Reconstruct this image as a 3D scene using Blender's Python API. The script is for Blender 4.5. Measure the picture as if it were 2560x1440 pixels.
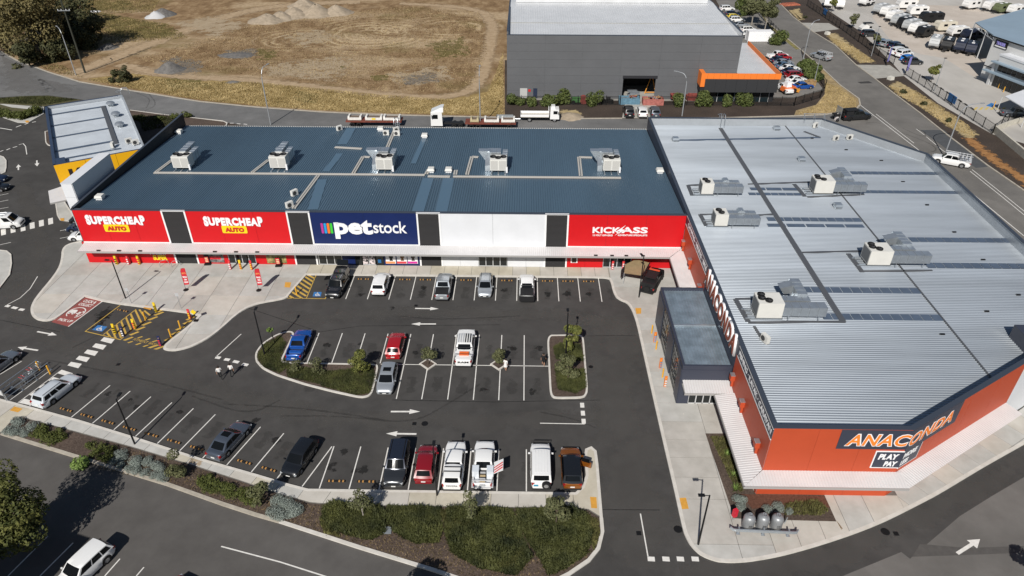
import bpy, bmesh, math, random
from mathutils import Vector, Matrix
random.seed(7)
D = bpy.data
for o in list(D.objects): D.objects.remove(o)
SC = bpy.context.scene
C = SC.collection
pi = math.pi; rad = math.radians

# ---------------------------------------------------------------- camera, sky, sun, exposure
PITCH, ROLL, YAW, CAMH = .588930, .00118979, -.0167731, 48.5616
FPX = 1758.257
cam = D.cameras.new('camera'); cam.sensor_width = 36; cam.lens = FPX/2560*36; cam.clip_end = 2000; cam.clip_start = .5
cam_o = D.objects.new('camera', cam); C.objects.link(cam_o); SC.camera = cam_o
_f = Vector((math.sin(YAW)*math.cos(PITCH), math.cos(YAW)*math.cos(PITCH), -math.sin(PITCH)))
_r = Vector((math.cos(YAW), -math.sin(YAW), 0)); _u = _r.cross(_f)
_r2 = _r*math.cos(ROLL)+_u*math.sin(ROLL); _u2 = -_r*math.sin(ROLL)+_u*math.cos(ROLL)
cam_o.matrix_world = Matrix(((_r2.x, _u2.x, -_f.x, 0), (_r2.y, _u2.y, -_f.y, 0), (_r2.z, _u2.z, -_f.z, CAMH), (0, 0, 0, 1)))
SUN_EL, SUN_AZ = rad(40.5), math.atan2(-.968, -.252)   # direction towards the sun
W = D.worlds.new('World'); SC.world = W; W.use_nodes = True
nt = W.node_tree; sky = nt.nodes.new('ShaderNodeTexSky'); sky.sky_type = 'NISHITA'; sky.sun_disc = False
sky.sun_elevation = SUN_EL; sky.sun_rotation = pi/2-SUN_AZ; sky.air_density = 1.0; sky.dust_density = .6
nt.links.new(sky.outputs[0], nt.nodes['Background'].inputs[0]); nt.nodes['Background'].inputs[1].default_value = .052
sl = D.lights.new('sun', 'SUN'); sl.energy = 4.85; sl.angle = rad(.5); sl.color = (1, .96, .9)
so = D.objects.new('sun', sl); C.objects.link(so)
sdir = Vector((math.cos(SUN_EL)*math.cos(SUN_AZ), math.cos(SUN_EL)*math.sin(SUN_AZ), math.sin(SUN_EL)))
so.rotation_euler = sdir.to_track_quat('Z', 'Y').to_euler(); so.location = sdir*200
SC.view_settings.view_transform = 'Standard'; SC.view_settings.look = 'None'
SC.view_settings.exposure = 0.0; SC.view_settings.gamma = 1
SC.cycles.max_bounces = 6; SC.cycles.diffuse_bounces = 3; SC.cycles.glossy_bounces = 3; SC.cycles.transparent_max_bounces = 8
SC.cycles.caustics_reflective = False; SC.cycles.caustics_refractive = False

# ---------------------------------------------------------------- survey helpers: photograph pixel -> metre on a known plane
def _ray(x, y): return _r2*((x-1280)/FPX)-_u2*((y-720)/FPX)+_f
def G(x, y, z=0.):
    d = _ray(x, y); t = (z-CAMH)/d.z; return Vector((t*d.x, t*d.y, z))
def OY(x, y, Y):
    d = _ray(x, y); t = Y/d.y; return Vector((t*d.x, Y, CAMH+t*d.z))
def OX(x, y, X):
    d = _ray(x, y); t = X/d.x; return Vector((X, t*d.y, CAMH+t*d.z))
def GP(pts, z=0.): return [G(px, py, z) for px, py in pts]

# ---------------------------------------------------------------- materials
def s2l(c):
    return tuple((v/12.92 if v <= .04045 else ((v+.055)/1.055)**2.4) for v in c)
def rgb(r, g, b): return s2l((r/255, g/255, b/255))
MC = {}
def M(name, col, rough=.6, metal=0., var=0., vs=2., bump=0., bs=30., spec=.4, coat=0., emit=None, stretch=None, col2=None, lo=.35, hi=.65, det=6, big=0., bigs=.08):
    if name in MC: return MC[name]
    m = D.materials.new(name); m.use_nodes = True; n = m.node_tree.nodes; l = m.node_tree.links
    b = n['Principled BSDF']; b.inputs['Roughness'].default_value = rough; b.inputs['Metallic'].default_value = metal
    b.inputs['Specular IOR Level'].default_value = spec; b.inputs['Coat Weight'].default_value = coat; b.inputs['Coat Roughness'].default_value = .05
    b.inputs['Base Color'].default_value = (*col, 1)
    if var or col2 or bump or big:
        geo = n.new('ShaderNodeNewGeometry'); vec = geo.outputs['Position']
        if stretch:
            mp = n.new('ShaderNodeMapping'); mp.inputs['Scale'].default_value = stretch; l.new(vec, mp.inputs[0]); vec = mp.outputs[0]
    if var or col2:
        c2 = col2 if col2 else tuple(min(1, v*(1+var)) for v in col); c1 = col if col2 else tuple(v*(1-var) for v in col)
        t = n.new('ShaderNodeTexNoise'); t.inputs['Scale'].default_value = vs; t.inputs['Detail'].default_value = det; t.inputs['Roughness'].default_value = .62
        l.new(vec, t.inputs['Vector'])
        r = n.new('ShaderNodeValToRGB'); r.color_ramp.elements[0].position = lo; r.color_ramp.elements[1].position = hi
        r.color_ramp.elements[0].color = (*c1, 1); r.color_ramp.elements[1].color = (*c2, 1)
        l.new(t.outputs[0], r.inputs[0]); out = r.outputs[0]
        if big:
            t2 = n.new('ShaderNodeTexNoise'); t2.inputs['Scale'].default_value = bigs; t2.inputs['Detail'].default_value = 4; l.new(geo.outputs['Position'], t2.inputs['Vector'])
            mr = n.new('ShaderNodeMapRange'); mr.inputs[1].default_value = .3; mr.inputs[2].default_value = .7; mr.inputs[3].default_value = 1-big; mr.inputs[4].default_value = 1+big
            l.new(t2.outputs[0], mr.inputs[0]); mx = n.new('ShaderNodeMix'); mx.data_type = 'RGBA'; mx.blend_type = 'MULTIPLY'; mx.inputs[0].default_value = 1
            l.new(out, mx.inputs[6]); l.new(mr.outputs[0], mx.inputs[7]); out = mx.outputs[2]
        l.new(out, b.inputs['Base Color'])
    if bump:
        t = n.new('ShaderNodeTexNoise'); t.inputs['Scale'].default_value = bs; t.inputs['Detail'].default_value = 4; l.new(vec, t.inputs['Vector'])
        bp = n.new('ShaderNodeBump'); bp.inputs['Strength'].default_value = bump; bp.inputs['Distance'].default_value = .05
        l.new(t.outputs[0], bp.inputs['Height']); l.new(bp.outputs[0], b.inputs['Normal'])
    if emit: b.inputs['Emission Color'].default_value = (*emit, 1); b.inputs['Emission Strength'].default_value = 1
    MC[name] = m; return m

ASPH = M('asphalt', (.051, .0485, .0465), .85, col2=(.074, .0705, .067), vs=.6, bump=.25, bs=60, spec=.25, lo=.3, hi=.75, det=10, big=.16, bigs=.11)
ASPH_FRONT = M('asphalt_front', (.086, .080, .075), .85, col2=(.114, .107, .100), vs=.5, bump=.25, bs=60, spec=.25, lo=.3, hi=.75, det=10, big=.14, bigs=.09)
ASPH_OLD = M('asphalt_old', (.125, .118, .11), .88, col2=(.165, .157, .147), vs=.4, bump=.25, bs=60, spec=.25, lo=.3, hi=.75, det=10, big=.14, bigs=.13)
ASPH_REAR = M('asphalt_rear', (.125, .124, .122), .85, col2=(.178, .175, .172), vs=.3, bump=.2, bs=60, spec=.3, lo=.3, hi=.75, det=10, big=.18, bigs=.06)
ASPH_RIGHT = M('asphalt_right', (.135, .127, .117), .85, col2=(.185, .174, .16), vs=.3, bump=.2, bs=60, spec=.3, lo=.3, hi=.75, det=10, big=.14, bigs=.06)
PATCH = M('asphalt_patch', (.045, .042, .040), .8, var=.12, vs=1.2)
CONC = M('concrete', (.39, .38, .35), .85, col2=(.51, .50, .47), vs=.7, bump=.08, bs=25, lo=.25, hi=.7, det=9, big=.09, bigs=.15)
CONC_W = M('concrete_warm', (.42, .38, .30), .85, col2=(.54, .50, .41), vs=.7, bump=.08, bs=25, lo=.25, hi=.7, det=9, big=.08, bigs=.3)
JOINT = M('concrete_joint', (.15, .14, .125), .9, var=.2)
KERB = M('kerb_concrete', (.52, .49, .44), .85, col2=(.64, .61, .56), vs=1.5, bump=.05, lo=.3, hi=.7)
KERB_OLD = M('kerb_old', (.32, .285, .235), .85, col2=(.46, .42, .35), vs=1.5, bump=.05, lo=.3, hi=.7)
YARD = M('yard_concrete', (.36, .34, .31), .85, col2=(.50, .475, .44), vs=.15, lo=.25, hi=.72, det=10, stretch=(1, .5, 1), big=.1, bigs=.05)
YARD_P = M('yard_gravel', (.42, .365, .31), .9, col2=(.54, .48, .42), vs=.2, lo=.25, hi=.72, det=10)
MULCH = M('mulch', (.045, .030, .022), .95, col2=(.13, .095, .075), vs=6, bump=.8, bs=9, lo=.3, hi=.75, det=8, big=.2, bigs=.3)
MULCH_R = M('mulch_red', (.075, .030, .018), .95, col2=(.15, .07, .045), vs=6, bump=.8, bs=9, lo=.3, hi=.75, det=8)
MULCH_D = M('mulch_dark', (.030, .021, .016), .95, col2=(.075, .055, .042), vs=4, bump=.8, bs=9, lo=.3, hi=.75, det=8, big=.25, bigs=.2)
DRYG = M('dry_grass_soil', (.21, .145, .07), .95, col2=(.40, .305, .16), vs=1.1, bump=.5, bs=4, lo=.3, hi=.7, det=10, big=.25, bigs=.12)
SAND = M('sand_track', (.30, .215, .13), .95, col2=(.44, .335, .22), vs=.8, bump=.2, bs=4, lo=.3, hi=.7, det=10)
LAWN_D = M('lawn_soil', (.05, .055, .02), .95, col2=(.12, .10, .05), vs=2.5, bump=.5, bs=9, lo=.3, hi=.7, det=8)
WHITE_P = M('road_paint_white', (.62, .60, .56), .8, col2=(.74, .72, .68), vs=3, lo=.3, hi=.6)
YEL_P = M('road_paint_yellow', (.42, .27, .05), .8, col2=(.56, .37, .08), vs=3, lo=.3, hi=.6)
RED_P = M('road_paint_red', (.27, .075, .065), .85, var=.12, vs=3)
BLUE_P = M('road_paint_blue', (.04, .17, .42), .8, var=.1, vs=3)
TACT = M('tactile_paving', (.62, .31, .05), .8, var=.1, vs=4)
RUST_ST = M('rust_stain', (.44, .25, .09), .9, var=.15, vs=2)

# ---------------------------------------------------------------- object helpers
def link(o, parent=None):
    C.objects.link(o)
    if parent is not None: o.parent = parent
    return o
def tag(o, label=None, cat=None, group=None, kind=None):
    if label: o['label'] = label
    if cat: o['category'] = cat
    if group: o['group'] = group
    if kind: o['kind'] = kind
    return o
def root(name, label, cat, loc=(0, 0, 0), rz=0., group=None):
    o = D.objects.new(name, None); link(o); o.location = loc; o.rotation_euler = (0, 0, rz); o.empty_display_size = .3
    return tag(o, label, cat, group)
class MB:
    def __init__(s): s.v = []; s.f = []; s.mi = []; s.k = 0
    def add(s, vs, fs, mi=None):
        b = len(s.v); s.v += [tuple(v) for v in vs]; s.f += [tuple(b+i for i in f) for f in fs]; s.mi += [s.k if mi is None else mi]*len(fs); return s
    def box(s, c, sz, rz=0., rx=0., ry=0., taper=1., mi=None):
        R = Matrix.Rotation(rz, 3, 'Z') @ Matrix.Rotation(ry, 3, 'Y') @ Matrix.Rotation(rx, 3, 'X')
        a, b, h = sz[0]/2, sz[1]/2, sz[2]/2; c = Vector(c)
        vs = [c+R @ Vector((sx*a*(taper if k > 0 else 1), sy*b*(taper if k > 0 else 1), k*h)) for k in (-1, 1) for sx, sy in ((-1, -1), (1, -1), (1, 1), (-1, 1))]
        return s.add(vs, [(3, 2, 1, 0), (4, 5, 6, 7), (0, 1, 5, 4), (1, 2, 6, 5), (2, 3, 7, 6), (3, 0, 4, 7)], mi)
    def bb(s, x0, x1, y0, y1, z0, z1, mi=None): return s.box(((x0+x1)/2, (y0+y1)/2, (z0+z1)/2), (abs(x1-x0), abs(y1-y0), abs(z1-z0)), mi=mi)
    def tube(s, p, r, n=8, cap=True, mi=None):
        p = [Vector(q) for q in p]; rs = r if isinstance(r, (list, tuple)) else [r]*len(p); vs = []; fs = []
        for i, q in enumerate(p):
            t = (p[min(i+1, len(p)-1)]-p[max(i-1, 0)]).normalized()
            a = t.cross(Vector((0, 0, 1)) if abs(t.z) < .95 else Vector((1, 0, 0))).normalized(); b = t.cross(a)
            vs += [q+(a*math.cos(2*pi*k/n)+b*math.sin(2*pi*k/n))*rs[i] for k in range(n)]
        for i in range(len(p)-1):
            for k in range(n): fs.append((i*n+k, i*n+(k+1) % n, (i+1)*n+(k+1) % n, (i+1)*n+k))
        if cap: fs.append(tuple(range(n))[::-1]); fs.append(tuple(range((len(p)-1)*n, len(p)*n)))
        # outward orientation
        return s.add(vs, [f[::-1] for f in fs], mi)
    def cyl(s, c, r, h, n=16, axis='Z', r2=None, mi=None):
        c = Vector(c); a = {'X': Vector((1, 0, 0)), 'Y': Vector((0, 1, 0)), 'Z': Vector((0, 0, 1))}[axis]
        return s.tube([c-a*h/2, c+a*h/2], [r, r if r2 is None else r2], n, mi=mi)
    def lathe(s, c, prof, n=16, mi=None):
        c = Vector(c); vs = []; fs = []
        for r, z in prof: vs += [c+Vector((r*math.cos(2*pi*k/n), r*math.sin(2*pi*k/n), z)) for k in range(n)]
        for i in range(len(prof)-1):
            for k in range(n): fs.append((i*n+k, i*n+(k+1) % n, (i+1)*n+(k+1) % n, (i+1)*n+k))
        fs.append(tuple(range((len(prof)-1)*n, len(prof)*n))); fs.append(tuple(range(n))[::-1])
        return s.add(vs, fs, mi)
    def prism(s, pts, z0, z1, bottom=False, mi=None):
        pts = ccw(pts); n = len(pts); vs = [(p[0], p[1], z0) for p in pts]+[(p[0], p[1], z1) for p in pts]
        fs = [tuple(range(n, 2*n))]+[(i, (i+1) % n, n+(i+1) % n, n+i) for i in range(n)]
        if bottom: fs.append(tuple(range(n))[::-1])
        return s.add(vs, fs, mi)
    def sheet(s, pts, z=None, mi=None):
        pts = ccw(pts); return s.add([(p[0], p[1], p[2] if z is None else z) for p in pts], [tuple(range(len(pts)))], mi)
    def strip(s, pts, w, z, mi=None):          # flat ribbon along a polyline
        L, Rr = offs(pts, w/2), offs(pts, -w/2); n = len(pts)
        vs = [(p[0], p[1], z) for p in L]+[(p[0], p[1], z) for p in Rr]
        return s.add(vs, [(n+i, n+i+1, i+1, i) for i in range(n-1)], mi)
    def kerb(s, pts, w, z0, z1, closed=False, mi=None):
        n = len(pts)
        if closed:
            pts = ccw(pts); O = [Vector((p[0], p[1], 0)) for p in pts]; I = inset(pts, w)
        else: O = offs(pts, w/2); I = offs(pts, -w/2)
        vs = [(p[0], p[1], z) for A in (O, I) for z in (z0, z1) for p in A]; fs = []
        for i in range(n if closed else n-1):
            j = (i+1) % n; fs += [(n+i, n+j, 3*n+j, 3*n+i), (i, j, n+j, n+i), (3*n+i, 3*n+j, 2*n+j, 2*n+i)]
        if not closed: fs += [(0, n, 3*n, 2*n), (n-1, 3*n-1, 4*n-1, 2*n-1)]
        return s.add(vs, fs, mi)
    def mesh(s, name, mats, smooth=False, angle=35):
        me = D.meshes.new(name); me.from_pydata(s.v, [], s.f)
        for m in (mats if isinstance(mats, (list, tuple)) else [mats]): me.materials.append(m)
        me.polygons.foreach_set('material_index', s.mi)
        if smooth:
            me.polygons.foreach_set('use_smooth', [True]*len(s.f))
            me.set_sharp_from_angle(angle=rad(angle))
        me.update(); return me
    def build(s, name, mats, parent=None, loc=None, rz=None, smooth=False, angle=35):
        o = D.objects.new(name, s.mesh(name, mats, smooth, angle)); link(o, parent)
        if loc is not None: o.location = loc
        if rz is not None: o.rotation_euler = (0, 0, rz)
        return o
def area(p): return sum(p[i][0]*p[(i+1) % len(p)][1]-p[(i+1) % len(p)][0]*p[i][1] for i in range(len(p)))/2
def ccw(p): return list(p) if area(p) > 0 else list(p)[::-1]
def offs(pts, d):
    P = [Vector((p[0], p[1])) for p in pts]; o = []
    for i, q in enumerate(P):
        a = (q-P[i-1]).normalized() if i else None; b = (P[i+1]-q).normalized() if i < len(P)-1 else None
        if a is None: a = b
        if b is None: b = a
        n1 = Vector((-a.y, a.x)); n2 = Vector((-b.y, b.x)); m = (n1+n2)
        m = m/max(.3, m.length_squared/2) if m.length > 1e-6 else n1
        o.append(q+m*d)
    return o
def inset(pts, d):
    P = [Vector((p[0], p[1])) for p in pts]; n = len(P); o = []
    for i in range(n):
        a = (P[i]-P[i-1]).normalized(); b = (P[(i+1) % n]-P[i]).normalized()
        n1 = Vector((-a.y, a.x)); n2 = Vector((-b.y, b.x)); m = n1+n2
        m = m/max(.5, m.length_squared/2) if m.length > 1e-6 else n1
        o.append(P[i]+m*d)
    return o
def clip(poly, a, b, c):                       # keep a*x+b*y<=c
    o = []; n = len(poly)
    for i in range(n):
        p, q = poly[i], poly[(i+1) % n]; dp = a*p[0]+b*p[1]-c; dq = a*q[0]+b*q[1]-c
        if dp <= 0: o.append(p)
        if (dp < 0 < dq) or (dq < 0 < dp):
            t = dp/(dp-dq); o.append((p[0]+(q[0]-p[0])*t, p[1]+(q[1]-p[1])*t))
    return o
def inside(p, poly):
    r = False; n = len(poly); x, y = p[0], p[1]
    for i in range(n):
        a, b = poly[i], poly[(i+1) % n]
        if (a[1] > y) != (b[1] > y) and x < (b[0]-a[0])*(y-a[1])/(b[1]-a[1])+a[0]: r = not r
    return r
def smooth_poly(pts, it=2):                    # Chaikin on an open polyline
    P = [Vector((p[0], p[1])) for p in pts]
    for _ in range(it):
        Q = [P[0]]
        for a, b in zip(P, P[1:]): Q += [a*.75+b*.25, a*.25+b*.75]
        P = Q+[P[-1]]
    return P
def struct(name, mb, mat, parent=None, smooth=False):
    o = mb.build(name, mat, parent, smooth=smooth)
    if parent is None: o['kind'] = 'structure'
    return o
def copy_tree(o, parent=None):
    c = o.copy(); C.objects.link(c); c.parent = parent
    for ch in o.children: copy_tree(ch, c)
    return c
ORD = ['first', 'second', 'third', 'fourth', 'fifth', 'sixth', 'seventh', 'eighth', 'ninth', 'tenth', 'eleventh', 'twelfth', 'thirteenth', 'fourteenth']
# lettering: a text outline fitted into a w x h box on a wall plane
def text_mesh(s, w, h, depth=.05, bold=0., shear=0., warp=None, mat=None, spacing=1.):
    cu = D.curves.new('t', 'FONT'); cu.body = s; cu.offset = bold; cu.shear = shear; cu.space_character = spacing; cu.resolution_u = 3; cu.fill_mode = 'FRONT' if depth == 0 else 'BOTH'
    cu.extrude = .05 if depth else 0
    o = D.objects.new('t', cu); C.objects.link(o); bpy.context.view_layer.update()
    me = D.meshes.new_from_object(o.evaluated_get(bpy.context.evaluated_depsgraph_get())); D.objects.remove(o)
    xs = [v.co.x for v in me.vertices]; ys = [v.co.y for v in me.vertices]; x0, x1, y0, y1 = min(xs), max(xs), min(ys), max(ys)
    for v in me.vertices:
        a = (v.co.x-x0)/(x1-x0); b = (v.co.y-y0)/(y1-y0)
        if warp: a, b = warp(a, b)
        v.co = Vector((a*w, b*h, (depth if v.co.z > 0 else .001) if depth else 0.))
    me.materials.clear()
    if mat: me.materials.append(mat)
    return me
def on_plane(o, org, u, v):
    u = Vector(u).normalized(); v = Vector(v).normalized(); n = u.cross(v)
    o.matrix_local = Matrix(((u.x, v.x, n.x, org[0]), (u.y, v.y, n.y, org[1]), (u.z, v.z, n.z, org[2]), (0, 0, 0, 1))); return o
def letters(name, parent, s, org, u, v, w, h, mat, **k):
    o = D.objects.new(name, text_mesh(s, w, h, mat=mat, **k)); link(o, parent); return on_plane(o, org, u, v)
def ribbed(org, u, v, lu, lv, pitch, h, wtop=.25, wslope=.15, clipf=None):
    """corrugated sheet: ribs run along v and repeat along u; clipf(t) gives the v-range at u=t"""
    org, u, v = Vector(org), Vector(u).normalized(), Vector(v).normalized(); n = u.cross(v); m = MB(); t = 0.; prof = []
    while t < lu-1e-6:
        for a, b in ((0, 0), (1-wtop-2*wslope, 0), (1-wtop-wslope, h), (1-wslope, h)):
            if t+a*pitch < lu: prof.append((t+a*pitch, b))
        t += pitch
    prof.append((lu, 0)); vs = []
    for a, b in prof:
        r0, r1 = clipf(a) if clipf else (0, lv); vs += [org+u*a+v*r0+n*b, org+u*a+v*r1+n*b]
    m.add(vs, [(2*i, 2*i+2, 2*i+3, 2*i+1) for i in range(len(prof)-1)]); return m
# ================================================================ THE GROUND
struct('ground', MB().sheet([(-500, -150), (600, -150), (600, 800), (-500, 800)], -.03), MULCH_D)
car_park = struct('car_park', MB().sheet([(-140, 20), (70, 20), (70, 76), (20, 113), (-50, 121), (-75, 135), (-140, 160)], 0), ASPH)
# --- field behind the rear road
def field_material():
    m = D.materials.new('field_dirt'); m.use_nodes = True; n = m.node_tree.nodes; l = m.node_tree.links; b = n['Principled BSDF']
    b.inputs['Roughness'].default_value = .95; b.inputs['Specular IOR Level'].default_value = .15
    pos = n.new('ShaderNodeNewGeometry').outputs['Position']
    def noise(sc, det, rough=.6, st=None):
        v = pos
        if st: mp = n.new('ShaderNodeMapping'); mp.inputs['Scale'].default_value = st; l.new(pos, mp.inputs[0]); v = mp.outputs[0]
        t = n.new('ShaderNodeTexNoise'); t.inputs['Scale'].default_value = sc; t.inputs['Detail'].default_value = det; t.inputs['Roughness'].default_value = rough; l.new(v, t.inputs['Vector']); return t.outputs[0]
    def ramp(v, stops):
        r = n.new('ShaderNodeValToRGB'); e = r.color_ramp.elements
        while len(e) > len(stops): e.remove(e[-1])
        while len(e) < len(stops): e.new(.5)
        for k, (p, c) in enumerate(stops): e[k].position = p; e[k].color = (*c, 1)
        l.new(v, r.inputs[0]); return r.outputs[0]
    def mix(f, a, c, mode='MIX'):
        x = n.new('ShaderNodeMix'); x.data_type = 'RGBA'; x.blend_type = mode
        if isinstance(f, float): x.inputs[0].default_value = f
        else: l.new(f, x.inputs[0])
        l.new(a, x.inputs[6]); l.new(c, x.inputs[7]); return x.outputs[2]
    def mth(op, a, c=None, clampv=False):
        x = n.new('ShaderNodeMath'); x.operation = op; x.use_clamp = clampv
        for i, q in enumerate((a, c)):
            if q is None: continue
            if isinstance(q, (int, float)): x.inputs[i].default_value = q
            else: l.new(q, x.inputs[i])
        return x.outputs[0]
    W1 = (0, 0, 0); W2 = (1, 1, 1)
    base = ramp(noise(.35, 12, .7, (1, .55, 1)), [(.28, (.115, .068, .032)), (.5, (.235, .152, .080)), (.72, (.40, .29, .17))])
    sand = ramp(noise(.06, 8, .6, (.6, 1.2, 1)), [(.5, W1), (.62, W2)])
    base = mix(sand, base, ramp(noise(.9, 8), [(.3, (.30, .21, .12)), (.7, (.47, .36, .235))]))
    green = ramp(noise(.045, 8, .65), [(.55, W1), (.72, W2)])
    base = mix(mth('MULTIPLY', green, .8), base, ramp(noise(1.5, 8), [(.3, (.075, .065, .02)), (.7, (.22, .175, .06))]))
    # burnout rings of pale tyre tracks
    sx = n.new('ShaderNodeSeparateXYZ'); l.new(pos, sx.inputs[0]); X, Y = sx.outputs[0], sx.outputs[1]
    tot = None
    for cx, cy, R, r0, fr in ((-41.5, 196, 26, 4, 2.3), (-37, 200, 18, 3, 3.0), (-20, 203, 21, 7, 2.1), (-60, 190, 16, 5, 2.5)):
        dx = mth('SUBTRACT', X, cx); dy = mth('SUBTRACT', Y, cy)
        d = mth('SQRT', mth('ADD', mth('MULTIPLY', dx, dx), mth('MULTIPLY', dy, dy)))
        d = mth('ADD', d, mth('MULTIPLY', noise(.18, 3), 4.))
        w = mth('POWER', mth('ADD', mth('MULTIPLY', mth('SINE', mth('MULTIPLY', d, fr)), .5), .5), 3.)
        msk = mth('MULTIPLY', mth('SUBTRACT', 1., mth('DIVIDE', d, R), True), mth('MULTIPLY', mth('SUBTRACT', d, r0), .5, True))
        w = mth('MULTIPLY', mth('MULTIPLY', w, msk), mth('MULTIPLY', ramp(noise(.12, 5), [(.4, W1), (.56, W2)]), 2.3))
        tot = w if tot is None else mth('MAXIMUM', tot, w)
    pale = ramp(noise(2, 6), [(.3, (.42, .32, .19)), (.7, (.56, .44, .29))])
    base = mix(mth('MINIMUM', tot, .9), base, pale)
    l.new(base, b.inputs['Base Color'])
    bp = n.new('ShaderNodeBump'); bp.inputs['Strength'].default_value = .5; bp.inputs['Distance'].default_value = .25; l.new(noise(.8, 10, .75), bp.inputs['Height']); l.new(bp.outputs[0], b.inputs['Normal'])
    return m
REAR_UP = GP([(-300, 60), (0, 127), (40, 150), (120, 180), (200, 205), (330, 227), (500, 254), (640, 268), (800, 280), (960, 287), (1130, 291), (1262, 294)])
fpts = [(p.x, p.y) for p in REAR_UP]+[(G(1262, 294).x, 420), (-330, 420), (-330, REAR_UP[0].y)]
m = MB(); m.sheet(fpts, -.012); field = struct('field', m, field_material())
# golden verge strip of dry grass between the field track and the road
VERGE = GP([(215, 196), (330, 182), (480, 200), (640, 196), (800, 214), (960, 232), (1130, 244), (1215, 228), (1240, 190), (1262, 190), (1262, 290), (1130, 288), (960, 284), (800, 277), (640, 265), (500, 251), (330, 224)])
SOFT = {}
def soft_mat(name, c1, c2, sc=1., edge=.35, strength=1.):
    """ground stain that thins out towards the sheet's border (UV 0..1 across), its edge broken by noise"""
    m = D.materials.new(name); m.use_nodes = True; n = m.node_tree.nodes; l = m.node_tree.links; b = n['Principled BSDF']; b.inputs['Roughness'].default_value = .95; b.inputs['Specular IOR Level'].default_value = .15
    pos = n.new('ShaderNodeNewGeometry').outputs['Position']
    t = n.new('ShaderNodeTexNoise'); t.inputs['Scale'].default_value = sc; t.inputs['Detail'].default_value = 9; t.inputs['Roughness'].default_value = .7; l.new(pos, t.inputs['Vector'])
    r = n.new('ShaderNodeValToRGB'); r.color_ramp.elements[0].position = .3; r.color_ramp.elements[1].position = .7; r.color_ramp.elements[0].color = (*c1, 1); r.color_ramp.elements[1].color = (*c2, 1); l.new(t.outputs[0], r.inputs[0]); l.new(r.outputs[0], b.inputs['Base Color'])
    at = n.new('ShaderNodeAttribute'); at.attribute_name = 'edge'
    a = n.new('ShaderNodeMath'); a.operation = 'ADD'; l.new(at.outputs['Fac'], a.inputs[0])
    t2 = n.new('ShaderNodeTexNoise'); t2.inputs['Scale'].default_value = sc*.8; t2.inputs['Detail'].default_value = 9; t2.inputs['Roughness'].default_value = .75; l.new(pos, t2.inputs['Vector'])
    s_ = n.new('ShaderNodeMapRange'); s_.inputs[1].default_value = .3; s_.inputs[2].default_value = .7; s_.inputs[3].default_value = -edge*2; s_.inputs[4].default_value = edge*2; l.new(t2.outputs[0], s_.inputs[0]); l.new(s_.outputs[0], a.inputs[1])
    c = n.new('ShaderNodeMapRange'); c.inputs[1].default_value = .25; c.inputs[2].default_value = .6; c.inputs[3].default_value = 0; c.inputs[4].default_value = strength; l.new(a.outputs[0], c.inputs[0]); l.new(c.outputs[0], b.inputs['Alpha'])
    return m
def soft_sheet(name, pts, z, mat, parent, rim=1.):
    """polygon with an 'edge' attribute: 0 on the border, 1 in the middle"""
    p = ccw(pts); rim = min(rim, .28*math.sqrt(abs(area(p)))); q = inset(p, rim); n = len(p); me = D.meshes.new(name)
    me.from_pydata([(a[0], a[1], z) for a in p]+[(a[0], a[1], z) for a in q], [], [(i, (i+1) % n, n+(i+1) % n, n+i) for i in range(n)]+[tuple(range(n, 2*n))])
    at = me.attributes.new('edge', 'FLOAT', 'POINT'); at.data.foreach_set('value', [0.]*n+[1.]*n); me.materials.append(mat)
    o = D.objects.new(name, me); return link(o, parent)
def soft_strip(name, pts, w, z, mat, parent):
    n = len(pts); A, B, Cc = offs(pts, w/2), pts, offs(pts, -w/2); me = D.meshes.new(name)
    me.from_pydata([(a[0], a[1], z) for R_ in (A, B, Cc) for a in R_], [], [(i, i+1, n+i+1, n+i) for i in range(n-1)]+[(n+i, n+i+1, 2*n+i+1, 2*n+i) for i in range(n-1)])
    at = me.attributes.new('edge', 'FLOAT', 'POINT'); at.data.foreach_set('value', [0.]*n+[1.]*n+[0.]*n); me.materials.append(mat)
    o = D.objects.new(name, me); return link(o, parent)
S_GOLD = soft_mat('verge_dry_grass', (.19, .125, .045), (.41, .30, .13), 1.2, .3)
S_SAND = soft_mat('track_sand', (.30, .21, .125), (.46, .35, .23), .7, .22)
S_GREY = soft_mat('gravel_stain', (.15, .13, .11), (.27, .24, .20), .6, .8, .7)
S_GREEN = soft_mat('green_patch', (.10, .09, .025), (.23, .19, .07), .5, .9, .65)
S_PALE = soft_mat('pale_sand_stain', (.40, .31, .20), (.50, .40, .28), .45, .9, .75)
S_DARK = soft_mat('tyre_mark', (.016, .016, .016), (.025, .024, .024), 1.5, .5, .2)
S_OIL = soft_mat('oil_stain', (.012, .012, .012), (.02, .02, .02), 2.2, .7, .5)
S_WORN = soft_mat('worn_asphalt', (.15, .145, .14), (.20, .195, .19), .5, .5, .6)
S_BROWN = soft_mat('rusty_soil', (.25, .12, .045), (.42, .22, .09), .9, .4, .95)
S_STRAW = soft_mat('straw_cover', (.27, .20, .10), (.55, .44, .25), 1.0, .45, .95)
S_RUST = soft_mat('rust_water_stain', (.42, .22, .06), (.50, .36, .18), 1.2, .8, .4)
soft_sheet('dry_grass_strip', VERGE, -.004, S_GOLD, field, 1.0)
soft_strip('sand_track', smooth_poly(GP([(140, 205), (270, 150), (420, 92), (560, 40), (700, 12), (900, 4)]), 2), 9, -.004, S_SAND, field)
soft_strip('sand_track', smooth_poly(GP([(300, 160), (420, 190), (640, 200), (850, 225), (1050, 245), (1160, 238), (1205, 200), (1225, 110), (1235, 60), (1200, 20), (1000, 8)]), 2), 5.5, .0, S_SAND, field)
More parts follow.
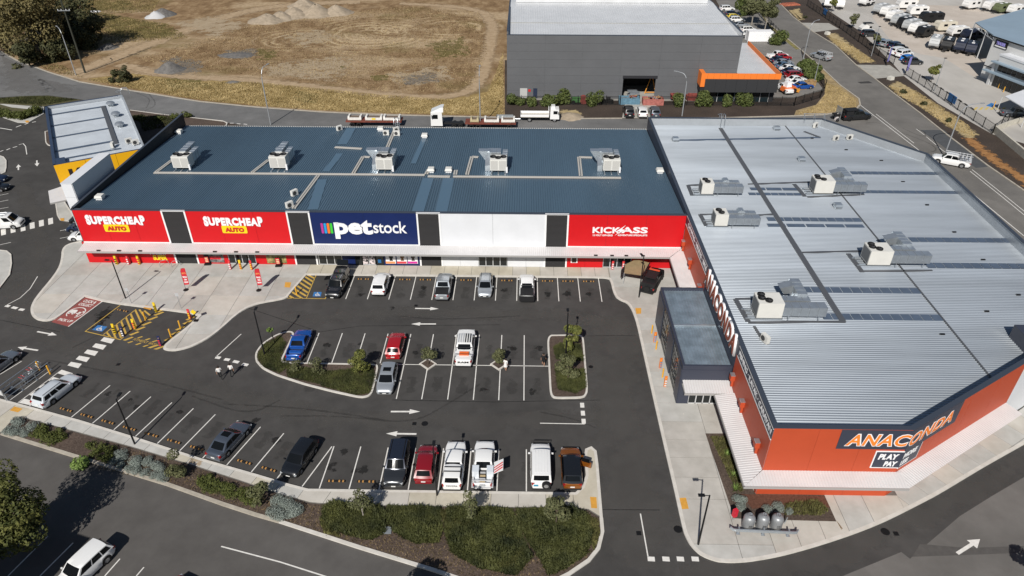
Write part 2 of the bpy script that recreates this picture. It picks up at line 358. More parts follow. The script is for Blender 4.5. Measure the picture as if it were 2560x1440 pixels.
for pts in ([(395, 150), (440, 140), (520, 155), (500, 185), (420, 190)], [(560, 125), (640, 120), (660, 140), (600, 150)], [(1000, 190), (1090, 175), (1100, 205), (1010, 215)]):
    soft_sheet('gravel_stain', GP(pts), .004, S_GREY, field, 2.5)
for pts in ([(380, 195), (500, 195), (540, 225), (420, 230)], [(640, 120), (700, 125), (690, 150), (640, 152)], [(1060, 110), (1160, 90), (1180, 140), (1080, 150)], [(250, 30), (420, 60), (470, 90), (330, 100), (240, 80)], [(120, 0), (330, 0), (340, 25), (140, 35)], [(740, 225), (800, 230), (790, 260), (730, 255)], [(850, 165), (870, 165), (872, 175), (850, 176)], [(925, 190), (970, 185), (975, 200), (930, 203)]):
    soft_sheet('green_patch', GP(pts), .008, S_GREEN, field, 3)
for pts in ([(640, 165), (860, 135), (900, 160), (840, 205), (660, 190)], [(960, 185), (1110, 160), (1150, 200), (1000, 220)], [(700, 90), (800, 70), (860, 95), (760, 120)], [(420, 60), (520, 40), (640, 60), (540, 95)]):
    soft_sheet('pale_sand', GP(pts), .002, S_PALE, field, 3.5)
# --- rear road
REAR_LO = GP([(-300, 262), (0, 243), (60, 240), (120, 238), (200, 248), (330, 274), (450, 292), (560, 305), (700, 330), (900, 340), (1250, 340), (1640, 340), (2000, 330), (2140, 330)])
RR = [(p.x, p.y) for p in REAR_UP]+[(p.x, p.y) for p in GP([(1400, 297), (1620, 297), (1800, 296), (1990, 290), (2060, 288), (2145, 272), (2160, 300)])]+[(p.x, p.y) for p in REAR_LO[::-1]]
rear_road = struct('rear_road', MB().sheet(RR, .004), ASPH_REAR)
struct('kerb', MB().kerb([(p.x, p.y) for p in REAR_UP], .35, -.02, .10), KERB_OLD, rear_road)
struct('kerb', MB().kerb([(p.x, p.y) for p in GP([(1400, 297), (1480, 296.5), (1555, 296)])], .35, -.02, .10), KERB_OLD, rear_road)
struct('kerb', MB().kerb([(p.x, p.y) for p in GP([(1625, 296), (1800, 295), (1985, 290), (2060, 287), (2140, 274), (2150, 262)])], .35, -.02, .10), KERB_OLD, rear_road)
for pts in ([(0, 135), (90, 185), (150, 230), (60, 238), (0, 225)], [(90, 195), (200, 215), (180, 232), (120, 235)]):
    soft_sheet('worn_patch', GP(pts), .008, S_WORN, rear_road, 3)
for pts in ([(370, 232), (395, 262), (360, 278)], [(340, 232), (378, 246), (366, 270)]):
    soft_strip('tyre_mark', smooth_poly(GP(pts), 3), .35, .010, S_DARK, rear_road)
# --- right road
RE = GP([(1900, -60), (1948, 7), (1983, 43), (2033, 80), (2087, 113), (2137, 160), (2187, 197), (2233, 233), (2300, 283), (2367, 337), (2433, 387), (2467, 413), (2560, 477), (2700, 585), (2900, 760)])
LE = GP([(1850, -60), (1900, 20), (1920, 57), (2000, 123), (2047, 163), (2100, 213), (2147, 247), (2150, 262), (2146, 273), (2050, 330)])
m = MB(); m.sheet([(p.x, p.y) for p in RE]+[(75, 30), (56, 48), (56, 100), (46, 112)]+[(p.x, p.y) for p in LE[::-1]], .008)
right_road = struct('right_road', m, ASPH_RIGHT)
struct('kerb', MB().kerb([(p.x, p.y) for p in RE], .3, -.02, .11), KERB_OLD, right_road)
struct('kerb', MB().kerb([(p.x, p.y) for p in LE[:-2]], .3, -.02, .11), KERB_OLD, right_road)
def pline(name, px, w, mat, parent, z=.013): return MB().strip([(p.x, p.y) for p in GP(px)], w, z).build(name, mat, parent)
pline('painted_line', [(2150, 262), (2290, 370), (2420, 475), (2560, 590)], .14, WHITE_P, right_road)
pline('painted_line', [(2190, 285), (2285, 358)], .12, WHITE_P, right_road)
for a, b in (((2290, 322), (2312, 338)), ((2316, 342), (2340, 362)), ((2344, 366), (2362, 380)), ((2366, 384), (2380, 396))): pline('painted_dash', [a, b], .12, WHITE_P, right_road)
pline('painted_line', [(2425, 428), (2500, 488), (2600, 570)], .12, WHITE_P, right_road)
pline('painted_line', [(2430, 424), (2508, 486), (2610, 568)], .12, WHITE_P, right_road)
MB().sheet([(p.x, p.y) for p in GP([(2143, 205), (2172, 203), (2182, 208), (2152, 209)])], .012).build('asphalt_patch', PATCH, right_road)
MB().sheet([(p.x, p.y) for p in GP([(2300, 325), (2360, 325), (2433, 389), (2470, 417), (2440, 420), (2370, 375)])], .012).build('asphalt_patch', M('asphalt_blue', (.075, .078, .082), .8, var=.1, vs=1), right_road)
for pts in ([(2255, 320), (2310, 345), (2315, 330), (2290, 322)], [(2250, 330), (2330, 360), (2345, 378), (2310, 382)], [(2165, 308), (2185, 305), (2200, 309)]):
    soft_strip('tyre_mark', smooth_poly(GP(pts), 3), .35, .015, S_DARK, right_road)
# --- front road, in front of the garden bed, and the older surface at the right
FK = [(-250, 1010), (5, 1085), (190, 1142), (420, 1212), (560, 1262), (640, 1288), (700, 1305), (900, 1370), (1080, 1425), (1160, 1452), (1300, 1495)]
FKW = [(p.x, p.y) for p in GP(FK)]
front_road = struct('front_road', MB().sheet(FKW+[(p.x, p.y) for p in GP([(1500, 1480), (1500, 1760), (-250, 1900)])], .004), ASPH_FRONT)
pline('painted_line', [(553, 1366), (700, 1405), (810, 1440), (900, 1468)], .11, WHITE_P, front_road, .009)
for a, b in (((300, 1397), (262, 1440)), ((360, 1418), (341, 1440)), ((183, 1357), (100, 1440)), ((120, 1340), (20, 1440))): pline('painted_line', [a, b], .1, WHITE_P, front_road, .009)
old = struct('side_street', MB().sheet([(p.x, p.y) for p in GP([(2107, 1440), (2253, 1380), (2275, 1397), (2312, 1365), (2400, 1290), (2480, 1240), (2560, 1193), (2700, 1110), (2700, 1600), (2000, 1600)])], .006), ASPH_OLD)
MB().sheet([(p.x, p.y) for p in GP([(2300, 1360), (2420, 1370), (2560, 1365), (2560, 1382), (2410, 1388), (2280, 1392)])], .010).build('asphalt_patch', M('asphalt_mid', (.085, .08, .075), .85, var=.1), old)
# --- paved yard beyond the right road
yard = struct('yard', MB().sheet([(p.x, p.y) for p in GP([(2062, 20), (2150, 78), (2235, 162), (2256, 187), (2345, 258), (2440, 325), (2480, 335), (2700, 400), (2900, 60), (2400, -60), (2000, -60)])], -.004), YARD)
MB().sheet([(p.x, p.y) for p in GP([(2180, 42), (2230, 105), (2300, 135), (2360, 145), (2440, 195), (2520, 120), (2560, 60), (2500, 40), (2420, 15), (2300, 12), (2200, 20)])], 0).build('gravel_apron', YARD_P, yard)
for px in ([(2000, 57), (2072, 58), (2098, 73), (2032, 81)], [(2137, 162), (2225, 163), (2262, 190), (2187, 197)]):
    MB().sheet([(p.x, p.y) for p in GP(px)], .03).build('driveway', M('drive_conc', (.36, .345, .31), .85, var=.1, vs=.6), yard)
verge = struct('verge', MB().sheet([(p.x, p.y) for p in GP([(1950, 5), (2062, 20), (2150, 78), (2235, 162), (2256, 187), (2345, 258), (2480, 335), (2700, 470), (2900, 700), (2700, 585), (2560, 477), (2433, 387), (2233, 233), (2087, 113), (1983, 43)])], .004), MULCH_D)
for pts in ([(2060, 84), (2090, 80), (2130, 110), (2180, 145), (2192, 158), (2150, 160), (2110, 130), (2075, 105)], [(2215, 215), (2240, 200), (2290, 225), (2360, 270), (2420, 310), (2452, 338), (2430, 355), (2370, 320), (2300, 270), (2240, 238)], [(1965, 25), (2000, 20), (2015, 50), (1995, 52)]):
    soft_sheet('straw_cover', GP(pts), .010, S_STRAW, verge, 1.6)
soft_strip('rusty_soil', GP([(2420, 345), (2480, 395), (2560, 452), (2640, 515)]), 3.2, .012, S_BROWN, verge)
# --- grounds of the grey warehouse
wh_soil = struct('warehouse_soil', MB().sheet([(p.x, p.y) for p in GP([(1262, 294), (1262, 150), (1950, 200), (2075, 265), (2060, 287), (1985, 290), (1800, 295), (1400, 297)])], -.006), MULCH_D)
MB().sheet([(p.x, p.y) for p in GP([(1555, 296), (1562, 262), (1555, 200), (1640, 200), (1640, 262), (1652, 296)])], .03).build('driveway', MC['drive_conc'], wh_soil)
MB().sheet([(p.x, p.y) for p in GP([(1320, 238), (1640, 240), (1830, 242), (1930, 246), (1930, 254), (1320, 250)])], .0).build('apron', MC['drive_conc'], wh_soil)
wh_lot = struct('warehouse_car_park', MB().sheet([(p.x, p.y) for p in GP([(1790, 0), (1870, 0), (1960, 90), (2000, 123), (2040, 200), (2060, 225), (1985, 245), (1880, 245), (1840, 90)])], -.002), M('lot_asphalt', (.19, .18, .165), .85, var=.12, vs=.3))
wh_lawn = struct('corner_lawn', MB().sheet([(p.x, p.y) for p in GP([(1985, 290), (1990, 276), (2040, 262), (2062, 235), (2062, 200), (2030, 168), (2012, 145), (2047, 163), (2100, 213), (2147, 247), (2150, 262), (2143, 272), (2060, 287)])], .0), DRYG)
struct('road_verge_lawn', MB().sheet([(p.x, p.y) for p in GP([(1880, 0), (1905, 10), (1920, 57), (2000, 123), (1990, 124), (1960, 100), (1925, 70)])], .012), M('lawn_mix', (.10, .10, .03), .95, col2=(.30, .25, .10), vs=1, lo=.3, hi=.7))
soft_sheet('rubble_soil', GP([(1395, 275), (1440, 273), (1460, 285), (1440, 296), (1400, 296)]), .01, S_STRAW, wh_soil, 1.)

# ================================================================ RAISED PAVEMENTS, each slab a piece of its own
def slabs(parent, poly, xs, ys, z0, z1, mats, rot=0., org=(0, 0), gap=.02):
    """cut poly by the joint grid (xs, ys in a frame turned by rot about org) and lay one slab per cell"""
    c, s = math.cos(rot), math.sin(rot)
    loc = [((p[0]-org[0])*c+(p[1]-org[1])*s, -(p[0]-org[0])*s+(p[1]-org[1])*c) for p in poly]
    for i in range(len(xs)-1):
        for j in range(len(ys)-1):
            q = clip(clip(clip(clip(loc, -1, 0, -xs[i]-gap), 1, 0, xs[i+1]-gap), 0, -1, -ys[j]-gap), 0, 1, ys[j+1]-gap)
            if len(q) < 3 or abs(area(q)) < .05: continue
            w = [(a*c-b*s+org[0], a*s+b*c+org[1]) for a, b in q]
            MB().prism(w, z0, z1).build('slab', random.choice(mats), parent)
def frange(a, b, st):
    o = []
    while a < b: o.append(a); a += st
    return o+[b]
CONC2 = M('concrete_b', (.37, .35, .315), .85, col2=(.49, .465, .425), vs=.7, bump=.08, bs=25, lo=.25, hi=.7, det=9, big=.1, bigs=.15)
CONC3 = M('concrete_c', (.43, .40, .35), .85, col2=(.54, .51, .46), vs=.7, bump=.08, bs=25, lo=.25, hi=.7, det=9, big=.1, bigs=.15)
PAVE = [(205, 605), (175, 610), (158, 622), (157, 648), (150, 672), (130, 700), (98, 738), (82, 762), (80, 782), (88, 795), (105, 802), (128, 802), (150, 790), (213, 741), (256, 752), (300, 760), (478, 783), (500, 790), (480, 812), (408, 868), (418, 877), (455, 875), (500, 858), (540, 832), (600, 778), (640, 759), (715, 747), (720, 738), (743, 686)]
def soften(P, cut=.7, it=2):      # round every corner of an open polyline by a limited cut
    P = [Vector((p[0], p[1])) for p in P]
    for _ in range(it):
        Q = [P[0]]
        for i in range(1, len(P)-1):
            a, b, c = P[i-1], P[i], P[i+1]; Q += [b+(a-b).normalized()*min(cut, (a-b).length*.3), b+(c-b).normalized()*min(cut, (c-b).length*.3)]
        P = Q+[P[-1]]
    return [(p.x, p.y) for p in P]
pw = [(p.x, p.y) for p in GP(PAVE)]
KY = 75.25
pw[-1] = (-27.6, KY)
right_part = [(10.9, KY), (11.35, 74.6), (11.35, 71.5), (11.9, 70.2), (13.0, 69.7)]+[(p.x, p.y) for p in GP([(1592, 800), (1610, 880), (1630, 970), (1655, 1080), (1690, 1230), (1710, 1322), (1718, 1345), (1735, 1372), (1765, 1395), (1820, 1407), (1920, 1395), (2017, 1370), (2120, 1337), (2207, 1303), (2337, 1237), (2453, 1167), (2560, 1107), (2650, 1060)])]
_i, _j = 12+1, 12+1+4; pw = soften(pw[:_i+1])[:-1]+pw[_i:_j]+soften(pw[_j:]); right_part = soften([pw[-1]]+right_part, .9)[1:]; PV = pw+right_part+[(57.5, 57.2), (45.6, 49.6), (31.4, 41.05), (20.4, 41.05), (20.4, 77.6), (-56.3, 77.6)]
pave = struct('shopfront_pavement', MB().prism(PV, -.02, .10), JOINT)
MB().kerb(PV[:len(pw)+len(right_part)][::-1] if area(PV) > 0 else PV[:len(pw)+len(right_part)], .30, -.02, .125).build('kerb', KERB, pave)
P_in = inset(ccw(PV), .10)
# plaza + shop strip: joints parallel to the shopfront
def region(poly, x0, x1, y0, y1):
    return clip(clip(clip(clip(poly, -1, 0, -x0), 1, 0, x1), 0, -1, -y0), 0, 1, y1)
slabs(pave, region(P_in, -72, -27.6, 55, 92), frange(-72.32, -27.6, 3.44), [55, 62.5, 66.2, 70.2, 74.4, 78, 81, 92], .08, .12, [CONC, CONC2, CONC3, CONC])
slabs(pave, region(P_in, -27.6, 11.2, 74, 78), frange(-27.6, 11.2, 1.76), [70, 78], .08, .12, [CONC_W, CONC3, CONC_W])
slabs(pave, region(P_in, 11.2, 20.4, 52.2, 78), [11.2, 20.4], [52.2, 54.6, 57.0, 59.4, 61.8, 64.2, 66.6, 69.5, 73, 78], .08, .12, [CONC, CONC2])
slabs(pave, region(P_in, 11.2, 20.4, 28, 52.2), [11.2, 17.6, 20.4], [28, 35.8, 40.3, 42.7, 45.0, 47.2, 49.6, 52.2], .08, .12, [CONC, CONC2])
slabs(pave, region(P_in, 20.4, 32.5, 28, 41), [20.4, 22.6, 24.8, 27, 29.4, 32.5], [28, 41], .08, .12, [CONC, CONC3])
slabs(pave, region(P_in, 32.5, 60, 28, 60), frange(-4, 60, 2.4), [-20, -.6, 9], .08, .12, [CONC, CONC3], rot=rad(32), org=(32.5, 39.4))
# --- footpath and beds between the car park and the front road
FP = [(-200, 946), (0, 1001), (75, 1021), (200, 1055), (340, 1098), (500, 1150), (640, 1190), (720, 1214), (770, 1227)]
FPr = [(1440, 1236), (1458, 1220), (1468, 1190), (1464, 1140), (1466, 1126), (1478, 1121), (1488, 1130), (1492, 1160), (1503, 1296)]
FPs = [(1470, 1276), (1440, 1272), (1280, 1271), (960, 1267), (840, 1264), (775, 1259), (700, 1238), (600, 1204), (480, 1165), (330, 1120), (150, 1071), (60, 1047), (38, 1046), (5, 1084), (-200, 1030)]
fpw = [(p.x, p.y) for p in GP(FP+FPr+FPs)]
path = struct('footpath', MB().prism(fpw, -.02, .10), JOINT)
MB().kerb([(p.x, p.y) for p in GP(FP+FPr)], .26, -.02, .125).build('kerb', KERB, path)
fin_ = inset(ccw(fpw), .08)
slabs(path, region(fin_, -80, -14.2, 30, 70), frange(-45, 40, 2.35), [-10, 10], .08, .12, [CONC, CONC3, CONC_W], rot=rad(-18), org=(-34, 45.8))
slabs(path, region(fin_, -14.2, 12, 30, 70), frange(-14.2, 8.0, 2.35)+[12], [30, 70], .08, .12, [CONC3, CONC_W])
BED = [(5, 1085), (38, 1047), (60, 1048), (150, 1072), (330, 1121), (480, 1166), (600, 1205), (700, 1239), (775, 1260), (840, 1265), (960, 1268), (1280, 1272), (1440, 1273), (1470, 1277), (1500, 1297), (1505, 1330), (1494, 1372), (1470, 1402), (1420, 1436), (1330, 1480), (1300, 1495), (1160, 1452), (1080, 1425), (900, 1370), (700, 1305), (640, 1288), (560, 1262), (420, 1212), (190, 1142)]
bed_front = struct('garden_bed', MB().prism([(p.x, p.y) for p in GP(BED)], -.02, .09), MULCH)
MB().kerb(FKW[1:]+[(p.x, p.y) for p in GP([(1340, 1477), (1422, 1436), (1472, 1402), (1496, 1372), (1506, 1330), (1503, 1296)])], .3, -.02, .13).build('kerb', KERB, bed_front)
MB().kerb([(p.x, p.y) for p in GP(FK[1:7])], .32, -.02, .132).build('kerb', KERB_OLD, bed_front)
# --- islands
def island(name, px, mat=MULCH, kerb=KERB, w=.16, h=.13):
    pts = [(p.x, p.y) for p in GP(px)]; pts = soften([pts[0]]+pts[1:]+[pts[0]], .35)[:-1] if len(pts) > 4 else pts; o = struct(name, MB().prism(inset(ccw(pts), .05), -.02, .09), mat); MB().kerb(pts, w, -.02, h, closed=True).build('kerb', kerb, o); return o
isl_a = island('planted_island', [(640, 905), (637, 890), (643, 876), (658, 858), (690, 838), (712, 831), (726, 829), (734, 832), (736, 838), (704, 907), (948, 912), (934, 978), (928, 989), (915, 995), (898, 996), (830, 981), (760, 963), (690, 940), (655, 923)], w=.2)
isl_b = island('planted_island', [(1378, 839), (1448, 838), (1457, 842), (1460, 852), (1470, 975), (1467, 990), (1456, 997), (1388, 998), (1378, 993), (1374, 980), (1368, 855), (1371, 843)], w=.2)
dia = [island('planted_island', [(cx-22, cy), (cx, cy-14), (cx+22, cy), (cx, cy+15)], w=.15) for cx, cy in ((1070, 911), (1247, 912))]
def conc_island(px):
    pts = [(p.x, p.y) for p in GP(px)]; o = struct('traffic_island', MB().prism(pts, -.02, .11), CONC); MB().kerb(pts, .18, -.02, .13, closed=True).build('kerb', KERB, o)
conc_island([(-80, 640), (0, 626), (18, 628), (29, 637), (31, 660), (26, 688), (0, 722), (-80, 800)])
conc_island([(-60, 400), (0, 390), (10, 393), (17, 402), (17, 420), (14, 432), (0, 438), (-60, 450)])
conc_island([(1000-863, 500), (158, 498), (185, 540), (178, 556), (150, 552), (143, 540)])
struct('left_footpath', MB().prism([(p.x, p.y) for p in GP([(-60, 262), (10, 261), (60, 265), (110, 268), (110, 285), (70, 308), (45, 307), (0, 292), (-60, 280)])], -.02, .1), CONC)
lb = struct('left_bed', MB().prism([(p.x, p.y) for p in GP([(-80, 245), (0, 246), (60, 241), (120, 240), (200, 250), (110, 266), (60, 263), (10, 260), (-80, 262)])], -.02, .08), LAWN_D)
struct('left_bed', MB().prism([(p.x, p.y) for p in GP([(-60, 270), (0, 262), (30, 270), (80, 275), (108, 283), (60, 300), (0, 292), (-60, 285)])], -.02, .12), LAWN_D)
isl_j = island('planted_island', [(112, 330), (130, 326), (150, 345), (150, 362), (122, 366), (114, 358)])
back_bed = struct('rear_bed', MB().prism([(p.x, p.y) for p in GP([(325, 276), (400, 286), (452, 292), (560, 305), (567, 310), (560, 318), (300, 420), (280, 330)])], -.02, .08), MULCH)
MB().kerb([(p.x, p.y) for p in GP([(325, 276), (400, 286), (452, 292), (556, 303), (568, 308), (566, 314), (560, 318)])], .2, -.02, .12).build('kerb', KERB, back_bed)

# ================================================================ PAINT ON THE GROUND (parts of the car park)
def line(a, b, w=.1, mat=WHITE_P, z=.006, par=car_park, name='painted_line'): return MB().strip([a, b], w, z).build(name, mat, par)
BAYX = [-21.36, -18.73, -16.13, -13.5, -10.9, -8.33, -5.76, -3.18, -.6, 1.95, 4.5, 7.09, 9.7]
for x in BAYX: line((x, 75.08), (x, 69.9))
MIDX = [-22.93, -20.28, -17.70, -15.09, -12.5, -9.94, -7.33, -4.75, -2.2, .33]
for i, x in enumerate(MIDX): line((x, 63.1), (x, 52.4 if i > 3 else 57.9 if i != 2 else 58.4))
line((-15.0, 57.76), (3.7, 57.76))
for x in (-12.24, -9.69, -7.09, -4.54, -1.98, .58): line((x, 45.83), (x, 40.85))
line((-17.3, 45.9), (-17.45, 40.9)); line((-14.8, 45.9), (-14.85, 40.85))
ka, kd = rad(72.2), rad(-17.9)
for k in range(-3, 11):
    a = Vector((-43.81+k*2.602*math.cos(kd), 48.98+k*2.602*math.sin(kd))); b = a+Vector((math.cos(ka), math.sin(ka)))*5.12
    if k not in (-1,): line(a, b)
def arrow(px_tail, px_head, w=.42, par=car_park, z=.006, hw=1.0, hl=.36):
    a, b = G(*px_tail), G(*px_head); d = (b-a); L = d.length; d.normalize(); n = Vector((-d.y, d.x, 0)); s = w/2*.5; k = b-d*L*hl
    MB().sheet([a+n*s, a-n*s, k-n*s], z) if 0 else None
    m = MB(); m.add([tuple((q.x, q.y, z)) for q in (a-n*s, k-n*s, k+n*s, a+n*s, k-n*s*hw*3.2, b, k+n*s*hw*3.2)], [(0, 1, 2, 3), (4, 5, 6)]); m.build('painted_arrow', WHITE_P, par)
arrow((1038, 771), (1097, 772)); arrow((1090, 810), (1028, 810)); arrow((977, 1029), (1050, 1029)); arrow((1041, 1085), (965, 1084))
arrow((93, 829), (142, 838)); arrow((95, 876), (44, 868)); arrow((46, 425), (46, 411), hw=1.1, hl=.5); arrow((92, 401), (93, 416), hw=1.1, hl=.5)
arrow((2393, 1384), (2450, 1348), par=old, z=.014, w=.55)
def quadp(px, mat, name='painted_block', z=.006, par=car_park): return MB().sheet([(p.x, p.y) for p in GP(px)], z).build(name, mat, par)
# zebra crossing blocks
for k in range(5):
    t = k*-20.6; u = k*15.4
    quadp([(260+t, 843+u), (287+t, 848+u), (278+t, 859+u), (251+t, 852+u)], WHITE_P)
zq = lambda x, y: (x/7.2, 880+y/7.2)
for q in ([(1115, 320), (1308, 383), (1235, 440), (1040, 385)], [(960, 450), (1100, 490), (1035, 550), (870, 515)], [(790, 580), (870, 600), (790, 665), (690, 640)], [(625, 705), (690, 720), (600, 800), (525, 770)], [(440, 840), (560, 870), (555, 960), (340, 915)]): quadp([zq(*p) for p in q], WHITE_P)
pline('painted_line', [zq(290, 938), zq(1112, 322)], .09, WHITE_P, car_park, .007); pline('painted_line', [zq(490, 1000), zq(1308, 383)], .09, WHITE_P, car_park, .007)
for q in ((8, 580), (32, 574), (57, 570), (80, 564), (103, 558), (126, 553)): quadp([(q[0]-6, q[1]-6), (q[0]+6, q[1]-9), (q[0]+7, q[1]+6), (q[0]-5, q[1]+9)], WHITE_P)
# hold lines, dashes
pline('painted_line', [(539, 893), (603, 835)], .1, WHITE_P, car_park, .006)
for a, b in (((539, 893), (551, 895)), ((561, 898), (574, 900)), ((583, 903), (597, 906)), ((606, 910), (620, 913))): pline('painted_dash', [a, b], .4, WHITE_P, car_park, .006)
pline('painted_line', [(14, 764), (50, 745), (75, 722), (94, 691)], .1, WHITE_P, car_park, .006)
for a, b in (((14, 764), (24, 766)), ((30, 768), (43, 771)), ((48, 773), (60, 775))): pline('painted_dash', [a, b], .4, WHITE_P, car_park, .006)
pline('painted_line', [(1350, 1058), (1462, 1060)], .1, WHITE_P, car_park, .006)
for y in (1013, 1033, 1053): pline('painted_dash', [(1455+(y-1013)*.09, y-6), (1456+(y-1013)*.09, y+6)], .4, WHITE_P, car_park, .006)
pline('painted_line', [(1601, 1284), (1620, 1392)], .1, WHITE_P, car_park, .006)
for x in (1628, 1665, 1701, 1738): pline('painted_dash', [(x-9, 1397), (x+9, 1398)], .42, WHITE_P, car_park, .006)
for a, b in (((0, 320), (30, 325)), ((40, 318), (53, 313)), ((62, 311), (72, 307)), ((80, 306), (90, 304)), ((0, 379), (8, 376)), ((16, 375), (25, 371)), ((32, 369), (43, 366))): pline('painted_dash', [a, b], .22, WHITE_P, car_park, .006)
pline('painted_line', [(47, 362), (58, 359), (64, 366), (67, 386)], .13, WHITE_P, car_park, .006)
for y in (471, 487, 503, 521): pline('painted_line', [(-20, y+5), (21, y-3)], .1, WHITE_P, car_park, .006)
pline('painted_line', [(0, 612), (27, 606)], .1, WHITE_P, car_park, .006)
for y in (575, 594): pline('painted_line', [(150, y+2), (210, y-10)], .1, WHITE_P, car_park, .006)
for a, b in (((0, 936), (54, 903)), ): pline('painted_line', [a, b], .1, WHITE_P, car_park, .006)
for a, b in (((575, 308), (584, 308)), ((592, 309), (601, 310)), ((609, 310), (618, 311))): pline('painted_dash', [a, b], .25, WHITE_P, rear_road, .009)
# accessible bay and hatching beside the shops
zb = lambda x, y: (640+x/3, 480+y/3)
def ylin(pts, w=.11, cv=zb): pline('painted_line', [cv(*p) for p in pts], w, YEL_P, car_park, .0065)
ylin([(235, 796), (518, 801), (540, 760)]); ylin([(235, 796), (310, 622)]); ylin([(378, 797), (450, 624)])
for a, b in (((250, 778), (280, 797)), ((262, 745), (345, 797)), ((275, 718), (375, 780)), ((288, 690), (390, 756)), ((300, 660), (402, 727)), ((318, 637), (416, 700)), ((350, 624), (428, 673)), ((392, 624), (440, 648))): ylin([a, b], .26)
def wheelchair(px, cv):
    o = quadp([cv(*p) for p in px], BLUE_P, 'painted_symbol_panel', .0065); P = [G(*cv(*p)) for p in px]
    o_, u_, v_ = P[3], P[2]-P[3], P[0]-P[3]
    f = lambda a, b: (o_.x+u_.x*a+v_.x*b, o_.y+u_.y*a+v_.y*b)
    m = MB(); z = .0105
    ring = [f(.5+.2*math.cos(t), .36+.22*math.sin(t)) for t in [rad(100+k*24) for k in range(11)]]
    m.strip(ring, .1, z); m.strip([f(.47, .72), f(.48, .45), f(.68, .45), f(.76, .2), f(.86, .22)], .1, z); m.strip([f(.48, .58), f(.64, .58)], .08, z)
    m.sheet([f(.46+.06*math.cos(k*.9), .82+.07*math.sin(k*.9)) for k in range(7)], z)
    m.build('painted_wheelchair_symbol', WHITE_P, o)
wheelchair([(435, 750), (492, 750), (486, 783), (424, 783)], zb)
zc = lambda x, y: (x/3, 480+y/3)
wheelchair([(735, 998), (805, 1010), (765, 1048), (690, 1034)], zc)
# click and collect bay
cc = [(640, 783), (768, 820), (512, 1010), (385, 975)]
o = quadp([zc(*p) for p in cc], RED_P, 'painted_bay_panel', .0065)
P = [G(*zc(*p)) for p in cc]; uu = (P[1]-P[0]).normalized(); vv = (P[0]-P[3]); LV = vv.length; LU = (P[1]-P[0]).length; vv.normalize(); uu = Vector((vv.y, -vv.x, 0)); O_ = P[3]+Vector((0, 0, .0110))
pline('painted_line', [zc(768, 820), zc(512, 1010)], .12, WHITE_P, car_park, .007)
fu = lambda a, b: O_+uu*a*LU+vv*b*LV
for s, a, b, w, h in (('CLICK &', .18, .80, .62, .095), ('COLLECT', .16, .67, .66, .095), ('PICK UP', .16, .08, .66, .085)):
    letters('painted_lettering', o, s, fu(a, b)-Vector((0, 0, .004)), uu, vv, w*LU, h*LV, WHITE_P, depth=0, bold=.03)
m = MB(); cen = fu(.5, .42); ring = [cen+uu*math.cos(t)*LU*.36+vv*math.sin(t)*LU*.36 for t in [rad(-60+k*15) for k in range(21)]]
m.strip([(p.x, p.y) for p in ring], .12, .0105)
f2 = lambda a, b: (cen+uu*a*LU+vv*b*LU)
for q in ([(-.34, .03), (-.3, .13), (-.2, .17), (-.05, .17), (0, .05), (0, -.08), (-.34, -.08)], [(.05, -.08), (.05, -.02), (.24, -.02), (.24, -.08)], [(.10, 0), (.10, .08), (.22, .08), (.22, 0)], [(.16, -.1), (.16, -.22), (.22, -.22), (.22, -.1)]): m.sheet([(f2(*p).x, f2(*p).y) for p in q], .0105)
for c_ in ((-.26, -.1), (-.08, -.1), (.28, .12)): m.sheet([(f2(c_[0]+.055*math.cos(k*.7), c_[1]+.055*math.sin(k*.7)).x, f2(c_[0]+.055*math.cos(k*.7), c_[1]+.055*math.sin(k*.7)).y) for k in range(9)], .0105)
m.build('painted_pickup_emblem', WHITE_P, o)
# yellow bay lines, hatching and fitment bay
ylin([(900, 850), (640, 1045), (905, 1108)], cv=zc); ylin([(1020, 880), (775, 1070)], cv=zc); ylin([(905, 1105), (1135, 925)], cv=zc)
for a, b in (((800, 1052), (828, 1088)), ((838, 1022), (868, 1097)), ((872, 995), (908, 1093)), ((908, 968), (945, 1065)), ((944, 940), (983, 1035)), ((980, 914), (1020, 1006)), ((1015, 886), (1058, 978)), ((1045, 882), (1096, 950)), ((1082, 890), (1125, 925))): ylin([a, b], .2, zc)
for cx, cy in ((1212, 885), (1195, 910), (1150, 945), (1103, 985), (1055, 1022), (1010, 1058), (965, 1098)): quadp([zc(cx-45, cy+13), zc(cx+22, cy-12), zc(cx+38, cy-8), zc(cx-25, cy+18)], YEL_P)
for cx, cy in ((1428, 945), (1405, 975), (1350, 1020), (1315, 1055), (1265, 1100)): quadp([zc(cx-38, cy+13), zc(cx+25, cy-14), zc(cx+40, cy-9), zc(cx-20, cy+18)], YEL_P)
for cx, cy in ((975, 1124), (1035, 1138), (1090, 1152), (1048, 1088), (1105, 1103), (1158, 1117)): quadp([zc(cx-22, cy+6), zc(cx+14, cy-6), zc(cx+26, cy-2), zc(cx-10, cy+10)], YEL_P)
for cx, cy in ((1150, 1158), (1195, 1168)): quadp([zc(cx-45, cy+10), zc(cx+25, cy-14), zc(cx+45, cy-9), zc(cx-20, cy+14)], YEL_P)
a, b = G(*zc(993, 1112)), G(*zc(1158, 1152)); d = (b-a).normalized()
letters('painted_lettering', car_park, 'FITMENT BAY', (a.x, a.y, .008), d, (-d.y, d.x, 0), (b-a).length, .4, YEL_P, depth=0, bold=.0)
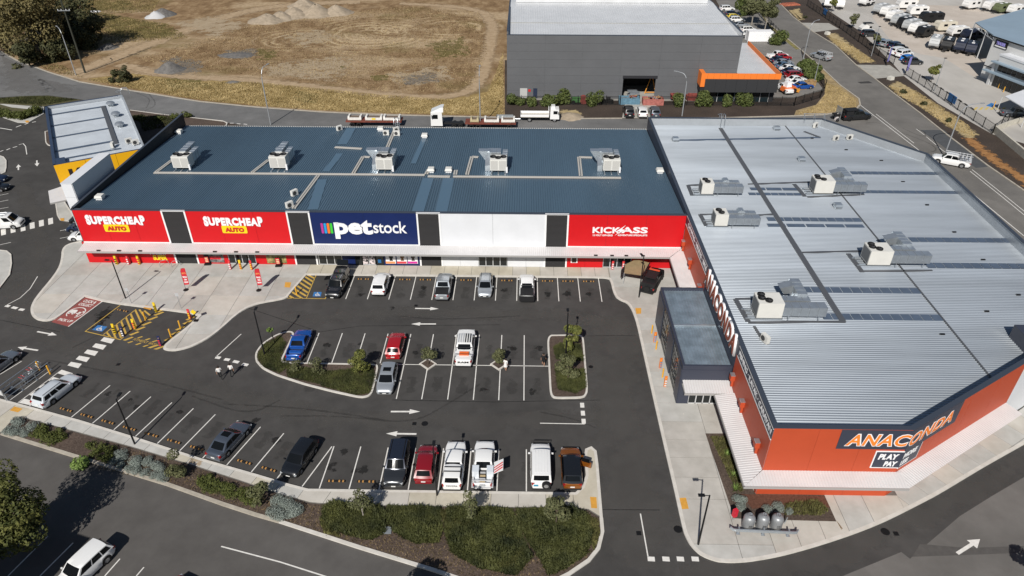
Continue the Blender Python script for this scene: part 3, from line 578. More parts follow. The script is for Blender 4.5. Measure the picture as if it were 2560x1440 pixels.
# tactile paving
for px, z in (([(713, 705), (728, 706), (725, 719), (711, 718)], .123), ([(1588, 770), (1603, 770), (1603, 784), (1591, 785)], .123), ([(1475, 1242), (1491, 1243), (1493, 1271), (1478, 1270)], .123), ([(1697, 1245), (1715, 1244), (1722, 1272), (1704, 1273)], .123), ([(24, 1026), (36, 1016), (57, 1022), (45, 1031)], .123), ([(363, 763), (384, 767), (376, 775), (358, 770)], .123), ([(150, 546), (160, 545), (161, 552), (152, 552)], .135), ([(62, 302), (70, 301), (74, 305), (66, 307)], .125)):
    MB().sheet([(p.x, p.y) for p in GP(px, .12)], z).build('tactile_panel', TACT, pave if px[0][0] not in (1475, 24) else path)
# stains on asphalt and concrete
for c_, r in (((755, 775), .0), ((262, 785), 1.2), ((255, 800), .9), ((247, 815), .7), ((820, 862), .5), ((900, 860), .35), ((340, 1020), .6), ((272, 985), .4), ((325, 1000), .3), ((450, 1030), .35), ((900, 1175), .7), ((860, 1130), .5), ((830, 1165), .6), ((690, 1100), .6), ((905, 735), .5), ((1370, 735), .6), ((1420, 735), .6), ((1470, 735), .6), ((1060, 720), .5), ((1260, 725), .5), ((640, 1050), .5), ((1210, 975), .5), ((1330, 980), .5), ((1040, 880), .4), ((1280, 870), .5), ((980, 770), .35), ((1350, 870), .5)):
    if r:
        p = G(*c_); soft_sheet('oil_stain', [(p.x+r*random.uniform(.6, 1.5)*math.cos(t*.9), p.y+r*random.uniform(.5, 1.4)*math.sin(t*.9)) for t in range(7)], .0055, S_OIL, car_park, r*.6)
for pts in ([(700, 1040), (860, 1040), (1030, 1060), (1120, 1010), (1200, 960)], [(560, 1010), (760, 1020), (960, 1050)], [(480, 990), (620, 1040), (700, 1000)], [(1350, 1030), (1430, 1045), (1490, 1070)], [(120, 900), (330, 940), (560, 1000)], [(180, 870), (260, 830), (300, 800)], [(1000, 640+150), (1100, 800), (1300, 790)]):
    TZ = globals().get('TZ', .0050)+.0001; soft_strip('tyre_mark', smooth_poly(GP(pts), 3), .3, TZ, S_DARK, car_park)
S_LANE = soft_mat('polished_lane', (.095, .090, .084), (.125, .118, .110), .35, .5, .42); S_BAYD = soft_mat('bay_grime', (.030, .029, .028), (.042, .040, .038), .8, .8, .18); S_TAR = soft_mat('tar_seam', (.02, .02, .02), (.03, .03, .03), 3, .3, .75)
for pts, w_ in (([(700, 800), (900, 785), (1200, 782), (1480, 790), (1560, 830)], 3.2), ([(560, 985), (760, 1040), (1000, 1050), (1300, 1050), (1520, 1040)], 3.4), ([(1530, 790), (1550, 950), (1570, 1100), (1590, 1300), (1600, 1420)], 8.), ([(20, 690), (60, 800), (200, 880), (420, 950), (560, 985)], 3.6), ([(60, 460), (90, 560), (100, 640), (60, 720)], 3.6), ([(1700, 1430), (1950, 1425), (2200, 1340), (2450, 1215), (2600, 1130)], 3.)): LZ = globals().get('LZ', .0016)+.0004; soft_strip('worn_lane', smooth_poly(GP(pts), 3), w_, LZ, S_LANE, car_park)
for k in range(-1, 10):
    a = Vector((-43.81+(k+.5)*2.602*math.cos(kd), 48.98+(k+.5)*2.602*math.sin(kd)))+Vector((math.cos(ka), math.sin(ka)))*random.uniform(2, 3); soft_strip('bay_grime', [a, a+Vector((math.cos(ka), math.sin(ka)))*1.0, a+Vector((math.cos(ka), math.sin(ka)))*2.2], random.uniform(.9, 1.5), .0048, S_BAYD, car_park)
for x in BAYX+MIDX+[-13.5, -11, -8.4, -5.8, -3.2, -.7]:
    for y in ((71.5,) if x in BAYX else (60, 54.5) if x in MIDX else (43,)): soft_strip('bay_grime', [Vector((x+1.3, y-1.2)), Vector((x+1.3, y)), Vector((x+1.3, y+1.3))], random.uniform(.8, 1.5), .0048, S_BAYD, car_park)
for pts in ([(1650, 1275), (1500, 1274)], [(1467, 840), (1590, 838)], [(0, 800), (60, 812), (150, 830)], [(620, 770), (800, 830), (900, 815), (1250, 812)], [(980, 1000), (1230, 1005), (1500, 1000)]): soft_strip('tar_seam', GP(pts), .12, .005, S_TAR, car_park)
soft_sheet('rust_stain', GP([(480, 1140), (512, 1150), (500, 1168), (470, 1158)], .12), .124, S_RUST, path, .6)
soft_sheet('rust_stain', GP([(2090, 1300), (2105, 1318), (2125, 1335), (2110, 1338)], .12), .124, S_RUST, pave, .4)
IRON = M('cast_iron', (.02, .02, .021), .6, .6)
for px, rr in (((1062, 1059), .32), ((1478, 1051), .0), ((1695, 1323), .36), ((2213, 1329), .36), ((1477, 917), .25)):
    if rr:
        p = G(*px); MB().cyl((p.x, p.y, .006), rr, .012, 18).build('manhole_cover', IRON, car_park)
for px in ((1036, 1059), (1597, 1333), (2240, 1334), (1040, 764), (296, 911)):
    p = G(*px); MB().box((p.x, p.y, .006), (.4, .4, .012)).build('drain_grate', IRON, car_park)
# ================================================================ BUILDINGS
RED = M('panel_red', (.55, .009, .013), .45, var=.03, vs=.6, spec=.3); NAVY = M('panel_navy', (.008, .019, .092), .45, var=.05, vs=.6, spec=.3)
WHT = M('panel_white', (.66, .675, .70), .5, var=.03, vs=.5); LOUV = M('louvre_charcoal', (.040, .039, .040), .5, spec=.3)
TRIM = M('trim_white', (.78, .78, .78), .5); CAP = M('cap_slate', (.045, .055, .075), .45, spec=.4); DARKW = M('wall_charcoal', (.022, .022, .026), .6)
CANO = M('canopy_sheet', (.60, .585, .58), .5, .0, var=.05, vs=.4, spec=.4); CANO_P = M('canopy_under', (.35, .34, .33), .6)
BLUER = M('roof_blue', (.090, .145, .198), .42, .25, var=.10, vs=.12, spec=.5, stretch=(1, .15, 1)); BLUEL = M('roof_skylight_blue', (.095, .16, .225), .3, .1, spec=.5)
ZINC = M('roof_zinc', (.43, .47, .51), .40, .66, var=.17, vs=.22, spec=.5, stretch=(.12, 1, 1)); SKYL = M('skylight_slate', (.095, .125, .175), .35, .1, spec=.5, var=.12, vs=.7)
GALV = M('galvanised', (.56, .60, .63), .30, .75, var=.08, vs=1.5); GALV_D = M('galvanised_dull', (.34, .37, .40), .42, .5, var=.1, vs=1.5)
GLASS = M('glass_dark', (.010, .013, .015), .06, 0, spec=.6); ALU = M('aluminium', (.62, .63, .64), .4, .3); BLK = M('black_metal', (.012, .012, .013), .5)
ORANGE = M('panel_rust_orange', (.455, .070, .026), .5, var=.03, vs=.5, spec=.3); SLATE = M('panel_slate', (.040, .046, .068), .45, spec=.4)
TRAY = M('cable_tray', (.55, .52, .47), .5, .2); TRAY_D = M('cable_tray_grey', (.105, .11, .12), .5, .2)
YELLOWP = M('panel_yellow', (.80, .42, .010), .5, spec=.3); SIGNW = M('sign_white', (.80, .80, .81), .5); GREYW = M('panel_grey', (.115, .118, .125), .5, var=.05, vs=.25, spec=.3)
BRED = M('logo_red', (.5, .02, .02), .5); LETTER_O = M('letter_orange', (.85, .23, .03), .5); LETTER_R = M('letter_rust', (.30, .075, .035), .55)
# ---------- retail terrace
FY = 77.58
rb = root('retail_building', 'long retail block with blue ribbed roof and red, navy and white shopfronts', 'building', (-18, 94, 0))
def P(mb, name, mat, par=rb, **k):
    o = mb.build(name, mat, None, **k); o.parent = par
    b = par; off = Vector()
    while b is not None: off += b.location; b = b.parent
    o.location = -off
    return o
RX0, RX1, RY1, RZF, RZB = -56.3, 20.25, 111.2, 7.45, 5.95
def roofz(y): return RZF+(RZB-RZF)*(y-FY)/(RY1-FY)
m = MB(); m.add([(RX0, FY+.1, 0), (RX1, FY+.1, 0), (RX1, RY1, 0), (RX0, RY1, 0), (RX0, FY+.1, roofz(FY)-.1), (RX1, FY+.1, roofz(FY)-.1), (RX1, RY1, RZB-.1), (RX0, RY1, RZB-.1)], [(0, 1, 5, 4), (1, 2, 6, 5), (2, 3, 7, 6), (3, 0, 4, 7)])
P(m, 'wall', DARKW)
rl = math.hypot(RY1-FY, RZB-RZF)
roof = P(ribbed((RX0+.1, FY+.15, RZF), (1, 0, 0), (0, RY1-FY, RZB-RZF), RX1-RX0-.15, rl, .31, .085, .24, .2), 'roof', BLUER)
P(MB().bb(RX0-.15, RX0+.12, FY+.0, RY1+.25, 0, 8.0), 'side_parapet', DARKW)
P(MB().bb(RX0-.19, RX0+.16, FY+.3, RY1+.28, 8.0, 8.04), 'parapet_cap', CAP)
P(MB().bb(RX0-.2, RX1, FY-.12, FY+.32, 7.8, 7.87), 'parapet_cap', CAP); P(MB().bb(RX0, RX1, FY+.02, FY+.28, 7.2, 7.8), 'front_parapet', DARKW)
P(MB().bb(RX0, RX1, RY1-.02, RY1+.16, RZB-.16, RZB+.06), 'gutter', KERB)
X = lambda px, py=534: OY(px, py, FY).x
seg = [('red', RX0-.05, X(402, 527)), ('vent', X(402, 527), X(461, 527)), ('red', X(461, 527), X(715, 529)), ('vent', X(715, 529), X(772, 529)), ('navy', X(772, 530), X(1041, 532)), ('vent', X(1041, 532), X(1099, 533)), ('white', X(1099, 533), X(1364, 535)), ('vent', X(1364, 536), X(1422, 536)), ('red', X(1422, 537), RX1+.02)]
PM = {'red': RED, 'navy': NAVY, 'white': WHT}; FASC = []
for kind, x0, x1 in seg:
    if kind == 'vent':
        for z0, z1 in ((3.2, 7.72), (.12, 2.98)):
            m = MB(); z = z0+.05
            m.bb(x0+.1, x1-.1, FY, FY+.09, z0, z1)
            while z < z1-.05: m.box(((x0+x1)/2, FY-.02, z+.05), (x1-x0-.25, .05, .12), rx=rad(28)); z += .165
            v = P(m, 'louvre', LOUV)
            for x in (x0+.05, x1-.05): P(MB().bb(x-.10, x+.10, FY-.1, FY+.03, z0, z1+(.12 if z1 > 5 else 0)), 'louvre_frame', TRIM, v)
            if z1 > 5: P(MB().bb(x0-.05, x1+.05, FY-.11, FY+.05, z1+.0, z1+.16), 'louvre_frame', TRIM, v)
        continue
    n = 3 if kind == 'red' else 2; w = (x1-x0)/n
    fa = P(MB().bb(x0, x1, FY-.01, FY+.09, 3.2, 7.79), 'fascia', LOUV); FASC.append(fa)
    for k in range(n): P(MB().bb(x0+k*w+.012, x0+(k+1)*w-.012, FY-.05, FY-.011, 3.28, 7.79), 'panel', PM[kind], fa)
    P(MB().bb(x0, x1, FY-.09, FY-.0, 3.17, 3.28), 'sill', TRIM, fa)
def fr(px0, py0, px1, py1, y=FY-.055):  # box on the shopfront plane from pixels: left, top, right, bottom
    a = OY((px0+px1)/2, py1, y); b = OY((px0+px1)/2, py0, y); z0, z1 = a.z, b.z; zc_ = (py0+py1)/2
    return Vector((OY(px0, zc_, y).x, y, z0)), OY(px1, zc_, y).x-OY(px0, zc_, y).x, z1-z0
UX, UZ = (1, 0, 0), (0, 0, 1)
def T(par, s, px, mat, **k):
    org, w, h = fr(*px); b = par; off = Vector()
    while b is not None: off += b.location; b = b.parent
    return letters('lettering', par, s, org-off, UX, UZ, w, h, mat, **k)
def sheet_on(par, name, px, mat, d=.03, y=FY-.055, poly=None):
    org, w, h = fr(*px, y)
    if poly: return P(MB().add([(org.x+a*w, y-d, org.z+b*h) for a, b in poly]+[(org.x+a*w, y, org.z+b*h) for a, b in poly], [tuple(range(len(poly)))]+[(i, i+len(poly), (i+1) % len(poly)+len(poly), (i+1) % len(poly)) for i in range(len(poly))]), name, mat, par)
    return P(MB().bb(org.x, org.x+w, y-d, y, org.z, org.z+h), name, mat, par)
RR_ = [(.03, 0), (.97, 0), (1, .1), (1, .9), (.97, 1), (.03, 1), (0, .9), (0, .1)]
def sc_warp(a, b): k = 1.0 if a < .105 or a > .91 else .80; return a, (b-.5)*k+.5+(0 if k == 1 else -.03)
for fa, dx, dy in ((FASC[0], 0, 0), (FASC[1], 294.5, 3.5)):
    o = T(fa, 'SUPERCHEAP', (215+dx, 537.5+dy, 362.5+dx, 562+dy), SIGNW, depth=.08, bold=.062, warp=sc_warp, spacing=1.14)
    sheet_on(fa, 'sign_plate_rim', (259.5+dx, 559.5+dy, 324.5+dx, 580.5+dy), BRED, .035, poly=RR_)
    sheet_on(fa, 'sign_plate', (261+dx, 561+dy, 323+dx, 579+dy), M('sign_yellow', (.86, .60, .01), .5), .05, poly=RR_)
    o = T(fa, 'AUTO', (269+dx, 565+dy, 316+dx, 575.5+dy), BRED, depth=.08, bold=.055, spacing=1.05); o.location.y -= .05
fa = FASC[2]
for k, c in enumerate(((.42, .04, .25), (.02, .30, .62), (.85, .18, .02), (.05, .52, .04))):
    sheet_on(fa, 'logo_bar', (803+k*7.6, 558, 809+k*7.6, 583), M('logo_%d' % k, c, .5), .05, poly=[(0, .05), (.1, 0), (.9, 0), (1, .05), (1, .95), (.9, 1), (.1, 1), (0, .95)])
T(fa, 'pet', (836.5, 549.5, 932, 596.5), SIGNW, depth=.09, bold=.042); T(fa, 'stock', (933, 553.5, 1017, 582.5), SIGNW, depth=.09, bold=.008, spacing=.95)
sheet_on(fa, 'letter_serif', (833, 556, 846, 561), SIGNW, .09, poly=[(0, .9), (.6, 0), (1, 0), (1, 1), (.3, 1)])
fa = FASC[4]
T(fa, 'KICK', (1481.5, 567.7, 1552, 582.5), SIGNW, depth=.08, bold=.03); T(fa, 'ASS', (1553, 567.7, 1619.5, 582.5), SIGNW, depth=.08, bold=.03)
bolt = [(.0, 0), (.42, .52), (.22, .47), (1, 1), (.62, .55), (.9, .62)]
bolt = [(0, 0), (.55, .48), (.36, .44), (1, 1), (.5, .62), (.72, .66), (.62, .44), (.98, .54)]
bp_ = [(0, 0), (1, .56), (.66, .62), (1, 1), (.18, .44), (.52, .40)]
sheet_on(fa, 'logo_bolt_edge', (1533, 559.5, 1566, 590), RED, .10, poly=bp_); sheet_on(fa, 'logo_bolt', (1537, 562, 1563, 588), SIGNW, .12, poly=bp_)
T(fa, '12 VOLT OFF-GRID', (1482, 586, 1532, 589.8), SIGNW, depth=.06, bold=.025); T(fa, 'ADVENTURE SPECIALISTS', (1544, 586, 1618, 589.8), SIGNW, depth=.06, bold=.025)
# lower shopfronts
def low(px0, px1, mat, name='lower_panel', n=1, pyc=650):
    x0, x1 = OY(px0, pyc, FY).x, OY(px1, pyc, FY).x; w = (x1-x0)/n
    return [P(MB().bb(x0+k*w+.01, x0+(k+1)*w-.01, FY-.05, FY+.09, .11, 3.17), name, mat) for k in range(n)]
def glazing(px0, px1, n, doors=(), pyc=650, base=.12):
    x0, x1 = OY(px0, pyc, FY).x, OY(px1, pyc, FY).x; w = (x1-x0)/n
    m = MB(); m.bb(x0, x1, FY-.04, FY+.04, 2.95, 3.1); m.bb(x0, x1, FY-.04, FY+.04, base, base+.1); m.bb(x0, x1, FY-.03, FY+.03, 2.2, 2.27)
    for k in range(n+1): m.bb(x0+k*w-.045, x0+k*w+.045, FY-.05, FY+.05, base, 3.0)
    f = P(m, 'shop_door', ALU if doors else BLK)
    for k in range(n): P(MB().bb(x0+k*w+.045, x0+(k+1)*w-.045, FY-.012, FY+.012, base+.1, 2.95), 'pane', GLASS, f)
    return f
low(222, 440, RED, n=5); low(494, 573, RED, n=2); glazing(573, 640, 4, (1,)); low(640, 738, RED, n=2)
glazing(798, 856, 3, (1,)); low(856, 889, NAVY); glazing(889, 906, 1); f_ = glazing(906, 940, 2, (1,)); glazing(940, 959, 1); low(959, 1051, NAVY, n=2)
low(1105, 1197, WHT, n=2); glazing(1197, 1268, 4, (1,)); low(1268, 1362, WHT, n=2)
low(1417, 1508, RED, n=2); glazing(1508, 1578, 4, (1,)); low(1578, 1680, RED, n=2)
yl = FY-.055
def poster(px, mat, par=rb): return sheet_on(par, 'poster', px, mat, .02, yl)
NOIS1 = M('poster_dark', (.03, .03, .032), .5, col2=(.35, .33, .32), vs=2.2, lo=.4, hi=.7); NOIS2 = M('poster_field', (.10, .09, .03), .5, col2=(.5, .40, .16), vs=1.6, lo=.4, hi=.65)
p1_ = poster((510, 630, 559, 656), NOIS1); sheet_on(p1_, 'print_red_car', (524, 641, 552, 648), M('print_red', (.5, .02, .03), .5, var=.6, vs=4), .03, yl)
poster((666, 631, 715, 658), NOIS2)
T(rb, 'MAKE IT', (374, 627, 416, 637), M('sign_grey', (.45, .42, .42), .5), depth=.03, bold=.05, spacing=.9); T(rb, 'SUPER', (383, 638, 418, 650), M('sign_yellow2', (.86, .62, .02), .5), depth=.03, bold=.05, spacing=.9)
NOIS3 = M('poster_redblack', (.01, .01, .01), .5, col2=(.7, .62, .62), vs=3.5, lo=.42, hi=.56)
for a in (907, 924): poster((a, 636, a+13, 660), NOIS3)
for k, (a, c) in enumerate(((964, (.75, .28, .10)), (992, (.62, .05, .06)), (1019, (.60, .03, .30)))):
    q = poster((a, 634, a+25, 659), SIGNW); sheet_on(q, 'print_band', (a+.5, 653.5, a+24.5, 658.5), M('band_%d' % k, c, .5), .03, yl)
    sheet_on(q, 'print_portrait', (a+8, 637, a+19, 652), M('fur_%d' % k, ((.03, .03, .03), (.25, .14, .07), (.10, .08, .07))[k], .8, var=.5, vs=5), .03, yl, poly=[(.1, 0), (.9, 0), (.75, .4), (1, .6), (.85, .95), (.6, .85), (.4, .85), (.15, .95), (0, .6), (.25, .4)])
q = poster((1427, 640, 1444, 657), TRIM); sheet_on(q, 'print', (1430, 636, 1441, 656), M('print_brown', (.05, .03, .02), .6, var=.6, vs=5), .03, yl)
q = poster((945, 648, 953, 657), M('print_blue', (.02, .12, .30), .5))
# canopy along the shops
cx0, cx1, cyo = -56.3, 18.45, 75.62
P(ribbed((cx0, cyo, 2.90), UX, (0, FY-.1-cyo, .27), cx1-cx0+1.7, math.hypot(FY-.1-cyo, .27), .25, .022, .3, .12, clipf=lambda t: (max(0, (t-(cx1-cx0))*1.0), math.hypot(FY-.1-cyo, .27))), 'canopy', CANO)
P(MB().bb(cx0, cx1, cyo-.10, cyo+.02, 2.74, 2.93), 'canopy_gutter', CANO_P); P(MB().bb(cx0, cx1, cyo, FY-.1, 2.70, 2.74), 'canopy_soffit', CANO_P)
for px in (243, 294, 347, 534, 587, 640, 1491, 1532, 1568, 1610): P(MB().box((OY(px, 620, 75.7).x, 75.75, 3.02), (.45, .16, .12)), 'canopy_light', BLK)
# roof furniture that belongs to the sheet: skylight strips and cable trays
def rp(px, py, dz=0.):   # pixel on the sloping blue roof
    d = _ray(px, py); k = (RZB-RZF)/(RY1-FY); t = (RZF-k*FY+dz-CAMH)/(d.z-k*d.y); return Vector((t*d.x, t*d.y, CAMH+t*d.z))
def roof_strip(par, name, a, b, w, h, mat, along='Y', z=.0):
    A, B = rp(*a), rp(*b); d = (B-A); d.z = 0; L = d.length; d.normalize(); n = Vector((-d.y, d.x, 0)); vs = []
    for q in (A, B):
        for s in (-1, 1):
            c = q+n*s*w/2; vs += [(c.x, c.y, roofz(c.y)+z), (c.x, c.y, roofz(c.y)+z+h)]
    return P(MB().add(vs, [(0, 1, 3, 2), (1, 5, 7, 3), (4, 6, 7, 5), (0, 4, 5, 1), (2, 3, 7, 6)]), name, mat, par)
for a, b, w in (((1071, 447), (1045, 530), 1.5), ((1122, 447), (1103, 530), 1.5), ((1060, 348), (1034, 410), .75), ((878, 322), (855, 362), 1.5), ((806, 450), (782, 525), 1.3), ((850, 385), (815, 430), 1.0)):
    st = roof_strip(roof, 'skylight_strip', a, b, w, .012, BLUEL, z=.09)
for a, b in (((386, 434), (1062, 440)), ((1133, 444), (1552, 447))):
    for o in (-.14, .14):
        A, B = rp(*a), rp(*b); m = MB(); y = (A.y+B.y)/2+o; m.bb(A.x, B.x, y-.08, y+.08, roofz(y)+.12, roofz(y)+.22); P(m, 'cable_tray', TRAY, roof)
    A, B = rp(*a), rp(*b); P(MB().bb(A.x, B.x, A.y-.3, A.y-.22, roofz(A.y), roofz(A.y)+.12), 'cable_tray_feet', TRAY_D, roof)
for a, b in (((392, 432), (432, 402)), ((632, 433), (672, 402)), ((884, 435), (908, 394)), ((1168, 438), (1180, 394)), ((1452, 441), (1447, 395)), ((796, 441), (735, 523)), ((990, 320), (967, 375)), ((1066, 437), (1072, 426)), ((1124+14, 438), (1124+16, 428)), ((838, 370), (905, 374)), ((908, 394), (925, 395)), ((1180, 394), (1196, 395)), ((1447, 395), (1480, 396)), ((1070, 443), (1125, 444))):
    A, B = rp(*a), rp(*b); d = Vector((B.x-A.x, B.y-A.y, 0)).normalized(); n = Vector((-d.y, d.x, 0))
    for o in (-.16, .16):
        vs = []
        for q in (A+n*o, B+n*o):
            for s in (-.11, .11):
                c = q+n*s; vs += [(c.x, c.y, roofz(c.y)+.1), (c.x, c.y, roofz(c.y)+.2)]
        P(MB().add(vs, [(0, 1, 3, 2), (1, 5, 7, 3), (4, 6, 7, 5), (0, 4, 5, 1), (2, 3, 7, 6)]), 'cable_tray', TRAY, roof)
# ---------- white fin wall left of the terrace
fn = root('feature_wall', 'tall white panelled wall standing left of the dark parapet', 'wall', (-57.9, 85.5, 0))
P(MB().bb(-58.55, -57.15, 80.4, 90.1, 0, 10.0), 'wall_core', M('fin_core', (.35, .36, .38), .6), fn)
for z0, z1 in ((4, 6.2), (6.2, 8.1), (8.1, 9.98)): P(MB().bb(-57.149, -57.10, 80.42, 90.08, z0+.015, z1-.015), 'panel', WHT, fn); P(MB().bb(-58.53, -57.17, 80.35, 80.40, z0+.015, z1-.015), 'panel', WHT, fn)
P(MB().bb(-58.6, -57.06, 80.33, 90.14, 10.0, 10.05), 'coping', WHT, fn)
# ---------- orange outdoor store
SZ, SR = 8.0, 6.75
an = root('outdoor_store', 'orange and slate outdoor store with large silver ribbed roof', 'building', (38, 75, 0))
POLY = [(20.35, 40.97), (31.4, 40.97), (45.6, 49.79), (57.4, 57.1), (58.9, 97.0), (48.5, 111.2), (20.35, 111.2)]
ddir = Vector((45.6-31.4, 49.79-40.97, 0)).normalized(); dn = Vector((ddir.y, -ddir.x, 0)); DL = (Vector((45.6, 49.79, 0))-Vector((31.4, 40.97, 0))).length
m = MB()
for i in range(len(POLY)):
    a, b = POLY[i], POLY[(i+1) % len(POLY)]; mi = 0
    m.add([(a[0], a[1], 0), (b[0], b[1], 0), (b[0], b[1], SZ), (a[0], a[1], SZ)], [(0, 1, 2, 3)]); 
inn = inset(POLY, .28)
for i in range(len(POLY)):
    a, b = inn[i], inn[(i+1) % len(POLY)]; m.add([(a[0], a[1], SR-.1), (b[0], b[1], SR-.1), (b[0], b[1], SZ), (a[0], a[1], SZ)], [(3, 2, 1, 0)])
P(m, 'wall', M('parapet_zinc', (.45, .48, .51), .45, .3, var=.06, vs=.5), an)
m = MB(); o2 = inset(POLY, -.08); i2 = inset(POLY, .36); n = len(POLY)
m.kerb(o2, .44, SZ, SZ+.06, closed=True); cap = P(m, 'parapet_cap', CAP, an)
def xr(y):
    pts = [(31.4, 40.97), (45.6, 49.79), (57.4, 57.1), (58.9, 97.0), (48.5, 111.2)]
    for a, b in zip(pts, pts[1:]):
        if a[1] <= y <= b[1]: return a[0]+(b[0]-a[0])*(y-a[1])/(b[1]-a[1])
    return pts[0][0] if y < 41 else pts[-1][0]
aroof = P(ribbed((0, 111.0, SR), (0, -1, 0), (1, 0, 0), 69.9, 10, .30, .08, .22, .24, clipf=lambda t: (20.55, xr(111.0-t)-.2)), 'roof', ZINC, an)
R_ = lambda px, py, z=SR: G(px, py, z)
# skylight rows, panel by panel
sk = MB().box((0, 0, 0), (.92, 1.0, .012)).mesh('skylight_panel', SKYL)
def skyrow(a, b, w=1.15, pitch=1.02, par=aroof):
    A, B = R_(*a, SR+.07), R_(*b, SR+.07); n = max(1, round((B.x-A.x)/pitch)); st = (B.x-A.x)/n
    for k in range(n):
        o = D.objects.new('skylight_panel', sk); link(o, par); o.location = Vector((A.x+(k+.5)*st, (A.y+B.y)/2, SR+.095)); o.scale = (st/1.0, w, 1)
for a, b, w in (((1875, 474), (1994, 471), .75), ((1872, 487), (2001, 484), .75), ((1919, 551), (2150, 547), 1.0), ((1919, 567), (2158, 562), .8), ((2278, 604), (2543, 597), 1.1), ((2317, 667), (2565, 662), 1.1), ((2007, 729), (2297, 723), 1.1), ((2057, 796), (2350, 790), 1.1), ((2160, 483), (2403, 478), .9), ((2130, 436), (2367, 430), .9)): skyrow(a, b, w, 2.4 if (a[1] in (474, 567)) else 1.02)
def bar(a, b, w, h, mat, name, z=SR+.05):
    A, B = R_(*a, SR), R_(*b, SR); d = (B-A).normalized(); n = Vector((-d.y, d.x, 0)); q = [A+n*w/2, A-n*w/2, B-n*w/2, B+n*w/2]
    return P(MB().prism([(p.x, p.y) for p in q], z, z+h), name, mat, aroof)
bar((1801, 322), (2107, 806), .62, .1, TRAY_D, 'walkway'); bar((1958, 310), (2478, 948), .16, .09, TRAY_D, 'expansion_joint'); bar((1690, 352), (2050, 345), .5, .06, SKYL, 'roof_gutter'); bar((2010, 330), (2050, 345), .4, .08, TRAY_D, 'cable_tray')
for a, b in (((1720, 465), (1730, 490)), ((1750, 538), (1765, 566)), ((1985, 462), (2012, 493)), ((2120, 636), (2155, 682)), ((1838, 750), (1870, 806))): bar(a, b, .5, .1, TRAY_D, 'cable_tray')
for a, b in (((1720, 465), (1760, 463)), ((1750, 538), (1800, 537)), ((1870, 462), (2040, 456)), ((1890, 540), (1935, 537)), ((2005, 633), (2165, 629)), ((2018, 494), (2160, 488)), ((2157, 680), (2330, 678)), ((1870, 808), (2112, 806)), ((1838, 750), (1885, 748)), ((1885, 818), (1905, 850))): bar(a, b, .28, .09, TRAY_D, 'cable_tray')
for px, py in ((2115, 376), (2203, 403), (2257, 456), (2317, 514), (2385, 582), (2457, 651), (2545, 739), (2466, 780), (2355, 838), (2030, 347)):
    p = R_(px, py); P(MB().box((p.x, p.y, SR+.12), (.45, .16, .12)), 'roof_anchor', BLK, aroof)
# wall cladding: left side (X = 20.35), facing the car park
LX = 20.35
def lpan(y0, y1, z0, z1, mat, name='panel', d=.04, x=LX): return P(MB().bb(x-d, x-.001, y0, y1, z0, z1), name, mat, an)
for y0, y1 in ((41.0, 43.2), (43.2, 45.4), (45.4, 47.6), (47.6, 49.8), (49.8, 52.0), (52.0, 57), (57, 62), (62, 65.6), (65.6, 69.6), (69.6, 73.6), (73.6, 77.5)): lpan(y0+.008, y1-.008, .11, 6.62, ORANGE if not 52 <= y0 < 65.5 else SLATE)
for y0, y1 in ((40.97, 46), (46, 51.7), (51.7, 58.7), (58.7, 65.6), (65.6, 71.5), (71.5, 77.5), (77.5, 94), (94, 111.2)): lpan(y0+.006, y1-.006, 6.64 if y1 < 78 else 5.9, SZ-.01, SLATE, d=.05)
for y0, y1 in ((40.97, 51.7), (65.6, 77.5)):
    lpan(y0, y1, 6.60, 6.70, TRIM, 'pinstripe', .07); lpan(y0, y1, 7.80, 7.84, TRIM, 'pinstripe', .07)
UL = (0, -1, 0)
def LT(s, y0, y1, z0, z1, mat, x=LX-.06, **k): return letters('lettering', an, s, Vector((x, y0, z0))-an.location, UL, UZ, y0-y1, z1-z0, mat, **k)
LT('CAMPING · HIKING · BIKE', 76.3, 65.9, 6.98, 7.55, SIGNW, depth=.02, bold=.02); LT('FISHING · KAYAK · CARAVAN', 51.4, 41.2, 6.98, 7.55, SIGNW, depth=.02, bold=.02)
LT('ANACONDA', 65.5, 52.3, 6.05, 8.30, SIGNW, x=LX-.05, depth=.22, bold=.075, shear=.22, spacing=1.12); LT('ANACONDA', 65.4, 52.45, 6.14, 8.21, LETTER_R, x=LX-.05, depth=.26, bold=.028, shear=.22, spacing=1.12)
# front (Y = 40.97) and diagonal walls
for x0, x1 in ((20.35, 24.0), (24.0, 27.7), (27.7, 31.4)): P(MB().bb(x0+.008, x1-.008, 40.93, 40.969, .11, SZ-.01), 'panel', ORANGE, an)
def dbox(s0, s1, z0, z1, d, mat, name, par=an):
    a = Vector((31.4, 40.97, 0)); q = [a+ddir*s0+dn*.001, a+ddir*s1+dn*.001, a+ddir*s1+dn*d, a+ddir*s0+dn*d]; return P(MB().prism([(p.x, p.y) for p in q], z0, z1, bottom=True), name, mat, par)
for s0, s1 in ((0, 4.2), (4.2, 8.4), (8.4, 12.6), (12.6, DL)): dbox(s0+.008, s1-.008, .11, SZ-.01, .04, ORANGE, 'panel')
for k in range(3):
    a = Vector((45.6, 49.79, 0))+ddir*k*4.6; q = [a+dn*.001, a+ddir*4.58+dn*.001, a+ddir*4.58+dn*.05, a+dn*.05]; P(MB().prism([(p.x, p.y) for p in q], .11, SZ-.01, bottom=True), 'panel', WHT, an)
P(MB().bb(25.75, 31.42, 40.89, 40.93, 5.8, 7.93), 'sign_board', SLATE, an); dbox(0, 6.95, 5.4, 7.93, .08, SLATE, 'sign_board')
def FT(s, x0, x1, z0, z1, mat, y=40.885, **k): return letters('lettering', an, s, Vector((x0, y, z0))-an.location, UX, UZ, x1-x0, z1-z0, mat, **k)
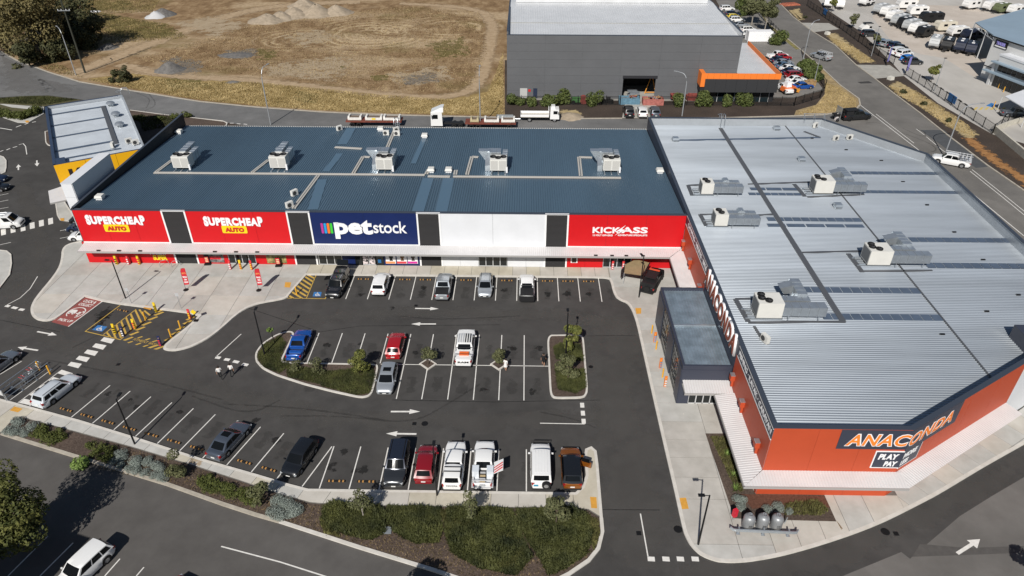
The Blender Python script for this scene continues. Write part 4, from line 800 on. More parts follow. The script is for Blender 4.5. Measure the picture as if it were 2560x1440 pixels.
def DT(s, s0, s1, z0, z1, mat, d=.09, **k): return letters('lettering', an, s, Vector((31.4, 40.97, 0))+ddir*s0+dn*d+Vector((0, 0, z0))-an.location, ddir, UZ, s1-s0, z1-z0, mat, **k)
FT('ANAC', 26.3, 31.5, 6.12, 7.55, SIGNW, depth=.012, bold=.065, shear=.2, spacing=1.1); FT('ANAC', 26.38, 31.44, 6.2, 7.47, LETTER_O, depth=.03, bold=.02, shear=.2, spacing=1.1)
DT('ONDA', .02, 6.05, 5.95, 7.45, SIGNW, depth=.012, bold=.065, shear=.2, spacing=1.1); DT('ONDA', .1, 5.97, 6.03, 7.37, LETTER_O, depth=.03, bold=.02, shear=.2, spacing=1.1)
P(MB().bb(29.1, 31.44, 40.88, 40.93, 3.62, 5.6), 'badge_rim', SIGNW, an); P(MB().bb(29.2, 31.46, 40.868, 40.88, 3.72, 5.5), 'badge', SLATE, an); dbox(0, 2.55, 3.5, 5.5, .07, SIGNW, 'badge_rim'); dbox(0, 2.45, 3.6, 5.4, .085, SLATE, 'badge')
FT('PLAY', 29.45, 31.1, 4.65, 5.3, SIGNW, y=40.865, depth=.012, bold=.05, shear=.15); FT('PAY', 30.1, 31.2, 3.85, 4.45, SIGNW, y=40.865, depth=.012, bold=.05, shear=.15); DT('MORE', .1, 1.95, 4.65, 5.25, SIGNW, depth=.012, bold=.05, shear=.15); DT('LESS', .05, 1.1, 3.85, 4.4, SIGNW, depth=.012, bold=.05, shear=.15)
for cx_, r in ((22.3, .55), (27.8, .6), (29.4, .6)):
    m = MB(); ring = [(cx_+r*math.cos(t), 40.90, 1.45+r*math.sin(t)) for t in [k*pi/12 for k in range(25)]]; m.tube(ring, .05, 5); P(m, 'wall_emblem', SIGNW, an)
for cx_ in (22.3, 26.0): P(MB().bb(cx_-.06, cx_+.06, 40.88, 40.92, .85, 1.3), 'wall_emblem', SIGNW, an)
# canopies
P(ribbed((18.5, 41.5-2.1, 2.85), (0, 1, 0), (1, 0, .17), 50.4-39.4, 1.85, .25, .022, .3, .12, clipf=lambda t: (max(0., 1.85-t) if t < 1.85 and 0 else 0, 1.84) if t > 1.56 else (0, max(.02, min(1.84, t*1.19)))), 'canopy', CANO, an)
P(ribbed((18.5, 69.5-2.6, 2.85), (0, 1, 0), (1, 0, .17), 75.65-66.9+1.8, 1.85, .25, .022, .3, .12, clipf=lambda t: (max(0., (t-8.75)*1.0), 1.84)), 'canopy', CANO, an)
P(ribbed((18.5, 39.4, 2.85), UX, (0, 1, .17), 31.9-18.5, 1.55, .25, .022, .3, .12, clipf=lambda t: (0, max(.02, min(1.55, t*.84)))), 'canopy', CANO, an)
q0 = Vector((31.9, 39.38, 2.85)); P(ribbed(q0, ddir, (Vector((-dn.x, -dn.y, .1))), DL+.3, 1.7, .25, .022, .3, .12, clipf=lambda t: (0, min(1.62, 1.4+t*.3))), 'canopy', CANO, an)
P(MB().bb(18.42, 18.5, 39.32, 50.4, 2.66, 2.88), 'canopy_gutter', CANO_P, an); P(MB().bb(18.42, 18.5, 66, 75.6, 2.66, 2.88), 'canopy_gutter', CANO_P, an); P(MB().bb(18.42, 31.95, 39.3, 39.4, 2.66, 2.88), 'canopy_gutter', CANO_P, an)
P(MB().bb(18.5, 20.3, 39.42, 50.35, 2.6, 2.66), 'canopy_soffit', CANO_P, an); P(MB().bb(18.5, 20.3, 66, 77.4, 2.6, 2.66), 'canopy_soffit', CANO_P, an); P(MB().bb(20.3, 31.6, 39.42, 40.9, 2.6, 2.66), 'canopy_soffit', CANO_P, an)
a = Vector((31.6, 39.45, 0)); q = [a, a+ddir*(DL+.3), a+ddir*(DL+.3)-dn*1.55, a-dn*1.5]; P(MB().prism([(p.x, p.y) for p in q], 2.6, 2.78, bottom=True), 'canopy_soffit', CANO_P, an)
# rain heads with down pipes
for y in (76.7, 72.35, 66.7, 51.3, 47.7, 42.74):
    m = MB(); m.box((20.12, y, 4.35), (.42, .5, .62)); m.box((20.2, y, 3.7), (.2, .2, .9)); h = P(m, 'rain_head', ORANGE, an); P(MB().box((20.12, y, 4.69), (.44, .52, .07)), 'rain_head_lid', GALV, h)
# entrance annex
ax0, ax1, ay0, ay1, az = 15.55, 20.3, 52.2, 65.75, 4.95
m = MB(); m.bb(ax0+.05, ax1, ay0+.06, ay1-.05, .1, az-.35); P(m, 'annex_wall', DARKW, an)
for x0, x1, y0, y1 in ((ax0-.02, ax0+.22, ay0-.02, ay1+.02), (ax0+.22, ax1-.02, ay1-.2, ay1+.02), (ax0+.22, ax1-.02, ay0-.02, ay0+.2)): P(MB().bb(x0, x1, y0, y1, az-.5, az), 'annex_parapet', SLATE, an)
P(ribbed((ax0+.2, ay0+.2, az-.34), UX, (0, 1, 0), ax1-ax0-.22, ay1-ay0-.4, .3, .04, .2, .12), 'annex_roof', M('annex_roof', (.36, .44, .50), .35, .6, var=.2, vs=.8), an)
P(MB().bb(ax0+.25, ax1-.1, 58.9, 59.15, az-.3, az-.18), 'annex_flashing', GALV, an)
for y0, y1 in ((52.2, 53.6), (56.7, 59.1), (62.6, 65.75)): P(MB().bb(ax0-.1, ax0+.06, y0, y1, .11, az-.5), 'annex_pier', SLATE, an)
for y0, y1 in ((53.6, 56.7), (59.1, 62.6)):
    m = MB(); k = 5; st = (y1-y0)/k
    for i in range(k+1): m.bb(ax0-.03, ax0+.05, y0+i*st-.04, y0+i*st+.04, .11, az-.5)
    for z in (.15, 1.2, 2.3, 3.4, 4.4): m.bb(ax0-.025, ax0+.045, y0, y1, z-.04, z+.04)
    f = P(m, 'annex_window', BLK, an)
    for i in range(k):
        for z in (.15, 1.2, 2.3, 3.4): P(MB().bb(ax0-.005, ax0+.02, y0+i*st+.04, y0+(i+1)*st-.04, z+.04, z+(1.06 if z < 1 else 1.02 if z < 3.4 else .96)), 'pane', M('glass_grey', (.09, .10, .105), .08, spec=.6), f)
P(MB().bb(ax0-.02, ax1-.05, ay0-.05, ay0+.05, 3.2, az-.5), 'annex_fascia', SLATE, an); P(MB().bb(ax0-.02, 16.6, ay0-.06, ay0+.05, .11, 3.2), 'annex_pier', SLATE, an)
m = MB()
for x in (16.6, 17.35, 18.05, 18.75, 19.5, 20.25): m.bb(x-.05, x+.05, ay0-.05, ay0+.05, .11, 2.8)
m.bb(16.6, 20.25, ay0-.05, ay0+.05, 2.65, 2.8); m.bb(16.6, 20.25, ay0-.05, ay0+.05, .11, .22); f = P(m, 'entrance_door', ALU, an)
for x in (16.6, 17.35, 18.05, 18.75, 19.5): P(MB().bb(x+.05, x+.68, ay0-.015, ay0+.015, .22, 2.65), 'pane', GLASS, f)
P(ribbed((15.7, 50.5, 2.95), UX, (0, 1, .15), 4.6, 1.72, .25, .022, .3, .12), 'entrance_canopy', CANO, an); P(MB().bb(15.62, 18.4, 50.42, 50.5, 2.76, 2.98), 'canopy_gutter', CANO_P, an); P(MB().bb(15.7, 20.2, 50.52, 52.1, 2.7, 2.78), 'canopy_soffit', CANO_P, an)
P(MB().bb(15.9, 16.0, 50.6, 50.7, .12, .14), 'floor_mark', KERB, an)
q_ = R_(2545, 868); P(MB().bb(q_.x, q_.x+3, q_.y-1.2, q_.y+1.6, SR, SR+1.5), 'roof_shadow_box', SLATE, an)  # added box, its slate colour standing in for a shadow on the roof
# ---------- tyre shop behind the terrace at the left
jd = rad(32.0); jo = Vector((-68.4, 93.9, 0)); ju = Vector((math.cos(jd), math.sin(jd), 0)); jv = Vector((-math.sin(jd), math.cos(jd), 0)); JW, JL, JZ = 12.4, 29.3, 6.5
ja = root('tyre_shop', 'workshop with pale ribbed roof, navy trim and yellow front', 'building', jo, jd)
def J(mb, name, mat, par=ja): o = mb.build(name, mat, par); return o
J(MB().bb(0, JW, 0, JL, 0, JZ-.7), 'wall', DARKW)
jr = J(ribbed((.3, .3, JZ-.55), (0, 1, 0), (1, 0, 0), JL-.6, JW-.6, .33, .05, .26, .12), 'roof', M('roof_pale', (.52, .56, .60), .4, .3, var=.08, vs=.3))
NT = M('trim_navy', (.035, .055, .10), .5); PZ = MC['parapet_zinc']
J(MB().bb(-.05, .35, 0, JL, 0, JZ), 'parapet', NT); J(MB().bb(0, JW, JL-.3, JL, 3, JZ), 'parapet', NT); J(MB().bb(JW-.3, JW, 0, JL, 0, JZ), 'parapet', PZ); J(MB().bb(0, JW, -.02, .25, 3, JZ), 'parapet', NT); J(MB().bb(.35, JW-.3, JL-.34, JL-.3, JZ-.5, JZ-.05), 'parapet_lining', PZ)
J(MB().bb(.3, 1.6, .25, 2.6, JZ-.55, JZ-.02), 'roof_box', NT)
for k in range(3): J(MB().bb(k*4.1+.02, k*4.1+4.08, -.08, -.02, 3.0, JZ-.06), 'panel', YELLOWP)
o = D.objects.new('lettering', text_mesh('JAX', 4.6, 1.5, depth=.05, bold=.05, mat=M('letter_dark', (.02, .012, .01), .5))); link(o, ja); on_plane(o, (1.2, -.085, 4.0), (1, 0, 0), (0, 0, 1))
for y in (25.3, 19.2, 13.2, 6.8, 2.9): J(MB().bb(.4, JW-3.2, y, y+.55, JZ-.5, JZ-.48), 'skylight_strip', SKYL, jr)
J(MB().bb(JW-4.0, JW-3.3, 5.6, 25.6, JZ-.5, JZ-.4), 'cable_tray', TRAY_D, jr)
m = MB(); m.add([(-1.8, -4.4, 2.7), (4.0, -4.4, 2.7), (4.0, 0, 3.1), (0, 0, 3.1), (-1.8, -.2, 2.9), (1.0, -2.2, 3.05)], [(0, 1, 5), (1, 2, 3, 5), (3, 4, 0, 5)]); J(m, 'awning', CANO)
J(MB().bb(-1.8, 4.0, -4.45, -4.38, 2.5, 2.72), 'awning_gutter', CANO_P)
# ---------- grey warehouse
WY, WX0, WX1, WZ, WD = 144.0, -3.5, 43.25, 12.75, 52
gw = root('grey_warehouse', 'large grey panelled warehouse with pale roof and open roller door', 'building', (20, 165, 0))
m = MB(); m.bb(WX0, 20.35, WY+.05, WY+.3, 0, 4.8); m.bb(27.1, WX1, WY+.05, WY+.3, 0, 4.8); m.bb(WX0, WX1, WY+.05, WY+.3, 4.8, WZ); m.bb(WX0, WX0+.3, WY+.3, WY+WD, 0, WZ+.6); m.bb(WX1-.3, WX1, WY+.3, WY+WD, 0, WZ+.6); P(m, 'wall', GREYW, gw)
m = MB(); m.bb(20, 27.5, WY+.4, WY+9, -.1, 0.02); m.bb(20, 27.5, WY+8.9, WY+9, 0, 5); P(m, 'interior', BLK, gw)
cols = [WX0, 4.2, 11.7, 19.6, 27.4, 35.3, WX1]; rows = [0, 1.6, 3.2, 4.8, 6.4, 8.0, 9.6, 11.2, WZ]
for i in range(6):
    for j in range(8):
        x0, x1, z0, z1 = cols[i]+.012, cols[i+1]-.012, rows[j]+.010, rows[j+1]-.010
        if j < 3:
            if i == 3: x0, x1 = x0, 20.33
            if i == 4: x0 = 27.4
        P(MB().bb(x0, x1, WY-.02, WY+.05, z0, z1), 'panel', GREYW, gw)
P(MB().bb(27.0, 27.4, WY-.02, WY+.05, 0, 4.8), 'panel', GREYW, gw)
P(MB().bb(20.2, 27.3, WY-.12, WY+.0, 4.3, 4.85), 'roller_door', DARKW, gw)
for px0, px1, mt in ((1300, 1318, M('door_pale', (.45, .45, .44), .5)), (1333, 1343, M('door_navy', (.02, .03, .06), .5))): P(MB().bb(OY(px0, 232, WY).x, OY(px1, 232, WY).x, WY-.07, WY-.02, .05, 2.1), 'door', mt, gw)
P(MB().bb(.9, 1.4, WY-.075, WY-.07, 1.4, 1.9), 'door_notice', BRED, gw)
WR = M('roof_white', (.66, .67, .68), .42, .2, var=.05, vs=.3)
wr = P(ribbed((WX0+.3, WY+.3, WZ-.35), UX, (0, 26, 1.2), WX1-WX0-.6, math.hypot(26, 1.2), .5, .04, .2, .1), 'roof', WR, gw); P(ribbed((WX0+.3, WY+26.3, WZ+.85), UX, (0, 26, -1.2), WX1-WX0-.6, math.hypot(26, 1.2), .5, .04, .2, .1), 'roof', WR, gw)
P(MB().bb(WX0+.3, WX1-.3, WY+9.6, WY+9.8, WZ+.10, WZ+.14), 'roof_lap', M('roof_lap', (.36, .35, .30), .6), wr); P(MB().bb(-2, 41.5, WY+25.6, WY+27.0, WZ+.9, WZ+1.7), 'ridge_vent', WR, gw)
P(MB().bb(WX0-.05, WX1+.05, WY-.05, WY+.4, WZ, WZ+.07), 'parapet_cap', CAP, gw); P(MB().bb(WX0-.05, WX0+.4, WY+.4, WY+WD, WZ+.6, WZ+.66), 'parapet_cap', CAP, gw); P(MB().bb(WX1-.4, WX1+.05, WY+.4, WY+WD, WZ+.6, WZ+.66), 'parapet_cap', CAP, gw); P(MB().bb(WX1-.38, WX1-.3, WY+.4, WY+WD, WZ-.2, WZ+.6), 'parapet_lining', WR, gw)
OB = M('band_orange', (.80, .20, .03), .5); MESH = M('mesh_screen', (.030, .031, .034), .6)
of = root('warehouse_office', 'low office wing with orange band and white roof beside grey warehouse', 'building', (46, 150, 0))
OYF = 141.0
P(MB().bb(WX1+.1, 51.0, WY-.5, 166, 0, 4.9), 'wall', WHT, of); P(MB().bb(35.6, WX1+.2, OYF+.2, WY-.05, 2.6, 5.4), 'wall', DARKW, of)
P(ribbed((WX1+.15, WY-2.5, 5.45), UX, (0, 1, 0), 51.2-WX1-.1, 26, .5, .03, .2, .1), 'roof', WR, of); P(MB().bb(35.6, 51.2, OYF+.1, WY-.3, 5.35, 5.42), 'roof', WR, of)
for k in range(13):
    x0 = 35.5+k*1.215; P(MB().bb(x0+.01, x0+1.2, OYF-.05, OYF+.1, 5.2, 6.3), 'band_panel', OB, of)
P(MB().bb(35.45, 36.3, OYF-.06, OYF+2.9, 3.6, 6.28), 'band_panel', OB, of)
for k in range(8): y0 = OYF+.2+k*3.1; P(MB().bb(51.15, 51.3, y0, y0+3.08, 5.3, 6.3), 'band_panel', OB, of)
for k in range(7): x0 = 36.35+k*2.1; P(MB().bb(x0+.015, x0+2.085, OYF-.03, OYF+.05, 2.5, 5.19), 'screen_panel', MESH, of)
m = MB()
for k in range(9): x = 36.2+k*1.75; m.bb(x-.05, x+.05, 142.6, 142.7, 0, 2.6)
f = P(m, 'window', ALU, of)
for k in range(8): x = 36.2+k*1.75; P(MB().bb(x+.05, x+1.7, 142.63, 142.67, .05, 2.55), 'pane', M('glass_teal', (.008, .02, .026), .05, spec=.6), f)
P(MB().bb(35.6, 51.2, 142.8, 143.0, 0, 2.6), 'wall', DARKW, of)
# ---------- dealership at the right edge
oa = G(2449, 192); ob = G(2550, 232); od = (ob-oa); od.z = 0; od.normalize(); on_ = Vector((-od.y, od.x, 0)); OH = 9.0
oroot = root('dealership_building', 'white two-storey caravan dealership with pale blue roof and black sign', 'building', oa, math.atan2(od.y, od.x))
K = lambda mb, name, mat, par=oroot: mb.build(name, mat, par)
# local frame: +x along the front wall, +y into the building
WW = M('wall_white', (.62, .62, .61), .6, var=.04, vs=.3); PB = M('roof_paleblue', (.30, .39, .47), .45, .2, var=.05, vs=.2)
K(MB().bb(0, 30, .0, 26, 0, OH), 'wall', WW); K(MB().bb(-.02, 4.5, -.02, .05, 2.55, 2.75), 'band', BLK)
rf = K(MB().add([(-.4, -.4, OH+.02), (31, -.4, OH+.02), (31, 27, OH+.9), (-.4, 27, OH+.9)], [(0, 1, 2, 3)]), 'roof', PB); K(MB().bb(-.45, 31, -.5, -.38, OH-.2, OH+.06), 'roof_edge', BLK)
K(MB().bb(6.5, 9.5, 8, 8.8, OH+.3, OH+.36), 'skylight', WHT, rf)
K(MB().bb(5.2, 26, -2.4, -.02, 6.3, 6.7), 'flat_roof', WHT); K(MB().bb(4.6, 26, -3.4, -2.3, 4.9, 5.15), 'sunshade', PB); K(MB().bb(3.2, 26, -3.4, -2.3, 2.7, 2.95), 'sunshade', PB)
K(MB().bb(5.4, 26, -2.3, .0, 0, 6.3), 'bay', WW); K(MB().bb(4.7, 5.3, -2.6, -2.3, 0, 4.9), 'column', ALU)
for z0, z1 in ((3.3, 4.8), (.1, 2.6)):
    for k in range(8): K(MB().bb(6.0+k*1.25, 7.15+k*1.25, -2.36, -2.3, z0, z1), 'window', GLASS)
sg = K(MB().bb(.8, 4.2, -.12, -.0, 7.0, 8.5), 'sign_board', BLK); PURP = M('sign_purple', (.35, .32, .75), .5)
o = D.objects.new('lettering', text_mesh('TRADER', 2.5, .75, depth=.03, bold=.05, mat=PURP)); link(o, sg); on_plane(o, (1.2, -.13, 7.55), (1, 0, 0), (0, 0, 1)); K(MB().bb(1.0, 4.0, -.15, -.121, 7.12, 7.38), 'sign_line', SIGNW, sg)
aw = root('yard_awning', 'pale blue flat awning roof on steel frame over parked caravans', 'awning', G(2500, 75, 6))
q = [G(2438, 57, 6.5), G(2562, 22, 6.5), G(2680, 70, 7.0), G(2500, 93, 7.0)]; P(MB().prism([(p.x, p.y) for p in q], 6.4, 6.6, bottom=True), 'awning_sheet', PB, aw)
m = MB()
for t in (0, .5, .98):
    for a, b in ((0, 1), ): p = q[0].lerp(q[3], t); m.tube([(p.x, p.y, 0), (p.x, p.y, 6.4)], .12, 6)
m.tube([(q[0].x, q[0].y, 5.6), (q[3].x, q[3].y, 5.6)], .08, 5)
for t in range(8): p = q[0].lerp(q[3], t/8); p2 = q[0].lerp(q[3], (t+1)/8); m.tube([(p.x, p.y, 5.6 if t % 2 else 6.4), (p2.x, p2.y, 6.4 if t % 2 else 5.6)], .05, 4)
P(m, 'frame', ALU, aw)
cp = root('carport', 'white sloping carport roof on posts beside the dealership', 'carport', G(2560, 262, 0)); q = [G(2513, 240, 3.2), G(2565, 222, 3.2), G(2640, 262, 3.0), G(2575, 280, 3.0)]
m = MB(); m.prism([(p.x, p.y) for p in q], 3.0, 3.15, bottom=True); P(m, 'carport_roof', WHT, cp); m = MB()
for p in q: P(MB().tube([(p.x*.995, p.y, 0), (p.x*.995, p.y, 3.0)], .08, 6), 'post', ALU, cp)
rw = [(p.x, p.y) for p in GP([(2482, 330), (2520, 362), (2560, 396), (2640, 460)])]; o = MB().kerb(rw, .35, 0, 1.3).build('retaining_wall', M('limestone', (.50, .47, .40), .8, var=.12, vs=1.5)); tag(o, 'pale concrete retaining wall beside the rust-coloured soil strip', 'wall')
o = MB().kerb([(p.x, p.y) for p in GP([(2482, 330), (2520, 315), (2570, 300)])], .3, 0, 1.0).build('retaining_wall', MC['limestone']); tag(o, 'short pale boundary wall running off towards the parked grey ute', 'wall')
# ================================================================ ROOF EQUIPMENT
ACW = M('cabinet_white', (.66, .65, .61), .5, var=.03, vs=1); ACG = M('cabinet_grille', (.50, .49, .46), .6); FAN = M('fan_black', (.008, .008, .009), .45)
def fan(par, x, y, z, r):
    m = MB(); m.lathe((x, y, z), [(r, 0), (r, .14), (r*.93, .14), (r*.86, .03)], 18); o = m.build('fan', FAN, par)
    m = MB()
    for k in range(5): m.box((x+r*.42*math.cos(k*1.2566), y+r*.42*math.sin(k*1.2566), z+.07), (r*.72, r*.3, .02), rz=k*1.2566, rx=.5)
    m.cyl((x, y, z+.08), r*.18, .07, 8); m.build('fan_blade', M('fan_grey', (.05, .05, .052), .4), o)
def seams(m, x0, x1, y0, y1, z0, z1, ax, n):
    for k in range(1, n):
        t = k/n
        if ax == 'x': x = x0+(x1-x0)*t; m.bb(x-.03, x+.03, y0-.025, y1+.025, z0-.02, z1+.025)
        else: y = y0+(y1-y0)*t; m.bb(x0-.025, x1+.025, y-.03, y+.03, z0-.02, z1+.025)
def duct(par, x0, x1, y0, y1, z0, z1, ax='x', n=3, mat=GALV, legs=True):
    m = MB(); m.bb(x0, x1, y0, y1, z0, z1); o = m.build('duct', mat, par)
    m = MB(); seams(m, x0, x1, y0, y1, z0, z1, ax, n)
    if n > 1: m.build('duct_flange', GALV_D, o)
    if legs and z0 > .25:
        for a in (.15, .85):
            x = x0+(x1-x0)*a if ax == 'x' else (x0+x1)/2; y = (y0+y1)/2 if ax == 'x' else y0+(y1-y0)*a
            for s in (-1, 1):
                q = (x, y0 if s < 0 else y1) if ax == 'x' else (x0 if s < 0 else x1, y); MB().bb(q[0]-.03, q[0]+.03, q[1]-.03, q[1]+.03, 0, z0).build('duct_leg', GALV_D, par)
    return o
def wedge(par, pts, y0, y1, mat=GALV):     # prism extruded along y from an x-z outline
    n = len(pts); MB().add([(a, y0, b) for a, b in pts]+[(a, y1, b) for a, b in pts], [tuple(range(n)), tuple(range(2*n-1, n-1, -1))]+[(i, i+n, (i+1) % n+n, (i+1) % n) for i in range(n)]).build('duct_elbow', mat, par)
def ac_blue(px, py, kind, label):
    p = rp(px, py); r = root('rooftop_air_conditioner', label, 'air conditioner', (p.x, p.y+1.0, roofz(p.y+1)), 0, 'air conditioners on the blue roof')
    w, d, h, z0 = 2.35, 1.75, 1.65, .45
    MB().box((0, 0, z0+h/2), (w, d, h)).build('cabinet', ACW, r)
    for s in (-1, 1): MB().bb(s*w/4-w*.21, s*w/4+w*.21, -d/2-.02, -d/2+.01, z0+.15, z0+h-.2).build('grille', ACG, r)
    for x, y in ((-.78, .08), (-.05, -.28), (.70, .08)): fan(r, x, y, z0+h, .42)
    for x in (-.95, 0, .95): MB().bb(x-.07, x+.07, -d/2-.75, d/2+.2, .03, .17).build('support_rail', GALV, r)
    for x in (-.95, .95):
        for y in (-.6, .6): MB().bb(x-.06, x+.06, y-.06, y+.06, .17, z0).build('foot', GALV_D, r)
    MB().bb(w/2-.1, w/2+.12, -d/2-.12, -d/2+.2, .15, .95).build('switch_box', SIGNW, r)
    duct(r, .55, 1.25, d/2, d/2+2.3, .75, 2.0, 'y', 3)
    if kind == 0:
        duct(r, -.7, .25, d/2, d/2+3.6, .9, 2.25, 'y', 4); wedge(r, [(-1.2, 1.75), (-.5, 1.75), (-.5, .5), (-.9, .9)], d/2+.5, d/2+1.4); wedge(r, [(-1.4, 1.7), (-.5, 1.75), (-.5, .9), (-1.1, .9)], d/2+2.2, d/2+2.9)
    else:
        duct(r, -1.6, .3, d/2+.3, d/2+1.9, .9, 2.3, 'x', 3); wedge(r, [(-2.9, 2.4), (-1.3, 2.4), (-1.3, .6), (-1.7, .6)], d/2+.5, d/2+1.5)
        MB().add([(-1.9, -.3, .05), (-1.2, -.3, .05), (-1.2, .6, .05), (-1.9, .6, .05), (-1.9, -.1, .8), (-1.2, -.1, .9), (-1.2, 1.3, 1.7), (-1.9, 1.3, 1.7)], [(0, 1, 5, 4), (1, 2, 6, 5), (2, 3, 7, 6), (3, 0, 4, 7), (4, 5, 6, 7)]).build('duct_elbow', GALV, r)
        wedge(r, [(-1.3, 1.25), (-.7, 1.75), (-.35, 1.3), (-.6, .75), (-1.1, .7)], -.1, .7)
LB = ['first air conditioner on the blue roof, nearest the dark side parapet', 'second air conditioner from the left on the blue roof, straight ducts behind', 'middle of the five air conditioners on the blue roof, elbow duct at left', 'fourth air conditioner from the left on the blue roof, elbow duct at left', 'last air conditioner on the blue roof, nearest the silver roof']
for k, (px, py) in enumerate(((455, 427), (697, 427), (962, 431), (1246, 434), (1528, 434))): ac_blue(px, py, 0 if k < 2 else 1, LB[k])
def ac_silver(px, py, big, label):
    p = R_(px, py); r = root('rooftop_air_conditioner', label, 'air conditioner', (p.x, p.y, SR+.06), 0, 'air conditioners on the silver roof')
    w, d, h, z0 = (2.5, 2.0, 1.75, .3) if big else (1.55, 1.8, 1.5, .3)
    MB().bb(0, w, 0, d, z0, z0+h).build('cabinet', ACW, r); MB().bb(-.02, .01, .15, d-.15, z0+.15, z0+h-.15).build('grille', M('coil_grey', (.16, .165, .17), .6), r)
    for x, y in (((.55, 1.55), (.45, .95), (1.05, .5)) if big else ((.55, 1.25), (.75, .6))): fan(r, x, y, z0+h, .38)
    for y in (.2, d-.2): MB().bb(-1.0, w+.2, y-.08, y+.08, .02, .16).build('support_rail', GALV, r)
    for y in (.3, 1.0, 1.6): MB().tube([(-.8, y, .2), (-.1, y, .2)], .14, 8).build('pipe', GALV, r)
    if big:
        duct(r, w, w+4.3, -.05, .95, .55, 1.6, 'x', 5); duct(r, w, w+3.0, 1.15, 2.0, .8, 1.65, 'x', 4); duct(r, w+1.9, w+2.9, 2.0, 4.9, .6, 1.9, 'y', 4)
        wedge(r, [(w+.6, 1.6), (w+1.9, 2.0), (w+1.9, 1.0), (w+1.1, .9)], 3.4, 4.4)
    else:
        duct(r, w, w+3.9, -.05, .95, .45, 1.4, 'x', 4); duct(r, w, w+3.6, 1.1, 1.85, .6, 1.5, 'x', 4); wedge(r, [(w+1.4, 1.5), (w+2.3, 1.5), (w+2.1, 1.75), (w+1.6, 1.75)], 1.2, 2.1)
    return r
ac_silver(1752, 491, 0, 'rear of the two small air conditioners by the slate parapet on the silver roof'); ac_silver(1785, 571, 0, 'front of the two small air conditioners by the slate parapet on the silver roof')
ac_silver(2033, 489, 1, 'farthest of the three big air conditioners on the silver roof'); ac_silver(2166, 669, 1, 'rightmost of the three big air conditioners on the silver roof'); ac_silver(1889, 802, 1, 'nearest of the three big air conditioners on the silver roof, below the large letters')
def cowl(px, py, label, blue=True, sc=1.):
    p = rp(px, py) if blue else R_(px, py); r = root('roof_ventilator', label, 'ventilator', (p.x, p.y, (roofz(p.y) if blue else SR)+.05), 0, 'roof ventilators')
    MB().box((0, 0, .12), (.8*sc, .8*sc, .24)).build('curb', TRIM if blue else GALV, r); MB().box((0, 0, .45), (1.05*sc, 1.05*sc, .3), taper=.8).build('hood', ACW if blue else GALV, r)
    MB().box((0, 0, .27), (.95*sc, .95*sc, .06)).build('hood_rim', GALV_D, r)
for px, py, l in ((252, 498, 'roof ventilator at the front left corner of the blue roof'), (449, 334, 'roof ventilator at the rear left corner of the blue roof'), (1078, 430, 'left of two ventilators above the skylight strips on the blue roof'), (1122, 430, 'right of two ventilators above the skylight strips on the blue roof'), (1062, 344, 'roof ventilator at the top of the short skylight strip'), (1649, 432, 'roof ventilator near the silver roof parapet'), (952, 327, 'small roof ventilator near the roof ladder at the rear gutter')): cowl(px, py, l)
for px, py, l in ((1688, 353, 'silver roof ventilator at the far left of the silver roof'), (1941, 325, 'silver roof ventilator near the rear parapet of the silver roof'), (2003, 403, 'silver roof ventilator right of the long walkway'), (2093, 520, 'silver roof ventilator beside the thin roof joint, mid roof')): cowl(px, py, l, False)
def condenser(loc, rz, label):
    r = root('split_condenser', label, 'condenser', loc, rz, 'small condenser units on the roofs')
    MB().box((0, 0, .45), (.95, .4, .75)).build('case', ACW, r); MB().cyl((-.12, -.21, .45), .28, .03, 16, 'Y').build('fan_guard', M('guard_dark', (.05, .05, .05), .5), r)
    for x in (-.35, .35): MB().bb(x-.05, x+.05, -.35, .35, .0, .08).build('foot', GALV, r)
for px, py, rz, l in ((849, 327, .9, 'condenser at the rear gutter left of the roof ladder'), (991, 331, .7, 'rear condenser left of the diagonal cable tray'), (966, 339, 0, 'front condenser left of the diagonal cable tray'), (993, 340, 0, 'condenser right of the diagonal cable tray'), (737, 490, 1.0, 'condenser beside the cable tray near the navy sign, upper one'), (725, 520, .9, 'condenser beside the cable tray near the navy sign, lower one')):
    p = rp(px, py); condenser((p.x, p.y, roofz(p.y)+.06), rz, l)
for px, py, rz, l in ((1911, 856, -1.2, 'condenser unit at the near left of the silver roof'), (2037, 320, .8, 'condenser unit at the rear parapet of the silver roof'), (2122, 350, .3, 'condenser unit at the rear right of the silver roof'), (2088, 352, .5, 'twin mushroom vent condenser near the roof gutter at rear')):
    p = R_(px, py); condenser((p.x, p.y, SR+.06), rz, l)
for (x, y), rz, l in (((8.2, 4.2), 1.3, 'condenser on the tyre shop roof beside the feature wall'), ((10.6, 4.8), .2, 'left rear condenser on the tyre shop roof corner'), ((11.4, 3.6), .2, 'right front condenser on the tyre shop roof corner')):
    p = jo+ju*x+jv*y; condenser((p.x, p.y, JZ-.5), jd+rz, l)
for k, (x, y) in enumerate(((10.0, 25.2), (10.2, 19.0), (10.2, 13.3))):
    p = jo+ju*x+jv*y; r = root('roof_exhaust', ('rearmost', 'middle', 'nearest')[k]+' of three round exhaust cowls on the tyre shop roof', 'exhaust', (p.x, p.y, JZ-.52), 0, 'round exhausts on the tyre shop roof')
    MB().lathe((0, 0, 0), [(.45, 0), (.42, .35), (.55, .45)], 14).build('base', GALV, r, smooth=True); MB().lathe((0, 0, .45), [(.75, 0), (.75, .12), (.5, .35), (.1, .42)], 16).build('cap', GALV, r, smooth=True)
